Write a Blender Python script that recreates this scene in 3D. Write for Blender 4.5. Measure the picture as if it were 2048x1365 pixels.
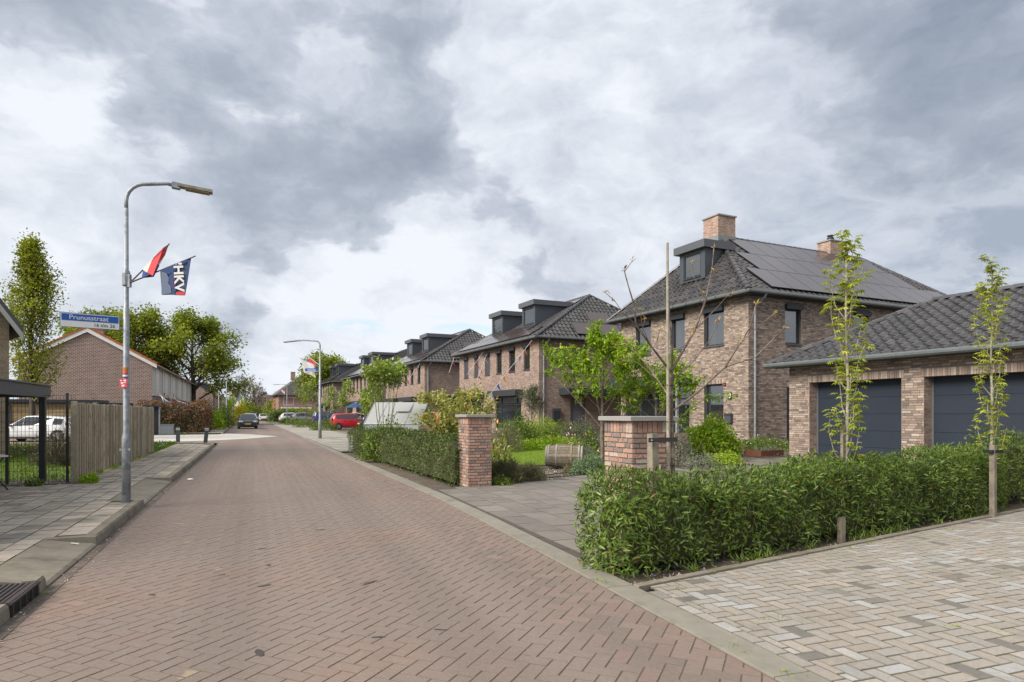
import bpy, math, random
import numpy as np
from mathutils import Vector, Matrix
for _o in list(bpy.data.objects): bpy.data.objects.remove(_o)
sc = bpy.context.scene
COL = sc.collection
rad = math.radians
# ------------------------------------------------------------------ camera
FPX, HZ, EYE = 1290.0, 828.0, 1.5          # focal length in photo pixels, horizon row, eye height
cam = bpy.data.cameras.new('camera'); camo = bpy.data.objects.new('camera', cam); COL.objects.link(camo)
camo.location = (0, 0, EYE); camo.rotation_euler = (rad(90), 0, 0)
cam.sensor_width = 36; cam.lens = FPX/2048*36; cam.shift_y = (HZ-682.5)/2048; cam.clip_end = 3000; cam.clip_start = .05
sc.camera = camo
# ------------------------------------------------------------------ exposure
sc.view_settings.view_transform = 'Standard'; sc.view_settings.look = 'None'
sc.view_settings.exposure = 0.86; sc.view_settings.gamma = 1; sc.view_settings.use_curve_mapping = False
# ------------------------------------------------------------------ sun and sky
SUN_EL, SUN_AZ = 38, -126                    # azimuth from +Y towards +X (degrees)
sl = bpy.data.lights.new('sun', 'SUN'); sl.energy = 3.3; sl.angle = rad(34); sl.color = (1, .94, .84)
so = bpy.data.objects.new('sun', sl); COL.objects.link(so)
_d = Vector((math.sin(rad(SUN_AZ))*math.cos(rad(SUN_EL)), math.cos(rad(SUN_AZ))*math.cos(rad(SUN_EL)), math.sin(rad(SUN_EL))))
so.rotation_euler = (-_d).to_track_quat('-Z', 'Y').to_euler()
W = bpy.data.worlds.new('World'); sc.world = W; W.use_nodes = True
nt = W.node_tree; nt.nodes.clear()
class NG:
    """tiny helper that writes node graphs"""
    def __init__(s, tree): s.t = tree
    def n(s, typ, **kw):
        x = s.t.nodes.new(typ)
        for k, v in kw.items(): setattr(x, k, v)
        return x
    def put(s, sock, v):
        if hasattr(v, 'links') or isinstance(v, bpy.types.NodeSocket): s.t.links.new(v, sock)
        else: sock.default_value = v
    def math(s, op, a, b=0.0, c=0.0, clamp=False):
        x = s.n('ShaderNodeMath', operation=op); x.use_clamp = clamp
        s.put(x.inputs[0], a); s.put(x.inputs[1], b)
        if op in ('MULTIPLY_ADD',): s.put(x.inputs[2], c)
        return x.outputs[0]
    def vmath(s, op, a, b=(0, 0, 0), out=0):
        x = s.n('ShaderNodeVectorMath', operation=op); s.put(x.inputs[0], a)
        if op == 'SCALE': s.put(x.inputs['Scale'], b)
        else: s.put(x.inputs[1], b)
        return x.outputs[out]
    def noise(s, vec, scale, detail=3, rough=.5, dist=0.0, dim='3D'):
        x = s.n('ShaderNodeTexNoise'); x.noise_dimensions = dim
        if vec is not None: s.put(x.inputs['Vector'], vec)
        s.put(x.inputs['Scale'], scale); s.put(x.inputs['Detail'], detail); s.put(x.inputs['Roughness'], rough); s.put(x.inputs['Distortion'], dist)
        return x
    def rng(s, v, a, b, c, d, smooth=False):
        x = s.n('ShaderNodeMapRange'); x.interpolation_type = 'SMOOTHSTEP' if smooth else 'LINEAR'
        s.put(x.inputs[0], v)
        for i, q in enumerate((a, b, c, d)): s.put(x.inputs[i+1], q)
        return x.outputs[0]
    def mix(s, f, a, b, mode='MIX'):
        x = s.n('ShaderNodeMix', data_type='RGBA', blend_type=mode)
        s.put(x.inputs[0], f); s.put(x.inputs[6], a if not isinstance(a, tuple) else (*a[:3], 1)); s.put(x.inputs[7], b if not isinstance(b, tuple) else (*b[:3], 1))
        return x.outputs[2]
    def ramp(s, f, stops, const=False):
        x = s.n('ShaderNodeValToRGB'); cr = x.color_ramp
        cr.interpolation = 'CONSTANT' if const else 'LINEAR'
        while len(cr.elements) < len(stops): cr.elements.new(.5)
        for e, (p, c) in zip(cr.elements, stops): e.position = p; e.color = (*c[:3], 1)
        s.put(x.inputs[0], f); return x.outputs[0]
g = NG(nt)
def ray(px, py): return Vector(((px-1024)/FPX, 1, (HZ-py)/FPX)).normalized()
tc = g.n('ShaderNodeTexCoord').outputs['Generated']
sep = g.n('ShaderNodeSeparateXYZ'); g.put(sep.inputs[0], tc)
zc = g.math('MAXIMUM', sep.outputs[2], 0.0)
den = g.math('ADD', zc, .16)
pl = g.n('ShaderNodeCombineXYZ'); g.put(pl.inputs[0], g.math('DIVIDE', sep.outputs[0], den)); g.put(pl.inputs[1], g.math('DIVIDE', sep.outputs[1], den)); pl.inputs[2].default_value = 1.7
pv = pl.outputs[0]
iso = g.vmath('MULTIPLY', tc, (1, 1, 1.7))
wn = g.noise(iso, 2.6, 5, .6); wv = g.vmath('SUBTRACT', wn.outputs['Color'], (.5, .5, .5))
iw = g.vmath('ADD', iso, g.vmath('SCALE', wv, .22)); dw = g.vmath('ADD', tc, g.vmath('SCALE', wv, .30))
plan = g.noise(g.vmath('ADD', pv, g.vmath('SCALE', wv, .7)), .85, 6, .55).outputs[0]
puff = g.noise(iw, 4.4, 10, .57).outputs[0]
back = g.noise(iw, 7.5, 9, .6).outputs[0]
fine = g.noise(iw, 19, 7, .62).outputs[0]
def lobes(L0, start):
    v = start
    for px, py, r0, r1, amp in L0: v = g.math('MULTIPLY_ADD', g.rng(g.vmath('DISTANCE', dw, tuple(ray(px, py)), out=1), r0, r1, 1, 0, True), amp, v)
    return v
# far layer: pale ragged cloud; near layer: grey cloud bodies with bright rims, gathered where the photograph has them
far = g.math('MULTIPLY_ADD', g.math('SUBTRACT', back, .5), 1.25, g.math('MULTIPLY_ADD', g.math('SUBTRACT', plan, .5), .5, .60))
far = lobes(((760, 660, .02, .28, .28), (120, 330, .03, .26, .10), (1250, 330, .05, .34, .05), (1990, 330, .06, .45, -.26), (1960, 20, .02, .2, -.12), (1780, 350, .03, .3, -.10), (490, 650, .01, .10, -.15)), far)
near = g.math('MULTIPLY_ADD', g.math('SUBTRACT', puff, .5), 1.35, g.math('MULTIPLY_ADD', g.math('SUBTRACT', plan, .5), .55, .34))
near = g.math('MULTIPLY_ADD', g.math('SUBTRACT', fine, .5), .16, near)
near = lobes(((640, 270, .05, .34, .23), (250, 70, .02, .32, .19), (40, 60, .02, .2, .12), (930, 200, .02, .20, .16), (680, 430, .02, .16, .17), (480, 630, .01, .15, .30), (1950, 60, .02, .28, .25), (1500, 40, .02, .2, .1), (1990, 420, .06, .4, .14), (1650, 90, .05, .26, .10), (1090, 560, .01, .14, .08), (200, 430, .01, .14, .06),
              (120, 320, .03, .24, -.16), (110, 600, .02, .22, -.16), (455, 250, .01, .07, -.10), (760, 665, .02, .24, -.36), (1130, 60, .03, .2, -.06), (1300, 330, .05, .30, -.14), (380, 560, .02, .12, -.14)), near)
body = g.rng(near, .40, .545, 0, 1, True); deep = g.rng(near, .44, .88, 0, 1)
cfar = g.ramp(far, [(.1, (.31, .35, .41)), (.35, (.42, .455, .51)), (.6, (.56, .585, .62)), (.85, (.70, .715, .735))])
cnear = g.ramp(deep, [(0, (.56, .585, .62)), (.22, (.43, .46, .51)), (.52, (.315, .348, .40)), (1, (.22, .254, .31))])
cloud = g.vmath('MULTIPLY', g.mix(g.math('MULTIPLY', body, .92), cfar, cnear), (.708, .722, .752))
sky = g.n('ShaderNodeTexSky'); sky.sky_type = 'NISHITA'; sky.sun_disc = False; sky.sun_elevation = rad(SUN_EL); sky.sun_rotation = rad(SUN_AZ)
blue = g.vmath('SCALE', sky.outputs[0], .11)
gapn = g.noise(g.vmath('MULTIPLY', tc, (1, 1, 5)), 9, 5, .6).outputs[0]
gap = 0.0
for px, py, r in ((720, 655, .05), (890, 648, .05), (1000, 660, .05), (1290, 470, .0)):
    dd = g.vmath('DISTANCE', g.vmath('MULTIPLY', tc, (1, 1, 4)), tuple(Vector(ray(px, py))*Vector((1, 1, 4)) if False else Vector((ray(px, py).x, ray(px, py).y, ray(px, py).z*4))), out=1)
    gap = g.math('ADD', g.rng(dd, r*.1, max(r*1.5, .001), 1, 0, True), gap)
gap = g.math('MULTIPLY', g.math('MINIMUM', gap, 1.0), g.rng(gapn, .46, .58, 0, .75, True))
col = g.mix(gap, cloud, blue)
bg = g.n('ShaderNodeBackground'); g.put(bg.inputs[0], col); bg.inputs[1].default_value = 1.0
wo = g.n('ShaderNodeOutputWorld'); nt.links.new(bg.outputs[0], wo.inputs[0])

# ------------------------------------------------------------------ small tools
R = random.Random(11)
def lin(h):
    h = h.lstrip('#'); c = [int(h[i:i+2], 16)/255 for i in (0, 2, 4)]
    return tuple(x/12.92 if x < .04045 else ((x+.055)/1.055)**2.4 for x in c)
def wx(px, Y): return (px-1024)*Y/FPX
def A(px, py, gz=0.0):
    Y = FPX*(EYE-gz)/(py-HZ); return (wx(px, Y), Y)
def wz(py, Y): return EYE+(HZ-py)*Y/FPX

class MB:
    """collects shapes and links them as ONE mesh object"""
    def __init__(s): s.v = []; s.f = []; s.m = []
    def add(s, vs, fs, m=0):
        o = len(s.v); s.v.extend(vs); s.f.extend(tuple(i+o for i in f) for f in fs); s.m.extend([m]*len(fs)); return s
    def box(s, x0, y0, z0, x1, y1, z1, m=0):
        if x0 > x1: x0, x1 = x1, x0
        if y0 > y1: y0, y1 = y1, y0
        if z0 > z1: z0, z1 = z1, z0
        return s.add([(x0, y0, z0), (x1, y0, z0), (x1, y1, z0), (x0, y1, z0), (x0, y0, z1), (x1, y0, z1), (x1, y1, z1), (x0, y1, z1)],
                     [(0, 3, 2, 1), (4, 5, 6, 7), (0, 1, 5, 4), (1, 2, 6, 5), (2, 3, 7, 6), (3, 0, 4, 7)], m)
    def prism(s, poly, z0, z1, m=0):
        n = len(poly)
        ar = sum(poly[i][0]*poly[(i+1) % n][1]-poly[(i+1) % n][0]*poly[i][1] for i in range(n))
        if ar < 0: poly = poly[::-1]
        return s.add([(x, y, z0) for x, y in poly]+[(x, y, z1) for x, y in poly],
                     [tuple(range(n-1, -1, -1)), tuple(range(n, 2*n))]+[(i, (i+1) % n, n+(i+1) % n, n+i) for i in range(n)], m)
    def slab(s, poly, z, bev=.004, dep=.012, m=0, tilt=(0, 0), ms=None):
        n = len(poly)
        ar = sum(poly[i][0]*poly[(i+1) % n][1]-poly[(i+1) % n][0]*poly[i][1] for i in range(n))
        if ar < 0: poly = poly[::-1]
        cx = sum(p[0] for p in poly)/n; cy = sum(p[1] for p in poly)/n
        zf = (lambda x, y: z(x, y)) if callable(z) else (lambda x, y: z+(x-cx)*tilt[0]+(y-cy)*tilt[1])
        top = []
        for x, y in poly:
            d = math.hypot(x-cx, y-cy) or 1; k = max(0, 1-bev*1.4/d); X, Y = cx+(x-cx)*k, cy+(y-cy)*k; top.append((X, Y, zf(X, Y)))
        mid = [(x, y, zf(x, y)-bev) for x, y in poly]; low = [(x, y, zf(x, y)-dep-bev) for x, y in poly]
        fs = [tuple(range(n))]
        for i in range(n):
            j = (i+1) % n; fs.append((n+i, n+j, j, i)); fs.append((2*n+i, 2*n+j, n+j, n+i))
        s.add(top+mid+low, fs, m)
        if ms is not None: s.m[-2*n:] = [ms]*(2*n)
        return s
    def tube(s, pts, rads, n=8, m=0, cap=True):
        pts = [Vector(p) for p in pts]; k = len(pts)
        if not hasattr(rads, '__len__'): rads = [rads]*k
        vs = []; fs = []; ref = None
        for i, p in enumerate(pts):
            t = (pts[min(i+1, k-1)]-pts[max(i-1, 0)])
            t = t.normalized() if t.length > 1e-9 else Vector((0, 0, 1))
            if ref is None: ref = Vector((1, 0, 0)) if abs(t.x) < .8 else Vector((0, 1, 0))
            a = (ref-t*ref.dot(t)).normalized(); b = t.cross(a); ref = a
            for j in range(n):
                q = 2*math.pi*j/n; w = p+(a*math.cos(q)+b*math.sin(q))*rads[i]; vs.append(tuple(w))
        for i in range(k-1):
            for j in range(n): fs.append((i*n+j, i*n+(j+1) % n, (i+1)*n+(j+1) % n, (i+1)*n+j))
        if cap: fs.append(tuple(range(n-1, -1, -1))); fs.append(tuple((k-1)*n+j for j in range(n)))
        return s.add(vs, fs, m)
    def obox(s, c, ax, ay, az, m=0):
        """box by centre and three half axes"""
        c = Vector(c); ax, ay, az = Vector(ax), Vector(ay), Vector(az)
        vs = [tuple(c+ax*i+ay*j+az*k) for k in (-1, 1) for i, j in ((-1, -1), (1, -1), (1, 1), (-1, 1))]
        return s.add(vs, [(0, 3, 2, 1), (4, 5, 6, 7), (0, 1, 5, 4), (1, 2, 6, 5), (2, 3, 7, 6), (3, 0, 4, 7)], m)
    def quad(s, a, b, c, d, m=0): return s.add([tuple(a), tuple(b), tuple(c), tuple(d)], [(0, 1, 2, 3)], m)
    def lathe(s, prof, n=20, c=(0, 0, 0), axis='z', m=0):
        vs = []; fs = []; k = len(prof)
        for r, h in prof:
            for j in range(n):
                q = 2*math.pi*j/n; a, b = r*math.cos(q), r*math.sin(q)
                vs.append({'z': (c[0]+a, c[1]+b, c[2]+h), 'x': (c[0]+h, c[1]+a, c[2]+b), 'y': (c[0]+b, c[1]+h, c[2]+a)}[axis])
        for i in range(k-1):
            for j in range(n): fs.append((i*n+j, i*n+(j+1) % n, (i+1)*n+(j+1) % n, (i+1)*n+j))
        fs.append(tuple(range(n-1, -1, -1))); fs.append(tuple((k-1)*n+j for j in range(n)))
        return s.add(vs, fs, m)
    def mesh(s, name, mats, smooth=False):
        me = bpy.data.meshes.new(name); me.from_pydata(s.v, [], s.f)
        mats = mats if isinstance(mats, (list, tuple)) else [mats]
        for q in mats: me.materials.append(q)
        if len(mats) > 1: me.polygons.foreach_set('material_index', s.m)
        if smooth: me.polygons.foreach_set('use_smooth', [True]*len(me.polygons))
        me.update(); return me
    def build(s, name, mats, parent=None, smooth=False, **kw): return link(name, s.mesh(name, mats, smooth), parent, **kw)
def link(name, data, parent=None, loc=None, rot=None, scale=None, mat4=None, **props):
    o = bpy.data.objects.new(name, data); COL.objects.link(o)
    if parent is not None: o.parent = parent
    if mat4 is not None: o.matrix_local = mat4
    if loc is not None: o.location = loc
    if rot is not None: o.rotation_euler = rot
    if scale is not None: o.scale = scale
    for k, v in props.items(): o[k] = v
    return o
def tag(o, label, cat, group=None):
    o['label'] = label; o['category'] = cat
    if group: o['group'] = group
    return o
def thing(name, label, cat, loc=(0, 0, 0), rz=0.0, group=None):
    o = link(name, None, None, loc=loc, rot=(0, 0, rz)); o.empty_display_size = .2
    return tag(o, label, cat, group)
def copy_tree(o, parent=None):
    c = o.copy(); COL.objects.link(c)
    if parent is not None: c.parent = parent
    for ch in KIDS(o): copy_tree(ch, c)
    return c
def KIDS(o): return [x for x in bpy.data.objects if x.parent is o]
def clip(poly, px, py, nx, ny):
    """part of a convex polygon with (p-(px,py)).n >= 0"""
    out = []; n = len(poly)
    for i in range(n):
        a, b = poly[i], poly[(i+1) % n]
        da = (a[0]-px)*nx+(a[1]-py)*ny; db = (b[0]-px)*nx+(b[1]-py)*ny
        if da >= 0: out.append(a)
        if (da >= 0) != (db >= 0):
            t = da/(da-db); out.append((a[0]+(b[0]-a[0])*t, a[1]+(b[1]-a[1])*t))
    return out
def area(p): return abs(sum(p[i][0]*p[(i+1) % len(p)][1]-p[(i+1) % len(p)][0]*p[i][1] for i in range(len(p))))/2
def rectp(cx, cy, hx, hy, a):
    c, s_ = math.cos(a), math.sin(a)
    return [(cx+u*hx*c-v*hy*s_, cy+u*hx*s_+v*hy*c) for u, v in ((-1, -1), (1, -1), (1, 1), (-1, 1))]

# ------------------------------------------------------------------ materials
MATS = {}
def base_mat(name):
    m = bpy.data.materials.new(name); m.use_nodes = True; t = m.node_tree; t.nodes.clear(); gg = NG(t)
    out = gg.n('ShaderNodeOutputMaterial'); MATS[name] = m
    return m, gg, out
def piece_random(gg):
    """one random number per separate piece, whether it is an object or an island of a joined mesh"""
    a = gg.n('ShaderNodeObjectInfo').outputs['Random']; b = gg.n('ShaderNodeNewGeometry').outputs['Random Per Island']
    return gg.math('FRACT', gg.math('ADD', gg.math('MULTIPLY', a, 7.13), b))
def mat(name, col, rough=.8, var=0.0, pal=None, nz=(0, 0), c2=None, c2n=(1, .5, .6), bump=(0, 0), metal=0.0, spec=.5, speck=None, ior=1.45, coat=0.0, blot=None, streak=None):
    """procedural surface: per-piece palette / value variation, cloudy tint, grain, relief"""
    if name in MATS: return MATS[name]
    m, gg, out = base_mat(name)
    pos = gg.n('ShaderNodeNewGeometry').outputs['Position']
    c = (*col, 1)
    if pal or var:
        r = piece_random(gg); r2 = gg.math('FRACT', gg.math('MULTIPLY', r, 17.31))
        if pal: c = gg.ramp(r, pal)
        if var: c = gg.mix(1.0, c, gg.vmath('SCALE', (1, 1, 1), gg.rng(r2, 0, 1, 1-var, 1+var)), 'MULTIPLY')
    if c2 is not None:
        q = gg.noise(pos, c2n[0], 4, .6).outputs[0]
        c = gg.mix(gg.rng(q, c2n[1], c2n[2], 0, 1, True), c, c2)
    if nz[1]:
        q = gg.noise(pos, nz[0], 6, .65).outputs[0]
        c = gg.mix(1.0, c, gg.vmath('SCALE', (1, 1, 1), gg.rng(q, .25, .75, 1-nz[1], 1+nz[1])), 'MULTIPLY')
    if streak:
        mp = gg.n('ShaderNodeMapping', vector_type='TEXTURE'); gg.put(mp.inputs[0], pos); mp.inputs['Rotation'].default_value = (0, 0, streak[0])
        q = gg.noise(gg.vmath('MULTIPLY', mp.outputs[0], (streak[2], streak[1], 1)), 1.0, 3, .5).outputs[0]
        c = gg.mix(1.0, c, gg.vmath('SCALE', (1, 1, 1), gg.rng(q, .3, .7, 1-streak[3], 1+streak[3])), 'MULTIPLY')
    if blot:
        q = gg.noise(pos, blot[3], 3, .5).outputs[0]
        c = gg.mix(gg.rng(q, blot[4], blot[4]+.05, 0, .6, True), c, blot[:3])
    if speck:
        v = gg.n('ShaderNodeTexVoronoi'); gg.put(v.inputs['Vector'], pos); v.inputs['Scale'].default_value = speck[0]
        rr = gg.n('ShaderNodeSeparateColor'); gg.put(rr.inputs[0], v.outputs['Color'])
        f = gg.math('MULTIPLY', gg.math('LESS_THAN', v.outputs['Distance'], speck[1]), gg.math('GREATER_THAN', rr.outputs[0], speck[2]))
        c = gg.mix(gg.math('MULTIPLY', f, speck[4] if len(speck) > 4 else .8), c, speck[3])
    b = gg.n('ShaderNodeBsdfPrincipled'); gg.put(b.inputs['Base Color'], c)
    b.inputs['Roughness'].default_value = rough; b.inputs['Metallic'].default_value = metal
    b.inputs['Specular IOR Level'].default_value = spec; b.inputs['IOR'].default_value = ior
    b.inputs['Coat Weight'].default_value = coat
    if bump[1]:
        bp = gg.n('ShaderNodeBump'); bp.inputs['Strength'].default_value = bump[1]; bp.inputs['Distance'].default_value = .02
        gg.put(bp.inputs['Height'], gg.noise(pos, bump[0], 5, .6).outputs[0]); gg.put(b.inputs['Normal'], bp.outputs[0])
    gg.t.links.new(b.outputs[0], out.inputs[0]); return m
LEAFGAIN = 1.32
def leafmat(name, pal, trans=.3, clump=1.2, rough=.5, spec=.35, cl=.35):
    if name in MATS: return MATS[name]
    m, gg, out = base_mat(name)
    r = piece_random(gg); c = gg.ramp(r, [(p, tuple(LEAFGAIN*q for q in k)) for p, k in pal])
    pos = gg.n('ShaderNodeNewGeometry').outputs['Position']
    q = gg.noise(pos, clump, 3, .6).outputs[0]
    c = gg.mix(1.0, c, gg.vmath('SCALE', (1, 1, 1), gg.rng(q, .3, .7, 1-cl, 1+cl)), 'MULTIPLY')
    b = gg.n('ShaderNodeBsdfPrincipled'); gg.put(b.inputs['Base Color'], c); b.inputs['Roughness'].default_value = rough; b.inputs['Specular IOR Level'].default_value = spec
    tr = gg.n('ShaderNodeBsdfTranslucent'); gg.put(tr.inputs[0], gg.mix(1.0, c, (1.25, 1.2, .6), 'MULTIPLY'))
    mx = gg.n('ShaderNodeMixShader'); mx.inputs[0].default_value = trans
    gg.t.links.new(b.outputs[0], mx.inputs[1]); gg.t.links.new(tr.outputs[0], mx.inputs[2]); gg.t.links.new(mx.outputs[0], out.inputs[0]); return m
def brickmat(name, c1, c2, mortar, bw=.22, rh=.0625, ms=.008, bump=.5, dark=None):
    """far brickwork whose bricks are too small to pick apart; local coordinates of an axis-aligned building"""
    if name in MATS: return MATS[name]
    m, gg, out = base_mat(name)
    oc = gg.n('ShaderNodeTexCoord').outputs['Object']; sp = gg.n('ShaderNodeSeparateXYZ'); gg.put(sp.inputs[0], oc)
    cb = gg.n('ShaderNodeCombineXYZ'); gg.put(cb.inputs[0], gg.math('ADD', sp.outputs[0], sp.outputs[1])); gg.put(cb.inputs[1], sp.outputs[2])
    br = gg.n('ShaderNodeTexBrick'); gg.put(br.inputs['Vector'], cb.outputs[0])
    br.inputs['Scale'].default_value = 1; br.inputs['Brick Width'].default_value = bw; br.inputs['Row Height'].default_value = rh; br.inputs['Mortar Size'].default_value = ms
    br.inputs['Color1'].default_value = (*c1, 1); br.inputs['Color2'].default_value = (*c2, 1); br.inputs['Mortar'].default_value = (*mortar, 1); br.inputs['Bias'].default_value = 0
    q = gg.noise(oc, 1.1, 6, .7).outputs[0]; q2 = gg.noise(oc, 14, 3, .6).outputs[0]
    c = gg.mix(1.0, br.outputs[0], gg.vmath('SCALE', (1, 1, 1), gg.rng(q, .3, .7, .84, 1.16)), 'MULTIPLY')
    c = gg.mix(1.0, c, gg.vmath('SCALE', (1, 1, 1), gg.rng(q2, .25, .75, .75, 1.25)), 'MULTIPLY')
    b = gg.n('ShaderNodeBsdfPrincipled'); gg.put(b.inputs['Base Color'], c); b.inputs['Roughness'].default_value = .9
    bp = gg.n('ShaderNodeBump'); bp.inputs['Strength'].default_value = bump; bp.inputs['Distance'].default_value = .01; bp.invert = True
    gg.put(bp.inputs['Height'], br.outputs['Fac']); gg.put(b.inputs['Normal'], bp.outputs[0])
    gg.t.links.new(b.outputs[0], out.inputs[0]); return m
def glassmat(name, tint=(.045, .05, .056), ior=2.9, rough=.02):
    return mat(name, tint, rough=rough, spec=.5, ior=ior)
def windowglass(name):
    m, gg, out = base_mat(name)
    t_ = gg.n('ShaderNodeBsdfTransparent'); t_.inputs[0].default_value = (.78, .82, .82, 1)
    b = gg.n('ShaderNodeBsdfPrincipled'); b.inputs['Base Color'].default_value = (.03, .035, .04, 1); b.inputs['Roughness'].default_value = .02; b.inputs['IOR'].default_value = 3.6
    mx = gg.n('ShaderNodeMixShader'); mx.inputs[0].default_value = .42
    gg.t.links.new(b.outputs[0], mx.inputs[1]); gg.t.links.new(t_.outputs[0], mx.inputs[2]); gg.t.links.new(mx.outputs[0], out.inputs[0]); return m
def clearmat(name, tint, f=.8):
    if name in MATS: return MATS[name]
    m, gg, out = base_mat(name)
    t_ = gg.n('ShaderNodeBsdfTransparent'); t_.inputs[0].default_value = (*tint, 1)
    b = gg.n('ShaderNodeBsdfPrincipled'); b.inputs['Base Color'].default_value = (*tint, 1); b.inputs['Roughness'].default_value = .08
    mx = gg.n('ShaderNodeMixShader'); mx.inputs[0].default_value = f
    gg.t.links.new(b.outputs[0], mx.inputs[1]); gg.t.links.new(t_.outputs[0], mx.inputs[2]); gg.t.links.new(mx.outputs[0], out.inputs[0]); return m

UA0 = math.atan2(.928, -.373)
ROADB = mat('road_brick', (0.140, 0.098, 0.084), .85, var=.05, pal=[(0, (0.196, 0.132, 0.104)), (.5, (0.213, 0.145, 0.115)), (1, (0.229, 0.157, 0.125))], nz=(30, .14), c2=(0.190, 0.148, 0.125), c2n=(0.280, 0.315, 0.504), bump=(220, .25), speck=(105, .2, .9, (0.420, 0.392, 0.350), .75), blot=(.36, .27, .17, 2.3, .69), streak=(UA0, 1.1, .05, .15))
ROADG = mat('gutter_brick', (0.144, 0.101, 0.086), .9, var=.09, pal=[(0, (0.115, 0.090, 0.072)), (1, (0.155, 0.122, 0.101))], nz=(12, .3), c2=(0.094, 0.076, 0.054), c2n=(2, .45, .65), bump=(200, .3))
ROADR = mat('road_brick_red', (.2, .14, .12), .85, var=.05, pal=[(0, (0.200, 0.141, 0.119)), (.5, (0.216, 0.154, 0.129)), (1, (0.209, 0.160, 0.134))], nz=(30, .14), c2=(.205, .155, .13), c2n=(1.0, .45, .7), bump=(220, .25), speck=(105, .2, .92, (.42, .39, .35), .7))
SAND = mat('joint_sand', (.105, .08, .06), .95, nz=(40, .3))
KERB = mat('kerb_concrete', (.225, .195, .148), .9, var=.10, nz=(9, .2), c2=(.14, .125, .092), c2n=(2.4, .46, .72), bump=(150, .3), speck=(130, .25, .75, (.42, .39, .32), .55))
JOINT = mat('soiled_joint', (.148, .116, .092), .95, nz=(9, .3))
JOINTD = mat('dark_joint', (.085, .073, .058), .95, nz=(9, .3))
JOINTG = mat('grey_joint', (.15, .133, .105), .95, nz=(9, .3), c2=(.115, .12, .045), c2n=(2.2, .58, .7))
JOINTT = mat('mossy_joint', (.11, .095, .06), .95, nz=(7, .35), c2=(.085, .085, .025), c2n=(1.6, .5, .66))
KERBR = mat('band_concrete', (0.222, 0.204, 0.167), .9, var=.06, nz=(7, .14), c2=(0.167, 0.152, 0.118), c2n=(2.2, .5, .75), bump=(150, .2))
TILE = mat('pavement_tile', (0.180, 0.180, 0.180), .92, var=.12, pal=[(0, (0.264, 0.233, 0.196)), (.12, (0.307, 0.265, 0.224)), (.2, (0.380, 0.328, 0.265)), (.8, (0.442, 0.372, 0.295)), (1, (0.472, 0.391, 0.301))], nz=(18, .2), c2=(.19, .175, .14), c2n=(1.1, .48, .7), bump=(140, .3), speck=(120, .25, .82, (0.450, 0.423, 0.369), .6))
TILEL = mat('light_path_tile', (0.281, 0.264, 0.230), .92, var=.1, pal=[(0, (0.297, 0.276, 0.238)), (1, (0.357, 0.327, 0.281))], nz=(10, .12), c2=(0.238, 0.225, 0.191), c2n=(0.680, 0.425, 0.637))
MOSS = mat('joint_moss', (.07, .068, .03), .95, nz=(6, .5), c2=(.055, .047, .037), c2n=(1.5, .42, .56))
DRIVE = mat('driveway_tile', (0.160, 0.152, 0.144), .85, var=.07, pal=[(0, (0.163, 0.145, 0.127)), (1, (0.198, 0.175, 0.153))], nz=(6, .14), c2=(0.136, 0.124, 0.112), c2n=(1.4, .5, .75), bump=(90, .15))
PAVER = mat('parking_paver', (0.231, 0.231, 0.231), .88, var=.06, pal=[(0, (0.297, 0.256, 0.214)), (.25, (0.319, 0.280, 0.240)), (.45, (0.288, 0.261, 0.229)), (.66, (0.306, 0.280, 0.248)), (.76, (0.333, 0.288, 0.243)), (.82, (0.359, 0.349, 0.336)), (.93, (0.348, 0.337, 0.323)), (.955, (0.177, 0.163, 0.139)), (1, (0.115, 0.112, 0.114))], nz=(40, .18), bump=(260, .3), c2=(0.219, 0.196, 0.154), c2n=(1.6, .5, .8), speck=(230, .25, .85, (0.139, 0.131, 0.115), .5))
SOIL = mat('soil', (.10, .078, .058), .95, nz=(22, .4), c2=(.15, .12, .09), c2n=(5, .45, .65), bump=(60, .6))
GRAVEL = mat('gravel', (.35, .3, .25), .9, var=.25, pal=[(0, (.22, .19, .16)), (.5, (.42, .36, .29)), (1, (.60, .55, .48))])
GRASSG = mat('grass_ground', (.085, .12, .03), .95, nz=(3, .35), c2=(.12, .12, .045), c2n=(.5, .45, .7), bump=(40, .5))
ANTH = mat('anthracite', (.033, .037, .044), .5, nz=(3, .06), spec=.4)
ANTHL = mat('anthracite_panel', (.055, .062, .073), .45, nz=(2, .08))
ZINC = mat('zinc', (.155, .17, .17), .45, metal=.5, nz=(5, .15))
ZINCL = mat('galvanised', (.30, .32, .34), .55, metal=.35, nz=(24, .2), c2=(.21, .23, .26), c2n=(9, .45, .62))
GLASS = windowglass('window_glass')
WHITE = mat('white_paint', (.72, .71, .68), .5, nz=(4, .06))
# ================================================================== GROUND
RP = [(-6, 4.92), (3.6, 1.5), (9.53, -.61), (11.55, -1.37), (26.1, -7.37), (48.4, -16.3), (101.8, -38.2), (180, -70.3)]
LP = [(-6, .63), (33, -15.04), (48.4, -21.65), (101.8, -43.6), (180, -75.7)]
def interp(P, y):
    for (a, x0), (b, x1) in zip(P, P[1:]):
        if y <= b or b == P[-1][0]:
            return x0+(x1-x0)*(y-a)/(b-a)
def RX(y): return interp(RP, y)
def LX(y): return interp(LP, y)
def seg_dir(P, y):
    d = Vector((interp(P, y+.05)-interp(P, y-.05), .1)).normalized(); return d
UL = Vector((-.373, .928)); NL = Vector((-.928, -.373)); OL = Vector((-6.05, 10.63))
def PL(u, n): p = OL+UL*u+NL*n; return (p.x, p.y)
UA = math.atan2(UL.y, UL.x)                 # street direction
BW = .25                                     # flush concrete band on the right
def hd(x, y): return (x-RX(y)-BW)*.925
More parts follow.
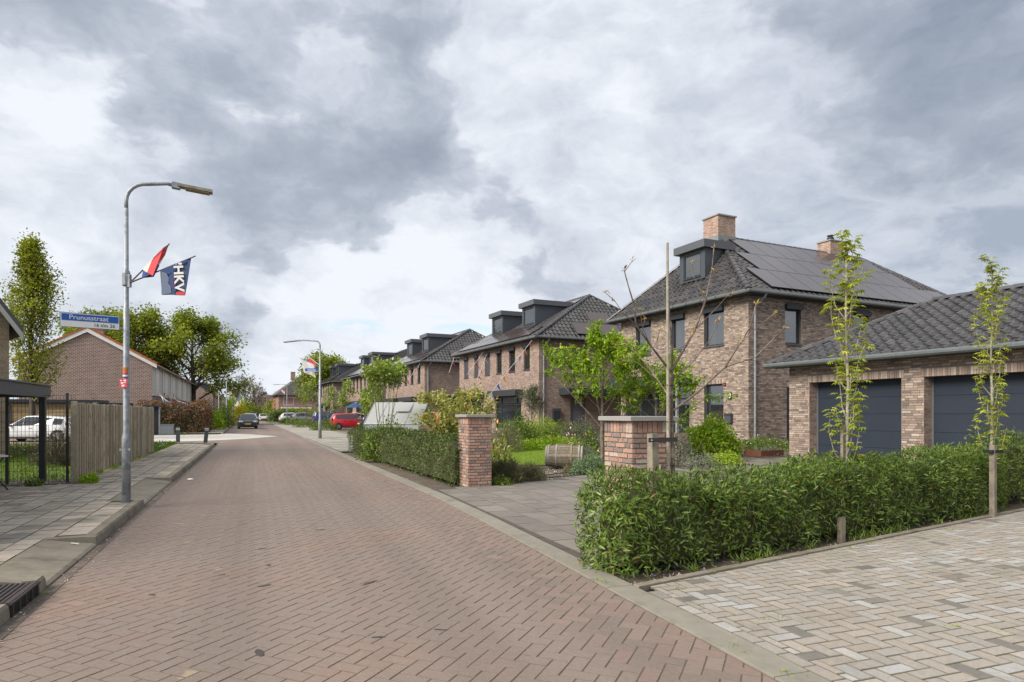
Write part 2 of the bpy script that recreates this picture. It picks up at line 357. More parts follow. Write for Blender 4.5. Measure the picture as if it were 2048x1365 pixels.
E1 = Vector((1.17, 5.62)); ED = Vector((.838, .5455)).normalized(); EN = Vector((-ED.y, ED.x))      # edging line of the parking bay, normal towards the hedge
def hg(x, y):
    t = min(1, max(0, (hd(x, y)-2)/11)); e = min(1, max(0, ((x-E1.x)*EN.x+(y-E1.y)*EN.y-.8)/3.5)); return .2*t*t*(3-2*t)*e*e*(3-2*e)
# wide base sheet out to the horizon
b = MB(); b.quad((-900, -60, -.12), (900, -60, -.12), (900, 1500, -.12), (-900, 1500, -.12)); b.build('ground', GRASSG, kind='structure')
# right lots: gently rising soil sheet, starting at the outer edge of the band
b = MB(); ys = [-6+i*1.5 for i in range(125)]; ds = [0, .5, 1, 2, 3, 4, 5, 6, 7, 8, 9, 10, 11, 12, 13, 15, 20, 40, 90]
vs = []; fs = []
for y in ys:
    for d in ds: x = RX(y)+BW+d/.925; vs.append((x, y, hg(x, y)-.035 if d < 14 else (.165 if y > 20 else hg(x, y)-.035)))
for i in range(len(ys)-1):
    for j in range(len(ds)-1): k = i*len(ds)+j; fs.append((k, k+1, k+1+len(ds), k+len(ds)))
b.add(vs, fs); b.build('front_garden_soil', SOIL, kind='structure')
# left lots
b = MB()
vs = [(*PL(-18, 6.8), .07), (*PL(3.1, 6.8), .07), (*PL(3.1, 1.64), .07), (*PL(22.6, 1.64), .07), (*PL(24.4, 1.9), .07), (*PL(24.4, 60), .07), (*PL(-18, 60), .07)]
b.add(vs, [tuple(range(len(vs)))]); b.build('left_garden_ground', GRASSG, kind='structure')
b = MB()
b.add([(LX(46.5)-.3, 46.5, .05), (LX(101)-.3, 101, .05), (LX(180)-.3, 180, .05), (-260, 180, .05), (-130, 46.5-30, .05)], [(0, 1, 2, 3, 4)])
b.build('far_left_ground', GRASSG, kind='structure')
# ---- road
road = MB()
yy = [-6, 3.6, 9.53, 11.55, 20, 27]
for a, c in zip(yy, yy[1:]): road.quad((LX(a), a, -.0032), (RX(a)+.02, a, -.0032), (RX(c)+.02, c, -.0032), (LX(c), c, -.0032))
road = road.build('road', SAND, kind='structure')
b = MB()
yy = [27, 33, 40, 48.4, 70, 101.8, 140, 180]
for a, c in zip(yy, yy[1:]): b.quad((LX(a), a, -.002), (RX(a)+.02, a, -.002), (RX(c)+.02, c, -.002), (LX(c), c, -.002))
b.quad((-60, 29, -.003), (LX(33.4)+.1, 33.4, -.003), (LX(47)+.1, 47, -.003), (-60, 20, -.003)) if False else None
b.build('far_road', ROADB, kind='structure')
b = MB(); q0 = PL(24.2, -.05); q1 = PL(38.5, -.05)
b.quad((*q0, -.004), (*q1, -.004), (*PL(38.5, 45), -.004), (*PL(24.2, 45), -.004)); b.build('side_street', ROADB, kind='structure')
b = MB(); pts = [A(250, 871), A(420, 867), A(500, 869.5), A(556, 873.5), A(490, 878.5), A(420, 882), A(250, 886)]
b.slab(pts, .012, .004, .02); b.build('raised_crossing', mat('crossing_paver', (.47, .45, .41), .9, nz=(8, .15), c2=(.36, .34, .3), c2n=(.7, .5, .7)), kind='structure')

def in_view(x, y, m=30):
    if y < 3.5: return False
    px = 1024+FPX*x/y; py = HZ+FPX*EYE/y
    return -m < px < 2048+m and py < 1372
def unit_paver(name, hx, hy, mats, bev=.004, dep=.012):
    return MB().slab(rectp(0, 0, hx, hy, 0), 0, bev, dep, 0, (0, 0), 1).mesh(name, mats)
def herring(ox, oy, ang, w, gap, u0, u1, v0, v1):
    """herringbone of 2:1 bricks: yields centre, half sizes, angle"""
    c, s_ = math.cos(ang), math.sin(ang)
    for x in range(int(u0/w)-2, int(u1/w)+2):
        for y in range(int(v0/w)-2, int(v1/w)+2):
            t = (x-y) % 4
            if t == 0: cx, cy, hx, hy = (x+1)*w, (y+.5)*w, w-gap/2, w/2-gap/2
            elif t == 2: cx, cy, hx, hy = (x+.5)*w, y*w, w/2-gap/2, w-gap/2
            else: continue
            if u0 <= cx <= u1 and v0 <= cy <= v1: yield ox+cx*c-cy*s_, oy+cx*s_+cy*c, hx, hy, ang
def lay(pieces, parent, name, mats, pick=300, z=0.0, jit=.0015, bev=.004, dep=.012, rest=None, zf=None, joint=None):
    joint = joint or JOINT
    """pieces: (polygon, whole?(cx,cy,hx,hy,ang), material index). the nearest `pick` whole pieces become parts, the others one joined part"""
    whole = [p for p in pieces if p[1] is not None and in_view(p[1][0], p[1][1])]
    whole.sort(key=lambda p: p[1][0]**2+p[1][1]**2)
    parts = set(id(p) for p in whole[:pick]); cache = {}; rest_mb = MB()
    for p in pieces:
        poly, wh, mi = p
        if id(p) in parts:
            cx, cy, hx, hy, an = wh
            if hx < hy: hx, hy, an = hy, hx, an+math.pi/2
            key = (round(hx, 3), round(hy, 3), mi)
            if key not in cache: cache[key] = unit_paver(name, hx, hy, [mats[mi], joint], bev, dep)
            zz = z if zf is None else zf(cx, cy)
            link(name, cache[key], parent, loc=(cx, cy, zz+R.uniform(-jit, jit)), rot=(R.gauss(0, .004), R.gauss(0, .004), an+R.gauss(0, .004)))
        else:
            cx = sum(q[0] for q in poly)/len(poly); cy = sum(q[1] for q in poly)/len(poly)
            zz = (z if zf is None else zf(cx, cy))+R.uniform(-jit, jit)
            rest_mb.slab(poly, zz, bev, dep, mi, (R.gauss(0, .004), R.gauss(0, .004)), len(mats))
    if rest_mb.v: rest_mb.build(rest or name, list(mats)+[joint], parent, kind='stuff')
# road bricks: herringbone at 45 degrees to the street with one edge course on either side
pcs = []
w = .1075; GE = .112
for cx, cy, hx, hy, an in herring(-2.4, 3.2, UA+math.pi/4, w, .0062, -10, 19, -28, 7):
    if not (3.0 < cy < 27.2): continue
    lx, rx = LX(cy), RX(cy)
    if not (lx-.2 < cx < rx+.2): continue
    poly = rectp(cx, cy, hx, hy, an); whole = True
    dl = seg_dir(LP, cy); dr = seg_dir(RP, cy)
    nl = (dl.y, -dl.x); nr = (-dr.y, dr.x)
    el = (lx+nl[0]*GE, cy+nl[1]*GE); er = (rx+nr[0]*.006, cy+nr[1]*.006)
    if min((q[0]-el[0])*nl[0]+(q[1]-el[1])*nl[1] for q in poly) < 0: poly = clip(poly, *el, *nl); whole = False
    if len(poly) > 2 and min((q[0]-er[0])*nr[0]+(q[1]-er[1])*nr[1] for q in poly) < 0: poly = clip(poly, *er, *nr); whole = False
    if len(poly) < 3 or area(poly) < .0012: continue
    red = (rx-cx) < .5+R.gauss(0, .3) and R.random() < .8 or R.random() < .004
    pcs.append((poly, (cx, cy, hx, hy, an) if whole else None, 1 if red else 0))
y = 3.0
while y < 27:                                # edge course along the left kerb
    d = seg_dir(LP, y); c = Vector((LX(y), y))+d*.105+Vector((d.y, -d.x))*.056
    pcs.append((rectp(c.x, c.y, .1015, .0485, math.atan2(d.y, d.x)), (c.x, c.y, .1015, .0485, math.atan2(d.y, d.x)), 2)); y += .212*d.y
lay(pcs, road, 'paving_brick', [ROADB, ROADR, ROADG], 300, jit=.001, bev=.0035)
# ---- right flush band
band = MB()
y = -2.0; k = 0; bsegs = []
while y < 100:
    d = seg_dir(RP, y+.4); nx = Vector((d.y, -d.x)); a = Vector((RX(y), y)); L_ = 1.0 if y < 45 else 4.0
    c = Vector((RX(y+L_*d.y), y+L_*d.y)); gp = .004
    d2 = (c-a).normalized(); n2 = Vector((d2.y, -d2.x))
    bsegs.append([tuple(a+d2*gp+n2*.004), tuple(c-d2*gp+n2*.004), tuple(c-d2*gp+n2*BW), tuple(a+d2*gp+n2*BW)]); y += L_*d.y
b0 = MB(); yy = [-2, 3.6, 9.53, 11.55, 26.1, 48.4, 100]
for a, c in zip(yy, yy[1:]): b0.quad((RX(a)-.01, a, -.008), (RX(a)+BW+.03, a, -.008), (RX(c)+BW+.03, c, -.008), (RX(c)-.01, c, -.008))
bandr = b0.build('edge_band', MOSS, kind='structure'); rest = MB()
for q in bsegs:
    if 3 < q[0][1] < 45: MB().slab(q, .012+R.uniform(-.002, .002), .005, .03).build('kerb_stone', KERBR, bandr)
    else: rest.slab(q, .012, .005, .03)
rest.build('kerb_stone_run', KERBR, bandr, kind='stuff')
# ---- left pavement
pav = MB()
for ua, ub, n0, n1 in ((-12, -6.35, .02, 8), (-6.35, -5.64, .5, 8), (-5.64, -3.43, .5, 8), (-3.43, -.05, .02, 8), (-.05, 3.4, .5, 8), (3.4, 3.87, .5, 1.66), (3.87, 22.3, .02, 1.66), (22.3, 23.2, 1.0, 1.66)):
    pav.add([(*PL(ua, n0), .0945), (*PL(ub, n0), .0945), (*PL(ub, n1), .0945), (*PL(ua, n1), .0945)], [(0, 1, 2, 3)])
pav = pav.build('left_pavement', MOSS, kind='structure')
def dropped(u): return -5.65 < u < -3.5 or -.15 < u < 3.8
pcs = []; T = .3; gp = .0065
for j in range(0, 24):
    nlo = .14+j*T
    for i in range(-42, 80):
        u0 = i*T+(T/2 if j % 2 else 0)
        if nlo+T/2 > (1.66 if u0 > 2.9 else 6.6): continue
        if u0 > 21.2-(1.2 if j == 0 else .5 if j == 1 else 0): continue
        if nlo < .5 and (dropped(u0+.02) or dropped(u0+T-.02) or -6.4 < u0+.15 < -5.6):
            if nlo+T < .53: continue
            if not (-6.4 < u0+.15 < -5.6): nlo2 = .52
            else: nlo2 = .54
        else: nlo2 = nlo
        w_ = nlo+T-nlo2
        c = PL(u0+T/2, nlo2+w_/2)
        pcs.append((rectp(c[0], c[1], T/2-gp/2, w_/2-gp/2, UA), (c[0], c[1], T/2-gp/2, w_/2-gp/2, UA), 0))
lay(pcs, pav, 'paving_tile', [TILE], 300, z=.1, jit=.0025, bev=.005, joint=JOINTT)
kr = MB(); kr.add([(*PL(-9, -.003), -.01), (*PL(21.1, -.003), -.01), (*PL(21.1, .14), -.01), (*PL(-9, .14), -.01)], [(0, 1, 2, 3)])
kr = kr.build('left_kerb', SAND, kind='structure')
def kerb_block(u0, u1):
    m_ = MB(); g_ = .004
    pr = [(0.0, -.02), (.012, .085), (.03, .108), (.132, .108), (.132, -.02)]      # n, z section
    vs = [(*PL(u, n), z) for u in (u0+g_, u1-g_) for n, z in pr]; k = len(pr)
    m_.add(vs, [tuple(range(k)), tuple(range(2*k-1, k-1, -1))]+[(i, k+i, k+(i+1) % k, (i+1) % k) for i in range(k)])
    m_.build('kerb_stone', KERB, kr)
def dropped_block(u0, u1):
    m_ = MB(); g_ = .004
    pr = [(0.0, -.02), (.0, .012), (.03, .03), (.505, .104), (.505, -.02)]
    vs = [(*PL(u, n), z) for u in (u0+g_, u1-g_) for n, z in pr]; k = len(pr)
    m_.add(vs, [tuple(range(k)), tuple(range(2*k-1, k-1, -1))]+[(i, k+i, k+(i+1) % k, (i+1) % k) for i in range(k)])
    m_.build('dropped_kerb_stone', KERB, kr)
def end_block(u0, u1):                       # wedge that closes a dropped stretch
    m_ = MB(); vs = [(*PL(u, n), z) for u in (u0, u1) for n, z in ((0.0, -.02), (.01, .1), (.14, .108), (.51, .107), (.51, -.02))]; k = 5
    m_.add(vs, [tuple(range(k)), tuple(range(2*k-1, k-1, -1))]+[(i, k+i, k+(i+1) % k, (i+1) % k) for i in range(k)]); m_.build('wedge_kerb_stone', KERB, kr)
for a in (-8.35, -7.35): kerb_block(a, a+1)
for a in (-5.45, -4.5): dropped_block(a, a+.95)
kerb_block(-5.64, -5.45); end_block(-3.55, -3.43)
for a, c in ((-3.43, -3.0), (-3.0, -2.0), (-2.0, -1.0), (-1.0, -.16)): kerb_block(a, c)
end_block(-.16, -.05)
for i in range(4): dropped_block(-.05+i*.95, -.05+(i+1)*.95)
end_block(3.75, 3.87); u = 3.87
while u < 20.5: kerb_block(u, u+1); u += 1
for i in range(5):                           # corner stones round into the side street
    a0 = i*rad(16); a1 = (i+1)*rad(16); rr = 1.9
    def cp(a_, r_): return PL(u+r_*math.sin(a_), 1.9-r_*math.cos(a_))
    MB().slab([cp(a0+.004, rr), cp(a1-.004, rr), cp(a1-.004, rr-.13), cp(a0+.004, rr-.13)], .108, .015, .11).build('kerb_stone', KERB, kr)
# street gully: grating lid with side inlets
gl = thing('street_gully', 'cast iron kerb gully with grated lid at the near left road edge', 'gully', (*PL(-6.34, 0), 0), UA)
IRON = mat('cast_iron', (.065, .05, .048), .6, metal=.3, nz=(40, .3), bump=(120, .3))
DARKH = mat('dark_void', (.008, .008, .008), .9)
b = MB(); b.box(0, .012, -.03, .69, .5, .10)
for i in range(11): b.box(.03, .06+i*.038, .10, .66, .078+i*.038, .109)
b.box(0, .012, .10, .69, .05, .109); b.build('grated_lid', IRON, gl)
b = MB()
for i in range(4): b.box(.06+i*.15, .002, .02, .185+i*.15, .0125, .085)
b.build('side_inlet', DARKH, gl)
b = MB()
for i in range(5): b.box(.035+i*.15-.012, -.004, .0, .06+i*.15-.012, .013, .1)
b.box(.0, -.004, .088, .69, .012, .104); b.build('inlet_bar', IRON, gl)
# ---- far left pavement and kerb beyond the side street
b = MB(); yy = [47.2, 60, 80, 101.8, 150]
for a, c in zip(yy, yy[1:]): b.add([(LX(a)-.15, a, .1), (LX(c)-.15, c, .1), (LX(c)-2.5, c, .1), (LX(a)-2.5, a-.9, .1)], [(0, 1, 2, 3)])
b.build('far_left_pavement', TILE, kind='structure')
fk = MB()
for a, c in zip(yy, yy[1:]): fk.prism([(LX(a), a), (LX(c), c), (LX(c)-.16, c), (LX(a)-.16, a)], -.05, .105)
fk.build('far_left_kerb', KERB, kind='structure')
# ---- right: driveway of big tiles
DV0 = [(RX(12.5)+BW+.02, 12.5), (-.45, 13.95), (1.93, 15.3), (5.0, 17.0), (8.0, 19.2), (14.5, 6.0), (9.2, 10.9), (1.35, 6.55), (RX(6.75)+BW+.02, 6.75)]
HL = E1+EN*1.0
DVX = [DV0[0], DV0[1], DV0[2], DV0[3], DV0[4], (13.2, 14.5), tuple(HL+ED*12), tuple(HL-ED*1.5), (RX(6.3)+BW+.02, 6.3)]
def inpoly(x, y, P):
    r = False; n = len(P)
    for i in range(n):
        (x0, y0), (x1, y1) = P[i], P[(i+1) % n]
        if (y0 > y) != (y1 > y) and x < (x1-x0)*(y-y0)/(y1-y0)+x0: r = not r
    return r
dr = MB()
NX = 26
for i in range(NX):
    for j in range(NX):
        cx, cy = -2+i*.65, 5.5+j*.65
        if inpoly(cx, cy, DVX):
            d = seg_dir(RP, cy); q = clip([(cx+a, cy+c) for a, c in ((-.33, -.33), (.33, -.33), (.33, .33), (-.33, .33))], RX(cy)+(BW+.02)/.93, cy, d.y, -d.x)
            if len(q) > 2: dr.add([(x, y, hg(x, y)+.007) for x, y in q], [tuple(range(len(q)))])
yq = 6.3
while yq < 12.4:
    x0, x1 = RX(yq)+BW+.005, RX(yq+.5)+BW+.005; dr.add([(x0, yq, .0035), (x0+.9, yq, hg(x0+.9, yq)+.0035), (x1+.9, yq+.5, hg(x1+.9, yq+.5)+.0035), (x1, yq+.5, .0035)], [(0, 1, 2, 3)]); yq += .5
drv = dr.build('driveway', mat('driveway_joint', (.08, .07, .06), .95), kind='structure')
ang = UA-.02; c_, s_ = math.cos(ang), math.sin(ang); pcs = []
dE = [(DVX[i], DVX[(i+1) % len(DVX)]) for i in range(len(DVX))]
for j in range(-30, 30):
    for i in range(-24, 24):
        u = i*.6+(.3 if j % 2 else 0); v = j*.4
        cx, cy = 2+u*c_-v*s_, 12+u*s_+v*c_
        poly = rectp(cx, cy, .2975, .1975, ang); whole = True
        if not inpoly(cx, cy, DVX): continue
        for p in poly:
            if not inpoly(*p, DVX): whole = False
        if not whole:                        # cut along the kerb side only
            d = seg_dir(RP, cy); nn = (d.y, -d.x); poly = clip(poly, RX(cy)+(BW+.012)/.93, cy, *nn)
            if len(poly) > 2: poly = clip(poly, HL.x, HL.y, EN.x, EN.y)
            if len(poly) < 3 or area(poly) < .01: continue
        pcs.append((poly, (cx, cy, .2975, .1975, ang) if whole else None, 0))
lay(pcs, drv, 'concrete_tile', [DRIVE], 300, zf=lambda x, y: hg(x, y)+.012, jit=.002, bev=.0065, dep=.01, joint=JOINTD)
# ---- right foreground: parking bay of mixed pavers, kerb edging below the hedge
pk = MB(); pk.add([(RX(2.2)+BW, 2.2, .0065), (14, 2.2, .0065), (14, 12.5, .0065), (*(E1+ED*12), .0065), (*E1, .0065)], [(0, 1, 2, 3, 4)])
pk = pk.build('parking_bay', mat('bay_joint', (.085, .075, .05), .95, nz=(25, .4), c2=(.09, .10, .03), c2n=(2.5, .5, .65)), kind='structure')
pcs = []; KA = math.atan2(seg_dir(RP, 4.5).y, seg_dir(RP, 4.5).x); w = .108
PAVY = mat('yellow_paver', (.46, .33, .15), .88, var=.12, nz=(30, .15), speck=(230, .25, .85, (.25, .2, .12), .4))
for cx, cy, hx, hy, an in herring(1.2, 5.4, KA, w, .0095, -14, 14, -16, 3):
    if cy < 2.7 or cx > 12.5 or cx-RX(cy) < .2: continue
    e = (Vector((cx, cy))-E1).dot(EN)
    if e > .25: continue
    poly = rectp(cx, cy, hx, hy, an); whole = True
    d = seg_dir(RP, cy); nr = (d.y, -d.x); er = (RX(cy)+nr[0]*(BW+.117), cy+nr[1]*(BW+.117))
    if min((q[0]-er[0])*nr[0]+(q[1]-er[1])*nr[1] for q in poly) < 0: poly = clip(poly, *er, *nr); whole = False
    ne = (-EN.x, -EN.y); ee = E1-EN*.062
    if len(poly) > 2 and min((q[0]-ee.x)*ne[0]+(q[1]-ee.y)*ne[1] for q in poly) < 0: poly = clip(poly, ee.x, ee.y, *ne); whole = False
    if len(poly) < 3 or area(poly) < .0012: continue
    al = (Vector((cx, cy))-E1).dot(ED)
    pcs.append((poly, (cx, cy, hx, hy, an) if whole else None, 1 if al+e*.9 > 8.0+R.gauss(0, .15) else 0))
y = 2.7
while y < 5.6:
    d = seg_dir(RP, y); c = Vector((RX(y), y))+d*.106+Vector((d.y, -d.x))*(BW+.06)
    if (c-E1).dot(EN) < -.08: pcs.append((rectp(c.x, c.y, .1025, .0485, KA), (c.x, c.y, .1025, .0485, KA), 0))
    y += .213*d.y
lay(pcs, pk, 'paving_block', [PAVER, PAVY], 300, z=.012, jit=.0012, bev=.0042, joint=JOINTG)
eb = MB(); eb.add([(*(E1-EN*.05-ED*.2), -.02), (*(E1-EN*.05+ED*11), -.02), (*(E1+EN*.09+ED*11), -.02), (*(E1+EN*.09-ED*.2), -.02)], [(0, 1, 2, 3)])
eb = eb.build('bay_edging', SAND, kind='structure')
for i in range(-1, 11):
    c = E1+ED*(i+.5-.15); q = [tuple(c-ED*.496-EN*.045), tuple(c+ED*.496-EN*.045), tuple(c+ED*.496+EN*.04), tuple(c-ED*.496+EN*.04)]; d_ = seg_dir(RP, 5.6); q = clip(q, RX(5.6)+BW+.012, 5.6, d_.y, -d_.x)
    if len(q) < 3: continue
    MB().slab(q, .024+R.uniform(-.003, .003), .006, .06).build('edging_stone', mat('edging', (.22, .19, .15), .92, nz=(12, .25), c2=(.13, .12, .07), c2n=(3, .5, .7), bump=(120, .3)), eb)
# ---- right: light tiled footpath beyond the first hedge
fp = MB(); yy = [25.2, 32, 40, 48.4, 70, 101.8]
for a, c in zip(yy, yy[1:]): fp.quad((RX(a)+BW+.02, a, .004), (RX(a)+BW+3.6, a+1.4, .012), (RX(c)+BW+3.6, c+1.4, .012), (RX(c)+BW+.02, c, .004))
fp = fp.build('right_footpath', mat('path_joint', (.17, .155, .125), .95), kind='structure')
pcs = []; d = Vector((-.38, .925)); nn = Vector((.925, .38)); o_ = Vector((RX(25.4), 25.4))+nn*(BW+.02)
for j in range(11):
    for i in range(0, 52):
        c = o_+d*(i*.3+(.15 if j % 2 else 0))+nn*(.15+j*.3)
        pcs.append((rectp(c.x, c.y, .147, .147, math.atan2(d.y, d.x)), (c.x, c.y, .147, .147, math.atan2(d.y, d.x)), 0))
lay(pcs, fp, 'path_tile', [TILEL], 300, z=.03, jit=.002, bev=.006, joint=JOINTT)
b = MB(); a0 = o_+d*15.7
b.slab([tuple(a0), tuple(a0+nn*3.3), tuple(o_+d*80+nn*3.3), tuple(o_+d*80)], .03, .003, .02); b.build('path_far_run', TILEL, fp, kind='stuff')

# dark drips and sandy smears on the road surface
spots = [(525, 1098, .028), (537, 1131, .035), (528, 1172, .04), (520, 1306, .04), (740, 1166, .045), (445, 1150, .02), (755, 1275, .025), (305, 1190, .03), (880, 1260, .02), (640, 1060, .03), (1010, 1125, .02)]
b = MB()
for i, (px, py, r) in enumerate(spots):
    x, y = A(px, py); n = 11; a0 = R.random()*6; st_ = R.uniform(1.5, 2.6); an = R.uniform(0, 3)
    q = []
    for k in range(n): t = a0+k*6.283/n; rr = r*R.uniform(.65, 1.1); u, v = rr*math.cos(t)*st_, rr*math.sin(t)*.7; q.append((x+u*math.cos(an)-v*math.sin(an), y+u*math.sin(an)+v*math.cos(an), .0022))
    b.add(q, [tuple(range(n))])
b.build('oil_drips', mat('oil_drip', (.052, .045, .04), .75, nz=(30, .4)), road, kind='stuff')
# ================================================================== BUILDINGS
TILEM = mat('roof_tile', (.06, .058, .058), .29, var=.16, pal=[(0, (.040, .038, .039)), (1, (.070, .065, .064))], nz=(6, .2), spec=.8)
ROOFU = mat('roof_underlay', (.03, .028, .028), .9)
PANEL = mat('solar_glass', (.062, .044, .038), .18, spec=.6, ior=1.75, var=.08)
PFRAME = mat('panel_frame', (.012, .012, .013), .4)
MORT = mat('house_mortar', (.125, .112, .10), .95, nz=(14, .2))
HB = mat('house_brick', (.2, .2, .2), .9, var=.10, pal=[(0, (0.155, 0.123, 0.108)), (.14, (0.197, 0.151, 0.127)), (.3, (0.249, 0.185, 0.150)), (.5, (0.291, 0.217, 0.174)), (.7, (0.324, 0.251, 0.204)), (.88, (0.362, 0.291, 0.240)), (1, (0.414, 0.350, 0.289))], nz=(38, .22), bump=(90, .4))
HBF = brickmat('far_house_brick', (.17, .112, .092), (.36, .25, .20), (.23, .20, .17), bw=.22)
PBM = mat('pillar_brick', (.3, .2, .2), .9, var=.1, pal=[(0, (.20, .155, .14)), (.16, (.25, .185, .16)), (.24, (.33, .20, .155)), (.5, (.385, .225, .17)), (.8, (.42, .265, .205)), (.92, (.43, .31, .25)), (1, (.44, .36, .30))], nz=(34, .28), bump=(70, .6), speck=(150, .2, .85, (.5, .42, .36), .4))
PMORT = mat('pillar_mortar', (.27, .245, .21), .95, nz=(30, .25))
STONEC = mat('cap_stone', (.265, .255, .24), .85, nz=(120, .35), speck=(160, .3, .7, (.38, .37, .35), .5))
CURT = mat('net_curtain', (.55, .55, .53), .9, nz=(5, .1))
FRAMEW = mat('white_frame', (.66, .65, .62), .45)

def fmap(face):
    """local wall face -> (along, outward, up) mapping: '-x' street face of right houses, '-y' face towards the viewer, '+x'"""
    if face[0] == '-x': return lambda a, o, z: (face[1]-o, a, z)
    if face[0] == '+x': return lambda a, o, z: (face[1]+o, a, z)
    return lambda a, o, z: (a, face[1]-o, z)
def fbox(mb, f, a0, a1, o0, o1, z0, z1, m=0):
    p, q = f(a0, o0, z0), f(a1, o1, z1); mb.box(*p, *q, m)
def wall(parent, face, a0, a1, z0, z1, openings, m, thick=.28, name='wall'):
    f = fmap(face); A_ = sorted({a0, a1, *[v for o in openings for v in o[:2]]}); Z_ = sorted({z0, z1, *[v for o in openings for v in o[2:4]]})
    A_ = [v for v in A_ if a0 <= v <= a1]; Z_ = [v for v in Z_ if z0 <= v <= z1]
    b = MB()
    for i in range(len(A_)-1):
        run = None
        for j in range(len(Z_)-1):
            ca, cz = (A_[i]+A_[i+1])/2, (Z_[j]+Z_[j+1])/2
            solid = not any(o[0] < ca < o[1] and o[2] < cz < o[3] for o in openings)
            if solid and run is None: run = Z_[j]
            if run is not None and (not solid or j == len(Z_)-2):
                fbox(b, f, A_[i], A_[i+1], -thick, 0, run, Z_[j+1] if solid else Z_[j]); run = None
    return b.build(name, m, parent)
def cut(iv, holes):
    out = [iv]
    for h0, h1 in holes:
        nx = []
        for a, c in out:
            if h1 <= a or h0 >= c: nx.append((a, c)); continue
            if a < h0: nx.append((a, h0))
            if h1 < c: nx.append((h1, c))
        out = nx
    return out
UNIT = {}
def unit_box(m, name='brick'):
    if (m.name, name) not in UNIT: UNIT[(m.name, name)] = MB().box(0, 0, 0, 1, 1, 1).mesh(name, m)
    return UNIT[(m.name, name)]
def brickwork(specs, parent, m, pick, eye_local, name='brick', proud=.009):
    """specs: list of (face, a0, a1, z0, z1, openings, lintels); pieces nearest the eye become parts, the others one joined part"""
    P = []
    for face, a0, a1, z0, z1, ops, lint, ch in specs:
        f = fmap(face); n = int(round((z1-z0)/ch)); sold = []; jo = .0085 if name == 'brick' and m is PBM else .0055
        for o in ops:
            if lint and o[3] < z1-.1: sold.append((o[0]-.06, o[1]+.06, o[3], min(o[3]+.2, z1)))
        for s0, s1, q0, q1 in sold:
            k = int((s1-s0)/.062)
            for i in range(k):
                u = s0+(s1-s0)*i/k; P.append((f, u+.004, u+(s1-s0)/k-.004, q0+.004, q1-.006))
        last = 0
        for r in range(n):
            lo, hi = z0+r*ch, z0+(r+1)*ch
            hol = [(o[0], o[1]) for o in list(ops)+sold if o[2] < hi-.02 and o[3] > lo+.02]
            for c0, c1 in cut((a0, a1), hol):
                st = R.choice([.05, .1, .15, .205]); 
                while abs(st-last) < .03: st = R.choice([.05, .1, .15, .205])
                last = st; u = c0
                nxt = c0+st
                while u < c1-.015:
                    e = min(nxt, c1)
                    if c1-e < .04: e = c1
                    P.append((f, u+jo*.8, e-jo*.8, lo+jo, hi-jo)); u = e; nxt = u+(.21 if R.random() > .3 else .105)
    def key(p): q = p[0]((p[1]+p[2])/2, 0, p[3]); return (q[0]-eye_local[0])**2+(q[1]-eye_local[1])**2-(5 if p[3] > .5 else 0)
    P.sort(key=key); rest = MB(); ub = unit_box(m, name)
    for i, (f, u0, u1, v0, v1) in enumerate(P):
        pr = proud+R.uniform(-.003, .003)
        p, q = f(u0, -.02, v0), f(u1, pr, v1); lo = [min(p[k], q[k]) for k in range(3)]; hi = [max(p[k], q[k]) for k in range(3)]
        if i < pick: link(name, ub, parent, loc=lo, scale=[hi[k]-lo[k] for k in range(3)])
        else: rest.box(*lo, *hi)
    if rest.v: rest.build(name, m, parent, kind='stuff')
def eye_in(root):
    M = Matrix.Translation(root.location) @ root.rotation_euler.to_matrix().to_4x4(); return M.inverted() @ Vector((0, 0, EYE))
# ---- windows, doors
def window(parent, face, a0, a1, z0, z1, box=True, closed=False, split=None, fm=None, name='window', rec=.09, sill=True, pane=None, curtain=0, fw=.07, flip=1):
    f = fmap(face); fm = fm or ANTH; b = MB()
    fbox(b, f, a0, a0+fw, -rec-.06, -rec+.01, z0, z1); fbox(b, f, a1-fw, a1, -rec-.06, -rec+.01, z0, z1)
    fbox(b, f, a0+fw, a1-fw, -rec-.06, -rec+.01, z0, z0+fw); fbox(b, f, a0+fw, a1-fw, -rec-.06, -rec+.01, z1-fw, z1)
    for s in (split or []):
        if s[0] == 'v': fbox(b, f, s[1]-.035, s[1]+.035, -rec-.058, -rec+.008, z0+fw, z1-fw)
        else: fbox(b, f, a0+fw, a1-fw, -rec-.058, -rec+.006, s[1]-.03, s[1]+.03)
    w = b.build(name, fm, parent)
    g_ = MB(); fbox(g_, f, a0+fw*.8, a1-fw*.8, -rec-.045, -rec-.03, z0+fw*.8, z1-fw*.8); g_.build('pane', pane or GLASS, w)
    if closed:
        s_ = MB(); n = int((z1-z0-.02)/.055)
        for i in range(n): fbox(s_, f, a0+.03, a1-.03, -rec+.012, -rec+.03+(.006 if i % 2 else 0), z0+.02+i*.055, z0+.02+(i+1)*.055-.004)
        s_.build('roller_shutter', ANTHL, w)
    if box: s_ = MB(); fbox(s_, f, a0-.02, a1+.02, -rec+.015, .13, z1-.03, z1+.17); s_.build('shutter_box', ANTH, w)
    if sill: s_ = MB(); fbox(s_, f, a0-.03, a1+.03, -rec+.012, .05, z0-.05, z0-.003); s_.build('sill', ANTHL, w)
    if box and not closed:
        s_ = MB(); wd = (a1-a0)*.26
        for q0, q1 in ((a0+.03, a0+wd), (a1-wd, a1-.03)):
            k = 7
            for i in range(k): fbox(s_, f, q0+(q1-q0)*i/k, q0+(q1-q0)*(i+1)/k-.004, -rec-.30-.02*(i % 2), -rec-.27-.02*(i % 2), z0-.05, z1)
        s_.build('curtain', CURT, w)
    if curtain: s_ = MB(); fbox(s_, f, a0+fw, a1-fw, -rec-.2, -rec-.18, z0+(z1-z0)*(1-curtain), z1-.05); s_.build('curtain', CURT, w)
    return w
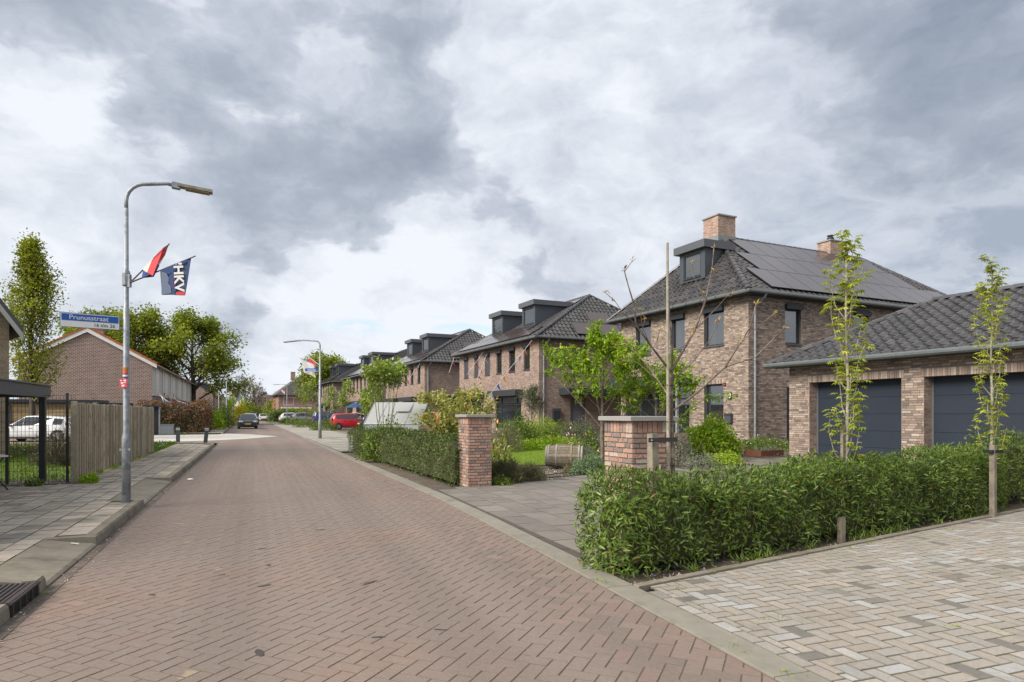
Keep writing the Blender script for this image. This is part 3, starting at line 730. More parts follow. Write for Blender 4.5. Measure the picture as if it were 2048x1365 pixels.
# ---- roof pieces
TW, TE = .30, .335
def tile_verts(w=TW, e=TE):
    pr = [(0, .044), (.10, .072), (.22, .060), (.34, .006), (.86, .0), (1.0, .038)]; L_ = e*1.06; vs = []
    for u, h in pr: vs.append((u*w, 0, h+.042))
    for u, h in pr: vs.append((u*w, L_, h+.004))
    for u, h in pr: vs.append((u*w, 0, h-.006))
    n = len(pr); fs = []
    for i in range(n-1): fs.append((i, i+1, n+i+1, n+i)); fs.append((2*n+i, 2*n+i+1, i+1, i))
    return vs, fs
TV, TF = tile_verts()
def tiles(parent, E0, dA, dS, La, Ls, kl, kr, pick, eye_l, m=None, skip=None, name='roof_tile', order=None):
    """interlocking tiles on one slope; a is cut to the hips at both sides"""
    m = m or TILEM; E0, dA, dS = Vector(E0), Vector(dA).normalized(), Vector(dS).normalized(); N = dA.cross(dS).normalized()
    if N.z < 0: N = -N
    flip = dA.cross(dS).dot(N) < 0
    if ('tile', m.name) not in UNIT:
        me = bpy.data.meshes.new(name); me.from_pydata(TV, [], TF); me.materials.append(m); me.update(); UNIT[('tile', m.name)] = me
    full = []; rest = MB(); n = int(Ls/TE)
    for r in range(n+1):
        d = r*TE
        if d > Ls-.08: break
        lo, hi = d*kl, La-d*kr; k0 = int(math.floor(lo/TW))
        for k in range(k0, int(math.ceil(hi/TW))):
            a = k*TW
            if skip and skip(a+TW/2, d+TE/2): continue
            d1 = min(d+TE*1.06, Ls); l1, h1 = d1*kl, La-d1*kr
            if a >= max(lo, l1) and a+TW <= min(hi, h1) and d+TE <= Ls: full.append((a, d, r)); continue
            vs = []
            for x, y, z in TV:
                yy = min(d+y, Ls); p = E0+dA*min(max(a+x, yy*kl), La-yy*kr)+dS*yy+N*z; vs.append(tuple(p))
            rest.add(vs, TF if not flip else [q[::-1] for q in TF])
    if order: full.sort(key=order)
    else: full.sort(key=lambda t: (E0+dA*t[0]+dS*t[1]-eye_l).length)
    for i, (a, d, r) in enumerate(full):
        p = E0+dA*a+dS*d+N*R.uniform(-.002, .002)
        if i < pick:
            M = Matrix.Identity(4)
            for j in range(3): M[j][0], M[j][1], M[j][2], M[j][3] = dA[j], dS[j], N[j], p[j]
            link(name, UNIT[('tile', m.name)], parent, mat4=M)
        else: rest.add([tuple(p+dA*x+dS*y+N*z) for x, y, z in TV], TF if not flip else [q[::-1] for q in TF])
    if rest.v: rest.build(name, m, parent, kind='stuff')
def caps(parent, p0, p1, m=None, r=.115, one=False, step=.34):
    """half-round hip and ridge tiles laid end to end"""
    m = m or TILEM; p0, p1 = Vector(p0), Vector(p1); t = (p1-p0); L_ = t.length; t.normalize(); n = max(1, int(L_/step)); b = MB()
    side = t.cross(Vector((0, 0, 1))).normalized(); up = side.cross(t)
    for i in range(n):
        c = MB() if not one else b; vs = []; a0, a1 = L_*i/n-.02, L_*(i+1)/n+.015
        for a, rr in ((a0, r*1.1), (a1, r*.93)):
            for j in range(7):
                q = math.pi*j/6; vs.append(tuple(p0+t*a+side*math.cos(q)*rr+up*(math.sin(q)*rr*.85+.015)))
        fs = [(j, j+1, 8+j, 7+j) for j in range(6)]+[tuple(range(6, -1, -1)), tuple(range(7, 14))]
        c.add(vs, fs)
        if not one: c.build('ridge_tile', m, parent)
    if one: b.build('ridge_tile', m, parent, kind='stuff')
def gutter(parent, pts, r=.075):
    b = MB(); b.tube(pts, r, 9); L_ = 0
    for p, q in zip(pts, pts[1:]):
        p, q = Vector(p), Vector(q); n = int((q-p).length/.8)
        for i in range(1, n): c = p+(q-p)*(i/n); t = (q-p).normalized()*.015; b.tube([c-t, c+t], r*1.07, 9)
    b.build('gutter', ZINC, parent)
def downpipe(parent, top, x, y, z0, off):
    b = MB(); b.tube([top, (top[0]+(x-top[0])*.15, top[1]+(y-top[1])*.15, top[2]-.12), (x, y, top[2]-.45), (x, y, z0)], .042, 9)
    for z in (top[2]-.6, top[2]-2.5, z0+1.2): b.tube([(x, y, z), (x, y, z+.05)], .052, 9)
    b.build('downpipe', ZINCL, parent)
def chimney(parent, x, y, z0, z1, sx, sy, m, flue=False, bricks=None):
    b = MB(); b.box(x-sx/2, y-sy/2, z0, x+sx/2, y+sy/2, z1); c = b.build('chimney', m, parent)
    b = MB(); b.box(x-sx/2-.05, y-sy/2-.05, z1, x+sx/2+.05, y+sy/2+.05, z1+.06); b.build('chimney_cap', STONEC, c)
    b = MB(); b.box(x-sx/2-.02, y-sy/2-.02, z0, x+sx/2+.02, y+sy/2+.02, z0+.36); b.build('lead_flashing', mat('lead', (.2, .205, .21), .6, nz=(12, .25)), c)
    if flue: b = MB(); b.lathe([(.13, 0), (.13, .12), (.17, .13), (.17, .2), (.11, .21), (.11, .27), (.16, .28), (.16, .33)], 12, (x, y, z1+.06)); b.build('flue', ANTH, c)
    return c
def dormer(parent, face, a0, a1, zb, zt, o_front, depth, wmin=.22):
    """flat-roofed dormer: `o_front` outward position of its front, reaching back `depth`"""
    f = fmap(face); b = MB(); T_ = .09
    fbox(b, f, a0, a0+T_, o_front-depth, o_front-.002, zb-.02, zt); fbox(b, f, a1-T_, a1, o_front-depth, o_front-.002, zb-.02, zt)
    fbox(b, f, a0+T_, a1-T_, o_front-.1, o_front-.004, zb-.02, zb+.12); fbox(b, f, a0+T_, a1-T_, o_front-.1, o_front-.004, zt-.12, zt)
    fbox(b, f, a0+T_, a0+wmin, o_front-.1, o_front-.004, zb+.12, zt-.12); fbox(b, f, a1-wmin, a1-T_, o_front-.1, o_front-.004, zb+.12, zt-.12)
    d = b.build('dormer', ANTHL, parent)
    b = MB(); fbox(b, f, a0-.17, a1+.17, o_front-depth-.1, o_front+.2, zt, zt+.32); b.build('dormer_roof', mat('dormer_fascia', (.085, .09, .10), .5, nz=(2, .08)), d)
    b = MB(); w0, w1 = a0+wmin, a1-wmin
    for q in ((w0, w0+.06, zb+.12, zt-.12), (w1-.06, w1, zb+.12, zt-.12)): fbox(b, f, q[0], q[1], o_front-.075, o_front-.03, q[2], q[3])
    fbox(b, f, w0+.06, w1-.06, o_front-.075, o_front-.03, zb+.12, zb+.19); fbox(b, f, w0+.06, w1-.06, o_front-.075, o_front-.03, zt-.18, zt-.12)
    fbox(b, f, w0, w1, o_front-.02, o_front+.04, zb+.08, zb+.118); b.build('dormer_window', WHITE if False else ANTH, d)
    b = MB(); fbox(b, f, w0+.05, w1-.05, o_front-.07, o_front-.055, zb+.17, zt-.17); b.build('pane', GLASS, d)
    return d
def panels(parent, E0, dA, dS, cells, pw, ph, lift=.14):
    E0, dA, dS = Vector(E0), Vector(dA).normalized(), Vector(dS).normalized(); N = dA.cross(dS).normalized()
    if N.z < 0: N = -N
    me = {}
    for a, d in cells:
        if 'p' not in me:
            b = MB(); b.box(0, 0, -.03, pw-.012, ph-.012, .004, 0); b.box(.012, .012, .004, pw-.024, ph-.024, .0075, 1); me['p'] = b.mesh('solar_panel', [PFRAME, PANEL])
        M = Matrix.Identity(4); p = E0+dA*a+dS*d+N*lift
        for j in range(3): M[j][0], M[j][1], M[j][2], M[j][3] = dA[j], dS[j], N[j], p[j]
        link('solar_panel', me['p'], parent, mat4=M)
OH = .45; ZE = 5.88; ZR = 9.35
HA = math.atan2(.4298, .9029)
# ------------------------------------------------------------------ house with number 3
H3 = thing('brick_house', 'large brick house with number 3 by its corner, bare young tree in front', 'house', (8.98, 24.5, .2), HA, 'new brick houses on the right side of the street')
LX3, LY3 = 14.4, 8.3; e3 = eye_in(H3); ze, zr = ZE, 9.3
opS = [(1.28, 2.41, 4.05, 5.45), (3.59, 4.47, 4.05, 5.45), (5.93, 7.08, 4.05, 5.45), (1.3, 2.4, .12, 2.5), (3.3, 7.9, .1, 2.55)]
opN = [(1.93, 2.81, 4.05, 5.45), (5.95, 6.85, 4.05, 5.45), (2.02, 3.0, .05, 2.35)]
wall(H3, ('-x', 0), 0, LY3, -.3, ze-.03, opS, MORT); wall(H3, ('-y', 0), .28, LX3, -.3, ze-.03, opN, MORT, thick=.279)
b = MB(); b.box(LX3-.28, .28, -.3, LX3, LY3, ze-.03); b.box(.28, LY3-.28, -.3, LX3-.28, LY3, ze-.03); b.build('rear_wall', HBF, H3)
b = MB(); b.box(.29, .29, 2.85, LX3-.29, LY3-.29, 2.95); b.box(.29, .29, -.02, LX3-.29, LY3-.29, 0); b.build('inner_floor', mat('interior', (.09, .08, .07), .9), H3)
brickwork([(('-x', 0), 0.0, LY3, 0.0, 5.81, opS, True, .0625), (('-y', 0), -.009, 9.6, 0.0, 5.81, opN, True, .0625)], H3, HB, 300, e3)
b = MB(); b.box(-.013+.0, 9.6, 0, 0, 9.61, .01) if False else None
for o in opS[:3]: window(H3, ('-x', 0), *o)
window(H3, ('-x', 0), *opS[3], box=False, split=[('h', 1.95)])
for o in opN[:2]: window(H3, ('-y', 0), *o)
b = MB(); fbox(b, fmap(('-y', 0)), 2.02, 3.0, -.12, -.07, .05, 2.35); b.build('side_door', ANTH, H3)
# bay with dark fascia and folding doors
w_ = window(H3, ('-x', 0), *opS[4], box=False, split=[('v', 4.5), ('v', 5.6), ('v', 6.8), ('h', 1.95)], name='garden_window', sill=False)
b = MB(); b.box(-.85, 3.1, 2.56, -.011, 8.15, 2.98); b.build('canopy', ANTH, H3)
b = MB(); b.box(-.8, 3.15, .0, -.7, 3.25, 2.555); b.build('canopy_post', ZINCL, H3)
# roof
run, rise = LY3/2+OH, zr-ze; Ls = math.hypot(run, rise); rs = 2.4; hs = rs+OH; Lh = math.hypot(hs, rise)
b = MB(); c4 = [(-OH, -OH, ze), (LX3+OH, -OH, ze), (LX3+OH, LY3+OH, ze), (-OH, LY3+OH, ze)]; r0, r1 = (rs, LY3/2, zr), (LX3-rs, LY3/2, zr)
b.add(c4+[r0, r1], [(0, 1, 5, 4), (1, 2, 5), (2, 3, 4, 5), (3, 0, 4), (3, 2, 1, 0)]); b.build('roof', ROOFU, H3)
dSn = Vector((0, run, rise)).normalized(); dSh = Vector((hs, 0, rise)).normalized()
tiles(H3, (-OH, LY3+OH, ze), (0, -1, 0), dSh, LY3+2*OH, Lh, run/Lh, run/Lh, 150, e3)
tiles(H3, (-OH, -OH, ze), (1, 0, 0), dSn, LX3+2*OH, Ls, hs/Ls, hs/Ls, 150, e3, order=lambda t: t[0])
caps(H3, (-OH, -OH, ze+.04), r0); caps(H3, (-OH, LY3+OH, ze+.04), r0); caps(H3, r0, r1); caps(H3, (LX3+OH, -OH, ze+.04), r1)
pw, ph = 1.13, 1.72
cells = [(1.35+i*pw, .28) for i in range(11)]+[(1.75+.45+i*pw, .28+ph) for i in range(9)]+[(2.55+.55+i*pw, .28+2*ph) for i in range(8)]
cells = [(a, d) for a, d in cells if a+pw < LX3+2*OH-(d+ph)*hs/Ls+.3]
panels(H3, (-OH, -OH, ze), (1, 0, 0), dSn, cells, pw, ph)
gutter(H3, [(-OH-.05, LY3+OH+.05, ze), (-OH-.05, -OH-.05, ze), (LX3+OH, -OH-.05, ze)])
b = MB(); b.box(-OH, -OH, ze-.09, -.02, LY3+OH, ze-.03); b.box(-.02, -OH, ze-.09, LX3+OH, -.02, ze-.03); b.build('soffit', ANTH, H3)
downpipe(H3, (.42, -OH-.04, ze-.05), .28, -.06, 0, 0)
dormer(H3, ('-x', 0), 2.75, 4.35, 7.05, 8.3, -.35, 1.35, .26)
CB = brickmat('chimney_brick', (.30, .17, .125), (.46, .33, .26), (.24, .2, .17), bump=.5)
chimney(H3, rs+.15, LY3/2+.1, zr-.35, zr+.88, 1.02, .95, CB); chimney(H3, 9.9, LY3/2+.1, zr-.35, zr+.62, .95, .75, CB, True)
# number plate, letter box
plate = MB(); plate.box(-.03, .83, 1.86, -.012, 1.02, 2.14)
np_ = plate.build('number_plate', mat('plate_black', (.012, .012, .012), .4), H3)
def text_obj(txt, size, m, parent, mat4, name='lettering', ext=.002, align='CENTER', offs=0.0):
    cu = bpy.data.curves.new(name, 'FONT'); cu.body = txt; cu.size = size; cu.align_x = align; cu.align_y = 'CENTER'; cu.extrude = ext; cu.resolution_u = 3; cu.offset = offs
    o = bpy.data.objects.new('tmp', cu); COL.objects.link(o); bpy.context.view_layer.update()
    me = bpy.data.meshes.new_from_object(o.evaluated_get(bpy.context.evaluated_depsgraph_get())); bpy.data.objects.remove(o); bpy.data.curves.remove(cu)
    me.name = name; me.materials.clear(); me.materials.append(m); return link(name, me, parent, mat4=mat4)
def face_mat4(origin, xdir, ydir):
    x, y = Vector(xdir).normalized(), Vector(ydir).normalized(); z = x.cross(y); M = Matrix.Identity(4)
    for j in range(3): M[j][0], M[j][1], M[j][2], M[j][3] = x[j], y[j], z[j], origin[j]
    return M
text_obj('3', .26, WHITE, np_, face_mat4((-.034, .925, 2.0), (0, -1, 0), (0, 0, 1)), 'numeral', .003, offs=.006)
lb = thing('letter_box', 'dark grey letter box on the brick wall under house number 3', 'letter box', tuple(Matrix.Translation(H3.location) @ H3.rotation_euler.to_matrix().to_4x4() @ Vector((-.012, .95, .95))), HA)
b = MB(); b.box(-.13, -.17, 0, 0, .17, .36); b.build('body', ANTHL, lb); b = MB(); b.box(-.145, -.175, .27, -.131, .175, .365); b.build('flap', ANTH, lb)
wp = thing('wall_lamp', 'small rusty red box on the brick wall above letter box', 'lamp', tuple(Matrix.Translation(H3.location) @ H3.rotation_euler.to_matrix().to_4x4() @ Vector((-.012, 1.22, 2.42))), HA)
b = MB(); b.box(-.06, -.06, 0, 0, .06, .1); b.box(-.075, -.07, .1, 0, .07, .115); b.build('body', mat('rust_red', (.22, .06, .03), .7), wp)
# ------------------------------------------------------------------ garage
GAR = thing('garage', 'low brick double garage with dark doors and tiled hip roof', 'garage', (8.3, 19.3, .2), HA)
GL, GD, gz = 11.5, 6.4, 2.72; eg = eye_in(GAR)
# local x = depth (away from street), local y = along the street; the front faces -x and runs towards the viewer (negative y)
opG = [(-3.45, -.71, -.3, 2.2), (-7.0, -4.0, -.3, 2.2)]
wall(GAR, ('-x', 0), -GL, 0, -.3, gz, opG, MORT, thick=.36)
b = MB(); b.box(.36, -.28, -.3, GD, 0, gz); b.box(GD-.28, -GL, -.3, GD, -.28, gz); b.box(.36, -GL, -.3, GD-.28, -GL+.28, gz); b.build('side_wall', HBF, GAR)
brickwork([(('-x', 0), -8.2, 0, 0.0, gz-.02, [(o[0], o[1], o[2], o[3]) for o in opG], True, .0625)], GAR, HB, 300, eg)
b = MB()                                      # brick reveals beside and above the doors
for o in opG:
    for q in (o[0], o[1]): b.box(-.008, q-.004 if q == o[0] else q-.006, 0, .33, q+.006 if q == o[0] else q+.004, 2.2)
b.build('reveal', HBF, GAR, kind='stuff')
DOORM = mat('door_panel', (.021, .028, .043), .5, nz=(2, .1), spec=.45)
for o in opG:
    fr = MB(); fr.box(.30, o[0]+.006, -.1, .345, o[0]+.05, 2.19); fr.box(.30, o[1]-.05, -.1, .345, o[1]-.006, 2.19)
    d = fr.build('garage_door', mat('door_frame', (.10, .105, .115), .5), GAR)
    for k in range(5): MB().box(.315, o[0]+.052, -.05+k*.45, .345, o[1]-.052, -.05+(k+1)*.45-.007).build('door_panel', DOORM, d)
    MB().box(.335, o[0]+.05, -.1, .3465, o[1]-.05, 2.19).build('door_backing', DARKH, d)
    MB().box(.29, (o[0]+o[1])/2-.06, .5, .314, (o[0]+o[1])/2+.06, .53).build('handle', ZINCL, d)
go = .42; gr = 4.55; run = GD/2+go; rise = gr-gz-.03; ze = gz+.03; Ls = math.hypot(run, rise); hs = 2.3+go; Lh = math.hypot(hs, rise)
b = MB(); c4 = [(-go, go, ze), (-go, -GL-go, ze), (GD+go, -GL-go, ze), (GD+go, go, ze)]; r0, r1 = (GD/2, go-hs, gr), (GD/2, -GL-go+hs, gr)
b.add(c4+[r0, r1], [(0, 1, 5, 4), (1, 2, 5), (2, 3, 4, 5), (3, 0, 4), (3, 2, 1, 0)]); b.build('roof', ROOFU, GAR)
tiles(GAR, (-go, go, ze), (0, -1, 0), Vector((run, 0, rise)), GL+2*go, Ls, hs/Ls, hs/Ls, 300, eg, order=lambda t: t[0])
tiles(GAR, (GD+go, go, ze), (-1, 0, 0), Vector((0, -hs, rise)), GD+2*go, Lh, run/Lh, run/Lh, 0, eg)
caps(GAR, (-go, go, ze+.03), r0); caps(GAR, r0, r1); caps(GAR, (GD+go, go, ze+.03), r0)
gutter(GAR, [(-go-.05, go+.1, ze-.01), (-go-.05, -GL-go, ze-.01)])
b = MB(); b.box(-go, -GL-go, ze-.085, -.02, go, ze-.034); b.build('soffit', ANTH, GAR)
# ------------------------------------------------------------------ the row of wide houses further along
def row_house(name, label, x, y, detail, LXr=10.8, LYr=13.4, pick=0):
    H = thing(name, label, 'house', (x, y, .2), HA, 'new brick houses on the right side of the street'); el = eye_in(H); ze, zr = ZE, 9.3
    tw = [(1.2, 2.05), (3.3, 4.23), (5.4, 6.26), (7.4, 8.3), (9.5, 10.3), (11.5, 12.4)]
    ops = [(a, c, 4.05, 5.45) for a, c in tw]; g1 = [(2.4, 6.4, .3, 2.45), (8.6, 12.2, .3, 2.45)]
    on = [(6.2, 7.1, 4.05, 5.45), (2.2, 3.3, .02, 2.3)]
    wall(H, ('-x', 0), 0, LYr, -.3, ze-.03, ops+g1, HBF); wall(H, ('-y', 0), .28, LXr, -.3, ze-.03, on, HBF, thick=.279)
    b = MB(); b.box(LXr-.28, .28, -.3, LXr, LYr, ze-.03); b.box(.28, LYr-.28, -.3, LXr-.28, LYr, ze-.03); b.build('rear_wall', HBF, H)
    b = MB(); b.box(.29, .29, 2.85, LXr-.29, LYr-.29, 2.95); b.box(1.5, .3, 0, 1.6, LYr-.3, 5.6); b.build('inner_floor', MATS['interior'], H)
    for i, o in enumerate(ops): window(H, ('-x', 0), *o, closed=(i in (3, 4, 5)) and detail)
    for o in g1:
        window(H, ('-x', 0), *o, box=False, split=[('v', o[0]+.8), ('v', o[1]-.8), ('h', 1.9)], name='garden_window', sill=False, curtain=.45)
        b = MB(); b.box(-.55, o[0]-.25, 2.46, -.004, o[1]+.25, 2.85); b.build('canopy', ANTH, H)
    window(H, ('-y', 0), *on[0])
    b = MB(); fbox(b, fmap(('-y', 0)), *on[1][:2], -.16, -.1, on[1][2], on[1][3]); b.build('front_door', mat('door_grey', (.13, .13, .15), .5), H)
    b = MB(); b.box(1.4, -1.2, 2.45, 6.2, -.004, 2.85); b.build('porch_roof', ANTH, H); MB().box(6.05, -1.15, 0, 6.15, -1.05, 2.45).build('porch_post', ANTH, H)
    run, rise = LXr/2+OH, zr-ze; Ls = math.hypot(run, rise); rs = 2.9; hs = rs+OH; Lh = math.hypot(hs, rise)
    c4 = [(-OH, -OH, ze), (LXr+OH, -OH, ze), (LXr+OH, LYr+OH, ze), (-OH, LYr+OH, ze)]; r0, r1 = (LXr/2, rs, zr), (LXr/2, LYr-rs, zr)
    b = MB(); b.add(c4+[r0, r1], [(0, 1, 4), (1, 2, 5, 4), (2, 3, 5), (3, 0, 4, 5), (3, 2, 1, 0)]); b.build('roof', ROOFU, H)
    dS = Vector((run, 0, rise)).normalized(); dN = Vector((0, hs, rise)).normalized()
    if detail:
        tiles(H, (-OH, -OH, ze), (1, 0, 0), dN, LXr+2*OH, Lh, run/Lh, run/Lh, pick, el)
        tiles(H, (-OH, LYr+OH, ze), (0, -1, 0), dS, LYr+2*OH, Ls, hs/Ls, hs/Ls, 0, el)
        caps(H, (-OH, -OH, ze+.04), r0); caps(H, (LXr+OH, -OH, ze+.04), r0, one=True); caps(H, r0, r1, one=True); caps(H, (-OH, LYr+OH, ze+.04), r1, one=True)
        panels(H, (-OH, -OH, ze), (1, 0, 0), dN, [(2.95+i*1.75, .35) for i in range(4)]+[(4.5+i*1.75, 1.55) for i in range(2)], 1.73, 1.16)
    panels(H, (-OH, LYr+OH, ze), (0, -1, 0), dS, [(.9+i*1.74, .3) for i in range(7)]+[(2.2+i*1.74, 1.44) for i in range(5)]+[(2.6+i*1.74, 4.9) for i in range(5)], 1.72, 1.12)
    gutter(H, [(-OH-.05, LYr+OH+.05, ze), (-OH-.05, -OH-.05, ze), (LXr+OH, -OH-.05, ze)])
    b = MB(); b.box(-OH, -OH, ze-.09, -.02, LYr+OH, ze-.03); b.box(-.02, -OH, ze-.09, LXr+OH, -.02, ze-.03); b.build('soffit', ANTH, H)
    if detail: downpipe(H, (.45, -OH-.04, ze-.05), .3, -.06, 0, 0)
    for a in (3.1, 8.2): dormer(H, ('-x', 0), a, a+1.9, 7.15, 8.45, -1.35, 3.2)
    return H
H2 = row_house('brick_house', 'second brick house along, bright green tree and hedge before it', 1.62, 38.8, True, pick=150)
lb2 = thing('letter_box', 'dark letter box beside the grey front door behind the garden hedge', 'letter box', tuple(Matrix.Translation(H2.location) @ H2.rotation_euler.to_matrix().to_4x4() @ Vector((1.15, -.012, .85))), HA)
b = MB(); b.box(-.25, -.16, 0, .25, 0, .75); b.build('body', ANTH, lb2); b = MB(); b.box(-.26, -.175, .6, .26, -.161, .77); b.build('flap', ANTHL, lb2)
row_house('brick_house', 'third brick house along, its grey dormers above the glass greenhouse', -7.66, 56.5, True)
row_house('brick_house', 'fourth brick house along, half hidden behind the young street trees', -16.6, 74.4, False)
row_house('brick_house', 'last brick house of the row, above the blue and white parked cars', -25.6, 92.2, False)
# ------------------------------------------------------------------ left side buildings
LA = math.atan2(.3752, .927)
GB = brickmat('brown_gable_brick', (.155, .078, .062), (.225, .122, .096), (.40, .34, .31), bw=.27, rh=.105, ms=.017, bump=.3)
ORT = mat('orange_roof_tile', (.36, .10, .045), .7, var=.2, nz=(5, .2))
def terrace(name, label, x, y, L_, Wd, ze, zr, m, units, verge=True, white=True):
    """gabled terrace: local x=0 is the street face (facing +x), the near gable is y=0"""
    H = thing(name, label, 'house', (x, y, .1), LA, 'older terraces on the left side of the street'); f = fmap(('+x', 0)); wz0 = 2.95
    b = MB(); b.add([(-Wd, 0, -.3), (0, 0, -.3), (0, 0, ze), (-Wd/2, 0, zr), (-Wd, 0, ze)]+[(-Wd, .3, -.3), (0, .3, -.3), (0, .3, ze), (-Wd/2, .3, zr), (-Wd, .3, ze)],
                    [(0, 1, 2, 3, 4), (9, 8, 7, 6, 5)]+[(i, 5+i, 5+(i+1) % 5, (i+1) % 5) for i in range(5)]); b.build('gable_wall', m, H)
    ops = [(.6+i*units[1], .6+i*units[1]+2.2, .9, 2.3) for i in range(units[0])]+[(3.4+i*units[1], 4.4+i*units[1], .05, 2.3) for i in range(units[0])]
    wall(H, ('+x', 0), .3, L_, -.3, wz0 if white else ze, ops if white else ops+[(o[0], o[1], 3.2, 4.5) for o in ops[:units[0]]], m)
    b = MB(); b.box(-Wd, .3, -.3, -Wd+.3, L_, ze); b.box(-Wd+.3, L_-.3, -.3, -.3, L_, ze); b.build('rear_wall', m, H)
    for i, o in enumerate(ops):
        if i < units[0]: window(H, ('+x', 0), *o, box=False, split=[('v', o[0]+1.1)], fm=FRAMEW, curtain=.9)
        else: d = MB(); fbox(d, f, o[0], o[1], -.15, -.1, o[2], o[3]); d.build('front_door', mat('door_teal', (.05, .09, .09), .5), H)
    if white:
        b = MB(); fbox(b, f, .02, L_, -.28, .03, wz0, ze); up = b.build('upper_front', mat('cream_panel', (.50, .48, .43), .7, nz=(3, .1)), H)
        for i in range(units[0]):
            a = .35+i*units[1]
            for k, w_ in ((0, .75), (.95, .75), (3.6, 1.0)):
                window(H, ('+x', .032), a+k, a+k+w_, wz0+.12, ze-.25, box=False, fm=FRAMEW, rec=-.005, sill=False)
            for k in range(6): b = MB(); fbox(b, f, a+1.8, a+3.5, .031, .045, wz0+.1+k*.36, wz0+.1+k*.36+.345); b.build('panel_board', FRAMEW, H)
        b = MB(); fbox(b, f, 0, L_, .03, .1, wz0-.07, wz0); b.build('sill_band', FRAMEW, H)
    else:
        for o in ops[:units[0]]: window(H, ('+x', 0), o[0], o[1], 3.2, 4.5, box=False, split=[('v', o[0]+1.1)], fm=FRAMEW, curtain=.8)
    b = MB(); oh = .35; k = (zr-ze)/(Wd/2); t = .16; g0 = -.12
    for s in (1, -1):
        xe = oh if s > 0 else -Wd-oh; z_e = ze-k*oh
        b.add([(xe, g0, z_e), (-Wd/2, g0, zr), (-Wd/2, L_, zr), (xe, L_, z_e), (xe, g0, z_e+t), (-Wd/2, g0, zr+t), (-Wd/2, L_, zr+t), (xe, L_, z_e+t)],
              [(0, 1, 2, 3), (7, 6, 5, 4), (0, 3, 7, 4), (0, 4, 5, 1), (2, 6, 7, 3)])
    b.build('roof', ORT if verge else mat('old_roof_tile', (.075, .05, .045), .85, nz=(4, .25)), H)
    if verge:
        b = MB()
        for s in (1, -1):
            xe = oh if s > 0 else -Wd-oh; z_e = ze-k*oh
            b.add([(xe, g0-.03, z_e-.2), (-Wd/2, g0-.03, zr-.22), (-Wd/2, g0-.03, zr+.13), (xe, g0-.03, z_e+.13), (xe, g0-.005, z_e-.2), (-Wd/2, g0-.005, zr-.22), (-Wd/2, g0-.005, zr+.13), (xe, g0-.005, z_e+.13)],
                  [(0, 1, 2, 3), (7, 6, 5, 4), (0, 4, 5, 1), (3, 2, 6, 7), (0, 3, 7, 4)])
        b.build('verge_board', WHITE, H)
        for s in (1, -1):
            n = int(math.hypot(Wd/2+oh, zr-ze+k*oh)/.36)
            for i in range(n):
                x0 = (oh if s > 0 else -Wd-oh); p = Vector((x0, g0+.05, ze-k*oh+t)).lerp(Vector((-Wd/2, g0+.05, zr+t)), (i+.5)/n); dv = (Vector((-Wd/2, 0, zr))-Vector((x0, 0, ze-k*oh))).normalized()
                MB().obox(p+Vector((0, 0, .02)), dv*.19, (0, .12, 0), (dv.cross(Vector((0, 1, 0)))).normalized()*.075).build('verge_tile', ORT, H)
    b = MB(); b.tube([(oh+.05, -.1, ze-k*oh+.02), (oh+.05, L_, ze-k*oh+.02)], .07, 8); b.build('gutter', mat('gutter_grey', (.20, .20, .19), .6), H)
    for i in range(1, units[0]): MB().tube([(.1, i*units[1]-.05, ze-.1), (.1, i*units[1]-.05, .1)], .05, 6).build('downpipe', WHITE, H)
    return H
T1 = terrace('terraced_house', 'brown brick terrace with orange verge tiles and white upper panels', -28.8, 51.6, 37, 8.8, 5.45, 7.95, GB, (6, 6.1))
chimney(T1, -4.4-.3, 6, 7.7, 8.6, .6, .6, GB, True)
T2 = terrace('terraced_house', 'far brown terrace with a line of dormers behind the flagpole', -57.5, 124, 40, 8.6, 5.2, 7.9, GB, (6, 6.4), verge=False, white=False)
for i in range(6): dormer(T2, ('+x', 0), 2+i*6.3, 4+i*6.3, 6.0, 7.2, -1.3, 2.6)
T3 = terrace('terraced_house', 'farthest left terrace, a small brown roof beyond the flagpole', -74, 168, 40, 8.6, 5.0, 8.2, GB, (5, 6.4), verge=False, white=False)
# near left house whose gable edge enters the picture
NH = thing('neighbour_house', 'tan brick house end with steep dark verge at the left edge', 'house', (-15.75, 20.2, .1), rad(47))
TB = brickmat('tan_brick', (.22, .155, .10), (.30, .22, .15), (.26, .22, .17), bw=.22)
zz = 4.3; b = MB(); b.add([(-8, 0, -.3), (0, 0, -.3), (0, 0, zz), (-4, 0, zz+6), (-8, 0, zz)]+[(-8, 9, -.3), (0, 9, -.3), (0, 9, zz), (-4, 9, zz+6), (-8, 9, zz)], [(0, 1, 2, 3, 4), (9, 8, 7, 6, 5)]+[(i, 5+i, 5+(i+1) % 5, (i+1) % 5) for i in range(5)]); b.build('wall', TB, NH)
b = MB()
for s in (0, 1):
    xe = .3 if s == 0 else -8.3
    b.add([(xe, -.35, zz-.45), (-4, -.35, zz+6), (-4, 9.3, zz+6), (xe, 9.3, zz-.45), (xe, -.35, zz-.2), (-4, -.35, zz+6.25), (-4, 9.3, zz+6.25), (xe, 9.3, zz-.2)], [(0, 1, 2, 3), (7, 6, 5, 4), (0, 3, 7, 4), (0, 4, 5, 1), (2, 6, 7, 3)])
b.build('roof', TILEM, NH)
b = MB(); b.add([(.3, -.38, zz-.62), (-4, -.38, zz+5.8), (-4, -.38, zz+6.02), (.3, -.38, zz-.4), (.3, -.352, zz-.62), (-4, -.352, zz+5.8), (-4, -.352, zz+6.02), (.3, -.352, zz-.4)], [(0, 1, 2, 3), (7, 6, 5, 4), (0, 4, 5, 1), (3, 2, 6, 7), (0, 3, 7, 4)]); b.build('verge_board', mat('verge_grey', (.42, .41, .38), .7), NH)
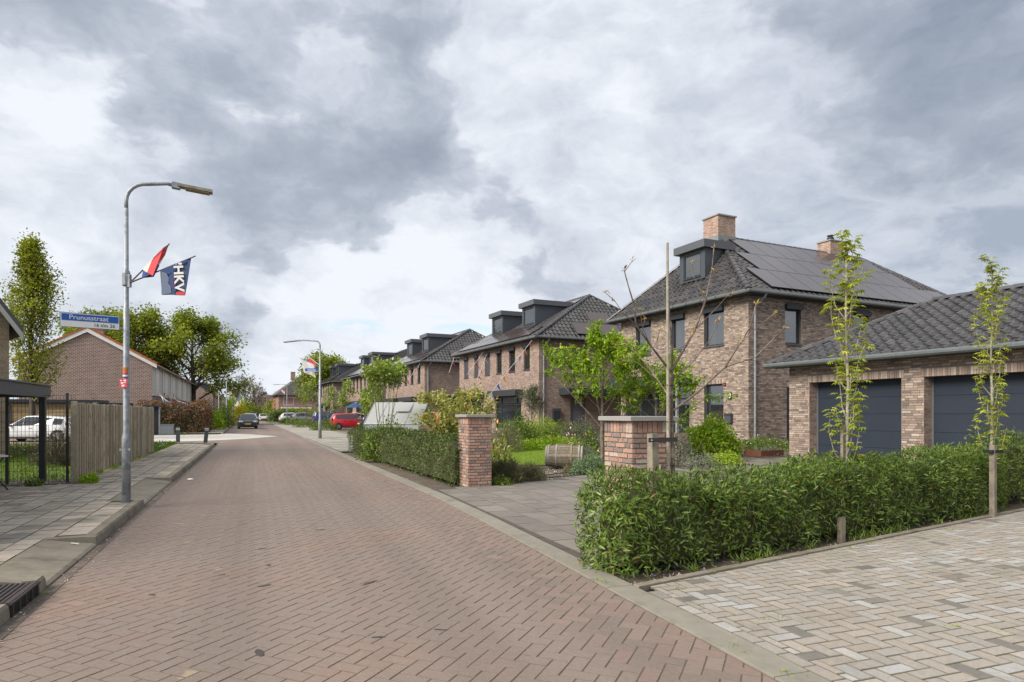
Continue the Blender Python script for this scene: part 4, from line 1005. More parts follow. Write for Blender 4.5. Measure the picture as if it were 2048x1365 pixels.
# house across the bend at the far end, with hipped roof
FH = thing('brick_house', 'distant brick house with grey tiled gable at the bend beyond parked cars', 'house', (-48.5, 134, .1), HA)
b = MB(); b.box(0, 0, -.3, 9.6, 12, 5.4); b.build('wall', brickmat('far_red_brick', (.20, .11, .085), (.30, .17, .13), (.26, .2, .17)), FH)
b = MB(); oh = .7; b.add([(-oh, -oh, 5.3), (9.6+oh, -oh, 5.3), (9.6+oh, 12+oh, 5.3), (-oh, 12+oh, 5.3), (4.8, .9, 9.6), (4.8, 11, 9.6)], [(0, 1, 4), (1, 2, 5, 4), (2, 3, 5), (3, 0, 4, 5), (3, 2, 1, 0)]); b.build('roof', mat('grey_roof', (.085, .08, .08), .8, nz=(3, .2), bump=(2.2, .5)), FH)
for a in (1.0, 5.6): window(FH, ('-y', 0), a, a+2.0, 3.2, 4.9, box=False, fm=FRAMEW, rec=-.02, sill=False)
window(FH, ('-y', 0), 1.0, 3.6, .6, 2.3, box=False, fm=FRAMEW, rec=-.02, sill=False); MB().box(.5, -1.2, 2.5, 6.5, -.01, 2.75).build('awning', WHITE, FH)
d_ = MB(); d_.box(3.9, -.1, 6.9, 5.5, 2, 8.3); d_.build('dormer', ANTHL, FH); MB().box(4.2, -.13, 7.1, 5.2, -.105, 8.1).build('dormer_window', FRAMEW, FH)
chimney(FH, 3.2, 3, 8.6, 10.3, .9, .8, CB); chimney(FH, 5.6, 4, 9.0, 10.6, 1.2, .8, CB)
EH = thing('farm_house', 'low dark house with wide brown roof closing the end of the street', 'house', (-82, 196, .0), 0)
b = MB(); b.box(0, 0, -.3, 22, 9, 2.6); b.build('wall', TB, EH); b = MB(); b.add([(-1, -1, 2.4), (23, -1, 2.4), (23, 10, 2.4), (-1, 10, 2.4), (4, 4.5, 7.4), (18, 4.5, 7.4)], [(0, 1, 5, 4), (1, 2, 5), (2, 3, 4, 5), (3, 0, 4), (3, 2, 1, 0)]); b.build('roof', MATS['old_roof_tile'], EH)
for a in (4, 9, 14): window(EH, ('-y', 0), a, a+2.5, .9, 2.1, box=False, fm=FRAMEW, rec=-.02, sill=False)
# ------------------------------------------------------------------ brick gate pillars
def pillar(name, label, c, la, sx, sy, h, pick=300):
    """square pillar, `c` = near corner on the ground, local x to the right, local y along the street"""
    P = thing(name, label, 'pillar', (*c, 0.0), la, 'brick gate pillars at the driveway'); e = eye_in(P); cap = .055; sold = .145; z1 = h-cap; zs = z1-sold; ch = zs/21
    b = MB(); b.box(.012, .012, -.1, sx-.012, sy-.012, z1); b.build('core', PMORT, P)
    specs = [(('-x', .004), -.004, sy, 0.0, zs, [], False, ch), (('-y', .004), .0, sx, 0.0, zs, [], False, ch)]
    brickwork(specs, P, PBM, pick, e, 'brick', .008)
    for face, n, L_ in (('-x', int(sy/.066), sy), ('-y', int(sx/.066), sx)):
        f = fmap((face, .004))
        for i in range(n):
            b0 = (f(i*L_/n+.004, -.02, zs+.006), f((i+1)*L_/n-.004, .008+R.uniform(-.003, .003), z1-.004)); lo = [min(b0[0][k], b0[1][k]) for k in range(3)]; hi = [max(b0[0][k], b0[1][k]) for k in range(3)]
            link('soldier_brick', unit_box(PBM, 'soldier_brick'), P, loc=lo, scale=[hi[k]-lo[k] for k in range(3)])
    bb = MB()                                 # far faces, seen only from another side
    n = 21
    for r in range(n):
        bb.box(sx-.01, 0, r*ch+.005, sx+.004, sy, (r+1)*ch-.006); bb.box(0, sy-.01, r*ch+.005, sx, sy+.004, (r+1)*ch-.006)
    bb.build('rear_brick_course', PBM, P, kind='stuff')
    b = MB(); b.slab([(-.06, -.06), (sx+.06, -.06), (sx+.06, sy+.06), (-.06, sy+.06)], h, .006, cap-.008); b.build('cap_stone', STONEC, P)
PA_ = math.atan2(.39, .92)
pillar('gate_pillar', 'brick gate pillar at the end of the clipped roadside hedge', (-.885, 13.07), PA_, .50, .62, 1.485)
pillar('gate_pillar', 'brick gate pillar behind the foreground hedge and bare young tree', (1.415, 7.58), PA_, .56, .62, 1.47)
lw = thing('low_garden_wall', 'low brick garden wall with upright top course behind the right pillar', 'wall', (4.86, 19.3, .2), HA)
b = MB(); b.box(0, 0, -.2, .5, .22, .62); b.build('core', PMORT, lw)
for r in range(9):
    for k in range(2): link('brick', unit_box(PBM, 'brick'), lw, loc=(k*.25+.003, -.01, r*.066+.004), scale=(.242, .05, .056))
for k in range(7): link('soldier_brick', unit_box(PBM, 'soldier_brick'), lw, loc=(k*.0715+.002, -.012, .602), scale=(.06, .24, .11))
# ================================================================== VEGETATION
NR = np.random.default_rng(5)
def unitv(a): return a/np.maximum(np.linalg.norm(a, axis=1, keepdims=True), 1e-9)
def leaves(name, P, D, L, Wd, m, parent=None, rich=False, Nn=None, droop=.25, kind=None, fold=.18):
    """N separate leaves as one mesh: base points P, axes D, lengths L, widths Wd"""
    N = len(P); P = np.asarray(P, float); D = unitv(np.asarray(D, float)); L = np.broadcast_to(L, (N,)).reshape(-1, 1); Wd = np.broadcast_to(Wd, (N,)).reshape(-1, 1)
    if Nn is None: Nn = NR.normal(size=(N, 3)); Nn[:, 2] += .9
    S = unitv(np.cross(D, Nn)); U = np.cross(S, D)
    if rich:
        T = [(0, 0, 0), (.3, .42, fold*.5), (.3, -.42, fold*.5), (.33, 0, -.0), (.68, .36, fold*.3), (.68, -.36, fold*.3), (.7, 0, -.04), (1, 0, 0)]
        F = [(0, 1, 3), (0, 3, 2), (1, 4, 6, 3), (3, 6, 5, 2), (4, 7, 6), (6, 7, 5)]
    else:
        T = [(0, 0, 0), (.45, .5, fold), (1, 0, 0), (.45, -.5, fold)]; F = [(0, 1, 2), (0, 2, 3)]
    k = len(T); V = np.empty((N, k, 3))
    for i, (x, s, u) in enumerate(T): V[:, i] = P+D*L*x+S*Wd*s+U*(Wd*u)-U*(L*droop*x*x)
    idx = []; ls = []
    for f in F: idx.append(f); ls.append(len(f))
    fl = np.concatenate([np.array(f) for f in F]); tot = len(fl)
    loops = (np.arange(N)[:, None]*k+fl[None, :]).reshape(-1); st = np.concatenate([[0], np.cumsum(ls)[:-1]]); starts = (np.arange(N)[:, None]*tot+st[None, :]).reshape(-1)
    me = bpy.data.meshes.new(name); me.vertices.add(N*k); me.vertices.foreach_set('co', V.reshape(-1)); me.loops.add(N*tot); me.loops.foreach_set('vertex_index', loops.astype(np.int32))
    me.polygons.add(N*len(F)); me.polygons.foreach_set('loop_start', starts.astype(np.int32)); me.polygons.foreach_set('loop_total', np.tile(np.array(ls, np.int32), N))
    me.materials.append(m); me.update(calc_edges=True); me.validate()
    o = link(name, me, parent)
    if kind: o['kind'] = kind
    return o
LM_LAUREL = leafmat('laurel_leaf', [(0, (0.040, 0.070, 0.011)), (.3, (0.069, 0.114, 0.015)), (.6, (0.095, 0.151, 0.021)), (.85, (0.125, 0.182, 0.029)), (.95, (0.167, 0.217, 0.040)), (.985, (0.150, 0.090, 0.025)), (1, (0.088, 0.042, 0.020))], .28, 3.0, .38, .4, .34)
LM_HEDGE = leafmat('clipped_leaf', [(0, (.026, .046, .010)), (.4, (.046, .072, .015)), (.75, (.068, .096, .020)), (.95, (.105, .135, .032)), (1, (.15, .165, .05))], .22, 2.5, .42, .28, .3)
LM_BRIGHT = leafmat('bright_leaf', [(0, (.085, .16, .008)), (.4, (.15, .25, .012)), (.75, (.22, .33, .022)), (.93, (.30, .37, .035)), (1, (.34, .27, .05))], .42, 2.2, .5, .3, .3)
LM_ACER = leafmat('acer_leaf', [(0, (.17, .22, .02)), (.5, (.27, .32, .035)), (.9, (.36, .38, .06)), (1, (.38, .30, .07))], .4, 2.0, .5, .3, .2)
LM_TREE = leafmat('tree_leaf', [(0, (0.096, 0.126, 0.018)), (.5, (0.156, 0.198, 0.024)), (.85, (0.222, 0.264, 0.035)), (1, (0.288, 0.312, 0.050))], .42, .35, .55, .25, .4)
LM_COL = leafmat('column_leaf', [(0, (.11, .135, .013)), (.5, (.17, .20, .02)), (.85, (.23, .25, .032)), (1, (.26, .25, .045))], .4, .6, .55, .25, .35)
LM_MAG = leafmat('magnolia_leaf', [(0, (.13, .17, .03)), (.4, (.22, .25, .055)), (.65, (.29, .30, .09)), (.82, (.37, .345, .16)), (.92, (.42, .38, .20)), (.97, (.48, .29, .02)), (1, (.40, .14, .03))], .35, 2.5, .5, .3, .3)
LM_MAPLE = leafmat('maple_leaf', [(0, (.085, .15, .015)), (.5, (.15, .22, .025)), (.8, (.22, .28, .05)), (.93, (.35, .36, .20)), (1, (.45, .42, .33))], .4, 1.0, .5, .25, .3)
LM_BEECH = leafmat('beech_leaf', [(0, (.06, .033, .022)), (.4, (.115, .062, .040)), (.75, (.18, .10, .066)), (.95, (.27, .17, .115)), (1, (.12, .11, .03))], .25, 1.4, .7, .2, .35)
LM_SHRUB = leafmat('shrub_leaf', [(0, (.055, .09, .015)), (.5, (.10, .15, .024)), (1, (.16, .21, .045))], .3, 2.2, .5, .3, .3)
LM_GREY = leafmat('grey_leaf', [(0, (.07, .08, .055)), (.5, (.13, .145, .105)), (1, (.22, .225, .18))], .2, 3.0, .7, .2, .3)
LM_SAGE = leafmat('sage_leaf', [(0, (.06, .10, .045)), (.5, (.105, .16, .08)), (1, (.17, .225, .13))], .25, 3.0, .6, .2, .25)
LM_LAV = leafmat('lavender_leaf', [(0, (.09, .10, .05)), (.5, (.15, .16, .085)), (.8, (.20, .17, .11)), (1, (.26, .22, .16))], .2, 2.0, .7, .2, .3)
LM_OLIVE = leafmat('olive_leaf', [(0, (.04, .05, .028)), (.5, (.08, .092, .055)), (1, (.14, .15, .10))], .2, 1.5, .6, .3, .3)
LM_LIME = leafmat('lime_leaf', [(0, (.13, .20, .015)), (.5, (.20, .29, .025)), (1, (.29, .36, .05))], .4, 2.5, .5, .25, .25)
LM_GRASS = leafmat('grass_blade', [(0, (.06, .12, .01)), (.5, (.10, .175, .015)), (.9, (.15, .22, .025)), (1, (.22, .23, .07))], .35, .9, .6, .2, .25)
LM_BUD = leafmat('bronze_bud', [(0, (.28, .15, .07)), (.5, (.38, .24, .12)), (1, (.30, .30, .10))], .3, 2, .6, .2, .2)
LM_YEL = leafmat('golden_leaf', [(0, (.25, .24, .01)), (.6, (.42, .38, .02)), (1, (.55, .50, .05))], .35, 1.2, .6, .2, .3)
LM_PINE = leafmat('pine_leaf', [(0, (.012, .025, .012)), (.6, (.028, .05, .022)), (1, (.05, .075, .03))], .1, .5, .7, .2, .35)
BARK = mat('bark', (.13, .10, .075), .9, nz=(18, .35), c2=(.20, .175, .14), c2n=(6, .45, .65), bump=(60, .5))
BARKL = mat('young_bark', (.27, .24, .185), .85, nz=(30, .3), c2=(.35, .32, .26), c2n=(12, .45, .65), bump=(70, .3))
BARKD = mat('dark_bark', (.075, .06, .05), .9, nz=(18, .35))
BARKP = mat('plum_bark', (.12, .085, .07), .8, nz=(24, .35), c2=(.25, .21, .17), c2n=(8, .5, .65))
STAKE = mat('stake_wood', (.23, .195, .15), .9, nz=(14, .25), c2=(.16, .14, .11), c2n=(5, .45, .65), bump=(40, .5))
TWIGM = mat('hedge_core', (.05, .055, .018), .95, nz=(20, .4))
def grow(p, d, L, r, lev, rs, out, tips, nch=(4, 6), spread=.7, shrink=.62, wander=.18, up=.15, n=5, f0=.3, taper=.35):
    """recursive limbs: appends (points, radii) to out and leaf-bearing twig points (point, direction) to tips"""
    d = Vector(d).normalized(); p = Vector(p); pts = [p.copy()]; rr = [r]; dirs = [d.copy()]
    for i in range(n):
        d = (d+Vector((rs.gauss(0, wander), rs.gauss(0, wander), rs.gauss(0, wander*.6)+up*.2))).normalized()
        p = p+d*(L/n); pts.append(p.copy()); rr.append(r*(1-(1-taper)*(i+1)/n)); dirs.append(d.copy())
    out.append((pts, rr))
    if lev <= 0:
        for i in range(1, n+1): tips.append((pts[i], dirs[i]))
        return
    k = rs.randint(*nch)
    for j in range(k):
        f = f0+(1-f0)*(j+rs.random()*.8)/k; i = min(n-1, int(f*n)); q = pts[i].lerp(pts[i+1], f*n-i); dd = dirs[i]
        az = rs.random()*6.283+j*2.4; a = dd.orthogonal().normalized(); b = dd.cross(a); s = spread*rs.uniform(.7, 1.25)
        nd = dd*math.cos(s)+(a*math.cos(az)+b*math.sin(az))*math.sin(s)+Vector((0, 0, up))
        grow(q, nd, L*shrink*rs.uniform(.75, 1.2)*(1.15-.45*f), max(r*.5*(1.1-.4*f), .003), lev-1, rs, out, tips, nch, spread, shrink, wander, up, max(3, n-1), f0, taper)
    tips.append((pts[-1], dirs[-1]))
def limbs(out, m, parent, name='trunk', big=6, mn=.004):
    b = MB()
    for pts, rr in out: b.tube(pts, [max(q, mn) for q in rr], big if rr[0] > .04 else 4, cap=False)
    return b.build(name, m, parent, smooth=True)
def leaf_on(tips, per, L, Wd, m, parent, name='crown', spread=.1, droop=.3, along=.6, rich=False, dz=-.1, nz=1.0):
    n = len(tips)*per; P = np.repeat(np.array([t[0] for t in tips]), per, 0)+NR.normal(size=(n, 3))*spread
    D = np.repeat(np.array([t[1] for t in tips]), per, 0)*along+NR.normal(size=(n, 3))*.6; D[:, 2] += dz
    Nn = NR.normal(size=(n, 3))*.6; Nn[:, 2] += nz
    s = NR.uniform(.7, 1.3, n); return leaves(name, P, D, L*s, Wd*s, m, parent, rich, Nn, droop)
def blob(n, rx, ry, rz, shell=.35, flat=0):
    v = unitv(NR.normal(size=(n, 3))); r = 1-shell*NR.random(n)**1.5; q = v*r[:, None]
    if flat: q[:, 2] = np.abs(q[:, 2])
    lump = 1+.13*np.sin(v[:, 0]*5+1)*np.cos(v[:, 1]*6)+.1*np.sin(v[:, 2]*7+v[:, 0]*4)
    return q*lump[:, None]*np.array([rx, ry, rz]), v
def shrub(name, label, cat, x, y, z, rx, ry, rz, n, L, Wd, m, group=None, up=.4, shell=.45, rich=False, stem=True, droop=.2):
    t = thing(name, label, cat, (x, y, z), 0, group); n = int(n*1.8); P, V = blob(n, rx, ry, rz, shell, 1); D = V+NR.normal(size=(n, 3))*.7; D[:, 2] += up
    Nn = V+NR.normal(size=(n, 3))*.5; Nn[:, 2] += .5; s = NR.uniform(.65, 1.3, n)
    leaves('foliage', P, D, L*s, Wd*s, m, t, rich, Nn, droop)
    if stem:
        b = MB()
        for i in range(9):
            a = R.random()*6.28; rr = R.uniform(.3, .75); b.tube([(0, 0, -.05), (math.cos(a)*rx*rr*.4, math.sin(a)*ry*rr*.4, rz*.4), (math.cos(a)*rx*rr, math.sin(a)*ry*rr, rz*.8)], [.014, .009, .004], 4, cap=False)
        b.build('stems', BARKD, t)
    return t
def hedge(name, label, p0, p1, width, h, n, L, Wd, m, z=0.0, rich=False, core=.14, rough=.05, taper=.1, cat='hedge', group=None, droop=.35, top=None, gap=0.0):
    """clipped hedge from p0 to p1 along its middle line"""
    p0, p1 = Vector((*p0, 0)), Vector((*p1, 0)); d = (p1-p0); Lh = d.length; d.normalize(); s = Vector((d.y, -d.x, 0))
    t = thing(name, label, cat, (p0.x, p0.y, z), math.atan2(d.y, d.x), group)     # local x along, y across
    w2 = width/2; hz = lambda u: h*(1+.05*np.sin(u*1.9+1)+.035*np.sin(u*4.3))+(0 if top is None else top(u))
    # leaves over the two sides, the ends and the top
    a_top, a_side, a_end = Lh*width, Lh*h, width*h; tot = a_top+2*a_side+2*a_end; P = []; V = []
    for ar, kind_ in ((a_top, 't'), (a_side, 'n'), (a_side, 'f'), (a_end, 'a'), (a_end, 'b')):
        k = int(n*ar/tot); u = NR.random(k)*Lh; a = NR.random(k); dep = NR.random(k)**2*(core+.1)-rough*NR.random(k); bulge = rough*1.3*np.sin(u*3.1+a*2)+rough*np.sin(u*7.3+a*5)
        dep = dep-bulge
        if kind_ == 't': q = np.stack([u, (a*2-1)*w2, hz(u)-dep], 1); v = np.tile([0, 0, 1.], (k, 1))
        elif kind_ in 'nf':
            sg = 1 if kind_ == 'f' else -1; zz = gap+a**.9*(hz(u)-gap); q = np.stack([u, sg*(w2*(1-taper*(1-a)*(1.0))-dep), zz], 1); v = np.tile([0, sg*1., .25], (k, 1))
        else:
            sg = 1 if kind_ == 'b' else -1; y_ = (NR.random(k)*2-1)*w2; q = np.stack([(Lh if sg > 0 else 0)-sg*dep, y_, gap+a*(h-gap)], 1); v = np.tile([sg*1., 0, .2], (k, 1))
        # round the long edges
        over = np.maximum(0, np.abs(q[:, 1])-w2*.72)/(w2*.28); q[:, 2] -= np.where(q[:, 2] > h*.8, over**2*.12*h, 0)
        eo = np.maximum(0, np.maximum(.25-q[:, 0], q[:, 0]-Lh+.25))/.25; q[:, 2] -= np.where(q[:, 2] > h*.8, eo**2*.1*h, 0); q[:, 1] *= 1-.14*np.minimum(eo, 1.2)**2
        P.append(q); V.append(v)
    P = np.concatenate(P); V = np.concatenate(V); k = len(P)
    D = V*.45+NR.normal(size=(k, 3))*.6; D[:, 2] += .1; Nn = V+NR.normal(size=(k, 3))*.45; Nn[:, 2] += .5; sc_ = NR.uniform(.65, 1.3, k)
    leaves('foliage', P, D, L*sc_, Wd*sc_, m, t, rich, Nn, droop)
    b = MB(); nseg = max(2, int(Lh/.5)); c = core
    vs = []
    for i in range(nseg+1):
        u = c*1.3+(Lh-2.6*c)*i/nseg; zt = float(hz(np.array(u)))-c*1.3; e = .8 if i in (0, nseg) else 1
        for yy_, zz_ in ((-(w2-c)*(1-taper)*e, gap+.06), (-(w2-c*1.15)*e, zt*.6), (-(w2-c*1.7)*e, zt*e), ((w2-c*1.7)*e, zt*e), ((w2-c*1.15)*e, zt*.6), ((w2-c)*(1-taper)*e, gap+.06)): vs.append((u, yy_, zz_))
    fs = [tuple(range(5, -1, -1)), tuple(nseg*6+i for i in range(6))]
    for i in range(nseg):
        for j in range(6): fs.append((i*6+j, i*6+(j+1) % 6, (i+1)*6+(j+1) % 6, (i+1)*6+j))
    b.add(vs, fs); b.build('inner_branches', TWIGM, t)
    b = MB()
    for i in range(int(Lh/.28)):
        u = .2+i*.28+R.uniform(-.08, .08); yy_ = R.uniform(-.5, .3)*w2
        if u > Lh-.1: break
        b.tube([(u, yy_, -.08), (u+R.uniform(-.06, .06), yy_-.03, .2), (u+R.uniform(-.15, .15), yy_+R.uniform(-.12, .12), h*.6)], [.018, .013, .008], 5, cap=False)
    b.build('stems', BARK, t)
    return t
# ---- the two hedges by the road
hp = lambda u, n: tuple(E1+ED*u+EN*n)
hedge('laurel_hedge', 'loose glossy laurel hedge beside the pale parking bay in the foreground', hp(-.02, .60), hp(7.95, .48), .72, .86, 38000, .063, .0185, LM_LAUREL, z=.01, rich=True, rough=.03, taper=.14, gap=.0, core=.12, top=lambda u: .012*u-.03)
hedge('laurel_hedge', 'short laurel hedge at the right edge beyond the last staked tree', hp(8.35, .62), hp(11.6, .5), .75, 1.06, 7000, .066, .022, LM_LAUREL, z=.01, rich=True, rough=.05, taper=.1, gap=.05)
u_ = Vector((-.40, .917)).normalized(); nR = Vector((.917, .40)); h0 = Vector((-1.28, 13.35)); 
hedge('clipped_hedge', 'dense clipped evergreen hedge along the road left of the gate pillar', tuple(h0+nR*.42), tuple(h0+nR*.42+u_*12.6), .92, .99, 20000, .06, .025, LM_HEDGE, z=0, rough=.025, taper=.12, core=.1)
# ---- staked young trees in the foreground hedge
def stake(name, label, x, y, h, s=.045, lean=(0, 0), group='wooden tree stakes in the hedge'):
    t = thing(name, label, 'stake', (x, y, 0), .5, group); b = MB(); b.prism(rectp(0, 0, s, s, 0), -.1, h); o = b.build('post', STAKE, t)
    t.rotation_euler = (lean[0], lean[1], .5); return t
RUB = mat('tree_strap', (.012, .012, .012), .75)
# bare plum tree, at the left end of the hedge
tx, ty = 1.625, 6.57
PT = thing('young_tree', 'bare young tree with bronze buds tied to a tall pole by the gate pillar', 'tree', (tx, ty, 0), 0, 'young staked trees in the foreground hedge')
rs = random.Random(3); out = []; tips = []
k1 = FPX/ty
def pp(px, py, dy=0.0): Y = ty+dy; return Vector((wx(px, Y)-tx, dy, wz(py, Y)))
br = [[(1347, 1150, 0), (1346, 950, 0), (1343, 830, .0), (1344, 700, .02), (1338, 640, .02), (1335, 560, .03)],
      [(1346, 822, 0), (1395, 785, -.12), (1450, 735, -.25), (1478, 690, -.33), (1500, 655, -.36), (1512, 610, -.4)],
      [(1450, 735, -.25), (1510, 715, -.35), (1570, 655, -.5)],
      [(1478, 690, -.33), (1520, 650, -.42), (1548, 628, -.5)],
      [(1344, 740, 0), (1390, 660, .2), (1412, 600, .3), (1424, 540, .4), (1428, 495, .45)],
      [(1390, 660, .2), (1430, 620, .3), (1455, 592, .38)],
      [(1344, 762, 0), (1385, 725, .1), (1420, 680, .15), (1440, 640, .2)],
      [(1340, 742, 0), (1300, 690, -.2), (1272, 650, -.3), (1268, 610, -.33), (1256, 570, -.4), (1248, 540, -.42)],
      [(1272, 650, -.3), (1245, 625, -.4), (1228, 600, -.45)],
      [(1340, 795, 0), (1315, 760, .2), (1290, 725, .35), (1262, 695, .45), (1232, 688, .5)],
      [(1315, 760, .2), (1275, 725, .3), (1248, 722, .38)],
      [(1300, 690, -.2), (1285, 655, -.3), (1280, 620, -.33)],
      [(1344, 700, .02), (1375, 690, -.1), (1385, 670, -.15)],
      [(1290, 725, .35), (1310, 690, .4), (1318, 675, .4)],
      [(1412, 600, .3), (1395, 570, .3), (1383, 545, .32)]]
rads_ = [.025, .014, .007, .006, .013, .006, .008, .012, .006, .011, .006, .005, .006, .004, .005]
for bb, r_ in zip(br, rads_):
    ps = [pp(*q) for q in bb]; out.append((ps, [r_*(1-.62*i/(len(ps)-1)) for i in range(len(ps))]))
    if bb is not br[0]: tips.append((ps[-1], (ps[-1]-ps[-2]).normalized()))
    for i in range(1, len(ps)-1):
        if bb is not br[0] and rs.random() < .6:
            q = ps[i]+(ps[i+1]-ps[i])*rs.random(); d = ((ps[i+1]-ps[i]).normalized()+Vector((rs.gauss(0, .6), rs.gauss(0, .6), rs.uniform(0, .8)))).normalized(); e = q+d*rs.uniform(.05, .16)
            out.append(([q, e], [.004, .0025])); tips.append((e, d))
limbs(out, BARKP, PT, 'trunk', 8, .002)
leaf_on(tips, 7, .04, .013, LM_BUD, PT, 'bud_leaves', .008, .2, .9)['kind'] = 'stuff'
po = thing('tree_pole', 'thin tall bamboo support pole beside the bare tree trunk', 'pole', (tx-.04, ty-.04, 0), 0); MB().tube([(0, 0, 0), (-.005, 0, 1.5), (-.012, .0, wz(486, ty-.04))], [.019, .017, .013], 8).build('shaft', BARKL, po)
for z in (.98, 1.42, 1.79): MB().tube([(-.02, -.015, z), (.05, .012, z-.004), (.075, .05, z)], .006, 5).build('tie', RUB, po)
st = stake('tree_stake', 'short square stake with wide black strap left of the bare tree', 1.405, 6.43, wz(868, 6.4), .040)
sp = thing('tree_strap', 'wide black rubber strap from the short stake to the bare tree', 'strap', (wx(1300, 6.4), 6.38, 0), 0)
b = MB(); b.obox((.11, -.06, wz(880, 6.35)), (.135, -.012, .004), (.006, .004, 0), (0, 0, .022)); b.build('band', RUB, sp); MB().lathe([(.009, 0), (.009, .006)], 8, (.0, -.062, wz(881, 6.3)), 'y').build('nail', ZINCL, sp)
def acer(label, x, y, h, seed, stake_label):
    T = thing('young_tree', label, 'tree', (x, y, 0), 0, 'young staked trees in the foreground hedge'); rs = random.Random(seed); out = []; tips = []
    tp = [Vector((0, 0, -.05))]
    for i in range(1, 9): tp.append(Vector((rs.gauss(0, .012), rs.gauss(0, .012), h*i/8*.985)))
    out.append((tp, [.032*(1-.85*i/8)+.003 for i in range(9)]))
    def at(z): f = max(0, z)/h/.985*8; i = min(7, int(f)); return tp[i].lerp(tp[i+1], f-i)
    n = 26
    for i in range(n):
        z = .75+(h-.85)*i/n+rs.uniform(-.05, .05); az = i*2.4+rs.uniform(-.4, .4); p = at(z); L_ = (.62 if z < h*.7 else .62-.45*(z-h*.7)/(h*.3))*rs.uniform(.6, 1.05)
        o_ = Vector((math.cos(az), math.sin(az), 0)); pts = [p, p+o_*L_*.22+Vector((0, 0, L_*.3)), p+o_*L_*.32+Vector((0, 0, L_*.75)), p+o_*L_*.34+Vector((rs.gauss(0, .03), 0, L_*1.1))]
        out.append((pts, [.009, .007, .005, .003]))
        for q in range(5):
            f = .35+q*.16; k = min(2, int(f*3)); tips.append((pts[k].lerp(pts[k+1], f*3-k)+Vector((rs.gauss(0, .02), rs.gauss(0, .02), 0)), o_+Vector((0, 0, .3))))
    tips.append((tp[-1], Vector((0, 0, 1))))
    limbs(out, BARKL, T, 'trunk', 8, .003)
    P = []; D = []; L_ = []
    for p, d in tips:
        for q in range(rs.randint(3, 5)):
            c = Vector(p)+Vector((rs.gauss(0, .03), rs.gauss(0, .03), rs.gauss(0, .03))); yaw = rs.random()*6.28; s = rs.uniform(.06, .095); f_ = Vector((math.cos(yaw), math.sin(yaw), rs.uniform(-.5, .1)))
            side = f_.cross(Vector((0, 0, 1))).normalized()
            for ang in (-1.25, -.62, 0, .62, 1.25): P.append(c); D.append(f_*math.cos(ang)+side*math.sin(ang)); L_.append(s*(1 if ang == 0 else .92 if abs(ang) < 1 else .62))
    Nn = np.tile([0, 0, 1.], (len(P), 1))+NR.normal(size=(len(P), 3))*.15
    leaves('crown', np.array([tuple(q) for q in P]), np.array([tuple(q) for q in D]), np.array(L_)*1.15, np.array(L_)*.30, LM_ACER, T, False, Nn, .25)
    return T
a1 = A(1703, 1068); acer('slender young maple before the first garage door, left of two', a1[0], a1[1]+.12, wz(468, a1[1]), 4, '')
a2 = A(1988, 1022); acer('slender young maple before the second garage door, right of two', a2[0], a2[1]+.05, wz(522, a2[1]), 9, '')
stake('tree_stake', 'round-topped stake at hedge foot by the left slender maple', *hp(3.42, .22), .27, .032)
stake('tree_stake', 'thin stake standing against the left slender maple trunk', a1[0]-.06, a1[1]+.1, 1.36, .018)
stake('tree_stake', 'strapped square stake in the hedge gap by the right slender maple', *A(1986, 1035), wz(890, 9.4), .034)
s2 = thing('tree_strap', 'short black strap holding the right slender maple to its stake', 'strap', (A(1986, 1035)[0], A(1986, 1035)[1], wz(903, 9.4)), .4); MB().obox((.05, .03, 0), (.13, .0, 0), (0, .065, 0), (0, 0, .022)).build('band', RUB, s2)
# ---- soil litter and weeds by the hedge
P = np.array([(*hp(R.uniform(-.6, 1.6), R.uniform(.05, 1.1)), .02) for _ in range(700)]+[(*hp(R.uniform(1.6, 8), R.uniform(.08, .25)), .02) for _ in range(250)]); P = P[[hd(p[0], p[1]) > .03 for p in P]]
P[:, 2] = [hg(p[0], p[1])-.03 for p in P]; k = len(P)
leaves('soil_pebbles', P, NR.normal(size=(k, 3))*np.array([1, 1, .2]), NR.uniform(.012, .035, k), NR.uniform(.01, .026, k), GRAVEL, None, True, np.tile([0, 0, 1.], (k, 1)), -.5, 'stuff', -.6)
P = np.array([(*hp(R.uniform(-.1, 7.8), R.uniform(.05, .22)), -.01) for _ in range(900)]+[(*hp(R.gauss(.35, .25), R.gauss(.2, .07)), -.01) for _ in range(260)]); P = P[[hd(p[0], p[1]) > .06 for p in P]]; k = len(P); D = NR.normal(size=(k, 3))*.6; D[:, 2] = 1
keep = (np.sin(P[:, 0]*3.1)+np.sin(P[:, 0]*7.7+1)) > .1; leaves('weeds', P[keep], D[keep], NR.uniform(.04, .15, keep.sum()), .012, LM_SHRUB, None, False, None, .4, 'stuff')
P = []                                        # tufts in the joints beside the band and bay
for px, py, n in ((1197, 1160, 40), (1208, 1164, 50), (1468, 1294, 30), (1495, 1307, 25), (1575, 1347, 20), (1395, 1206, 15), (1360, 1180, 25), (1526, 1238, 20), (1560, 1235, 16), (1910, 1255, 20), (1740, 1088, 40), (1700, 1096, 40), (1900, 1060, 25), (225, 993, 25), (300, 990, 30), (88, 1185, 20)):
    x, y = A(px, py, .01); P += [(x+R.gauss(0, .03), y+R.gauss(0, .035), .005) for _ in range(n)]
P = np.array(P); k = len(P); D = NR.normal(size=(k, 3))*.7; D[:, 2] = .7; leaves('joint_tufts', P, D, NR.uniform(.012, .034, k), .006, LM_LIME, None, False, None, .4, 'stuff')
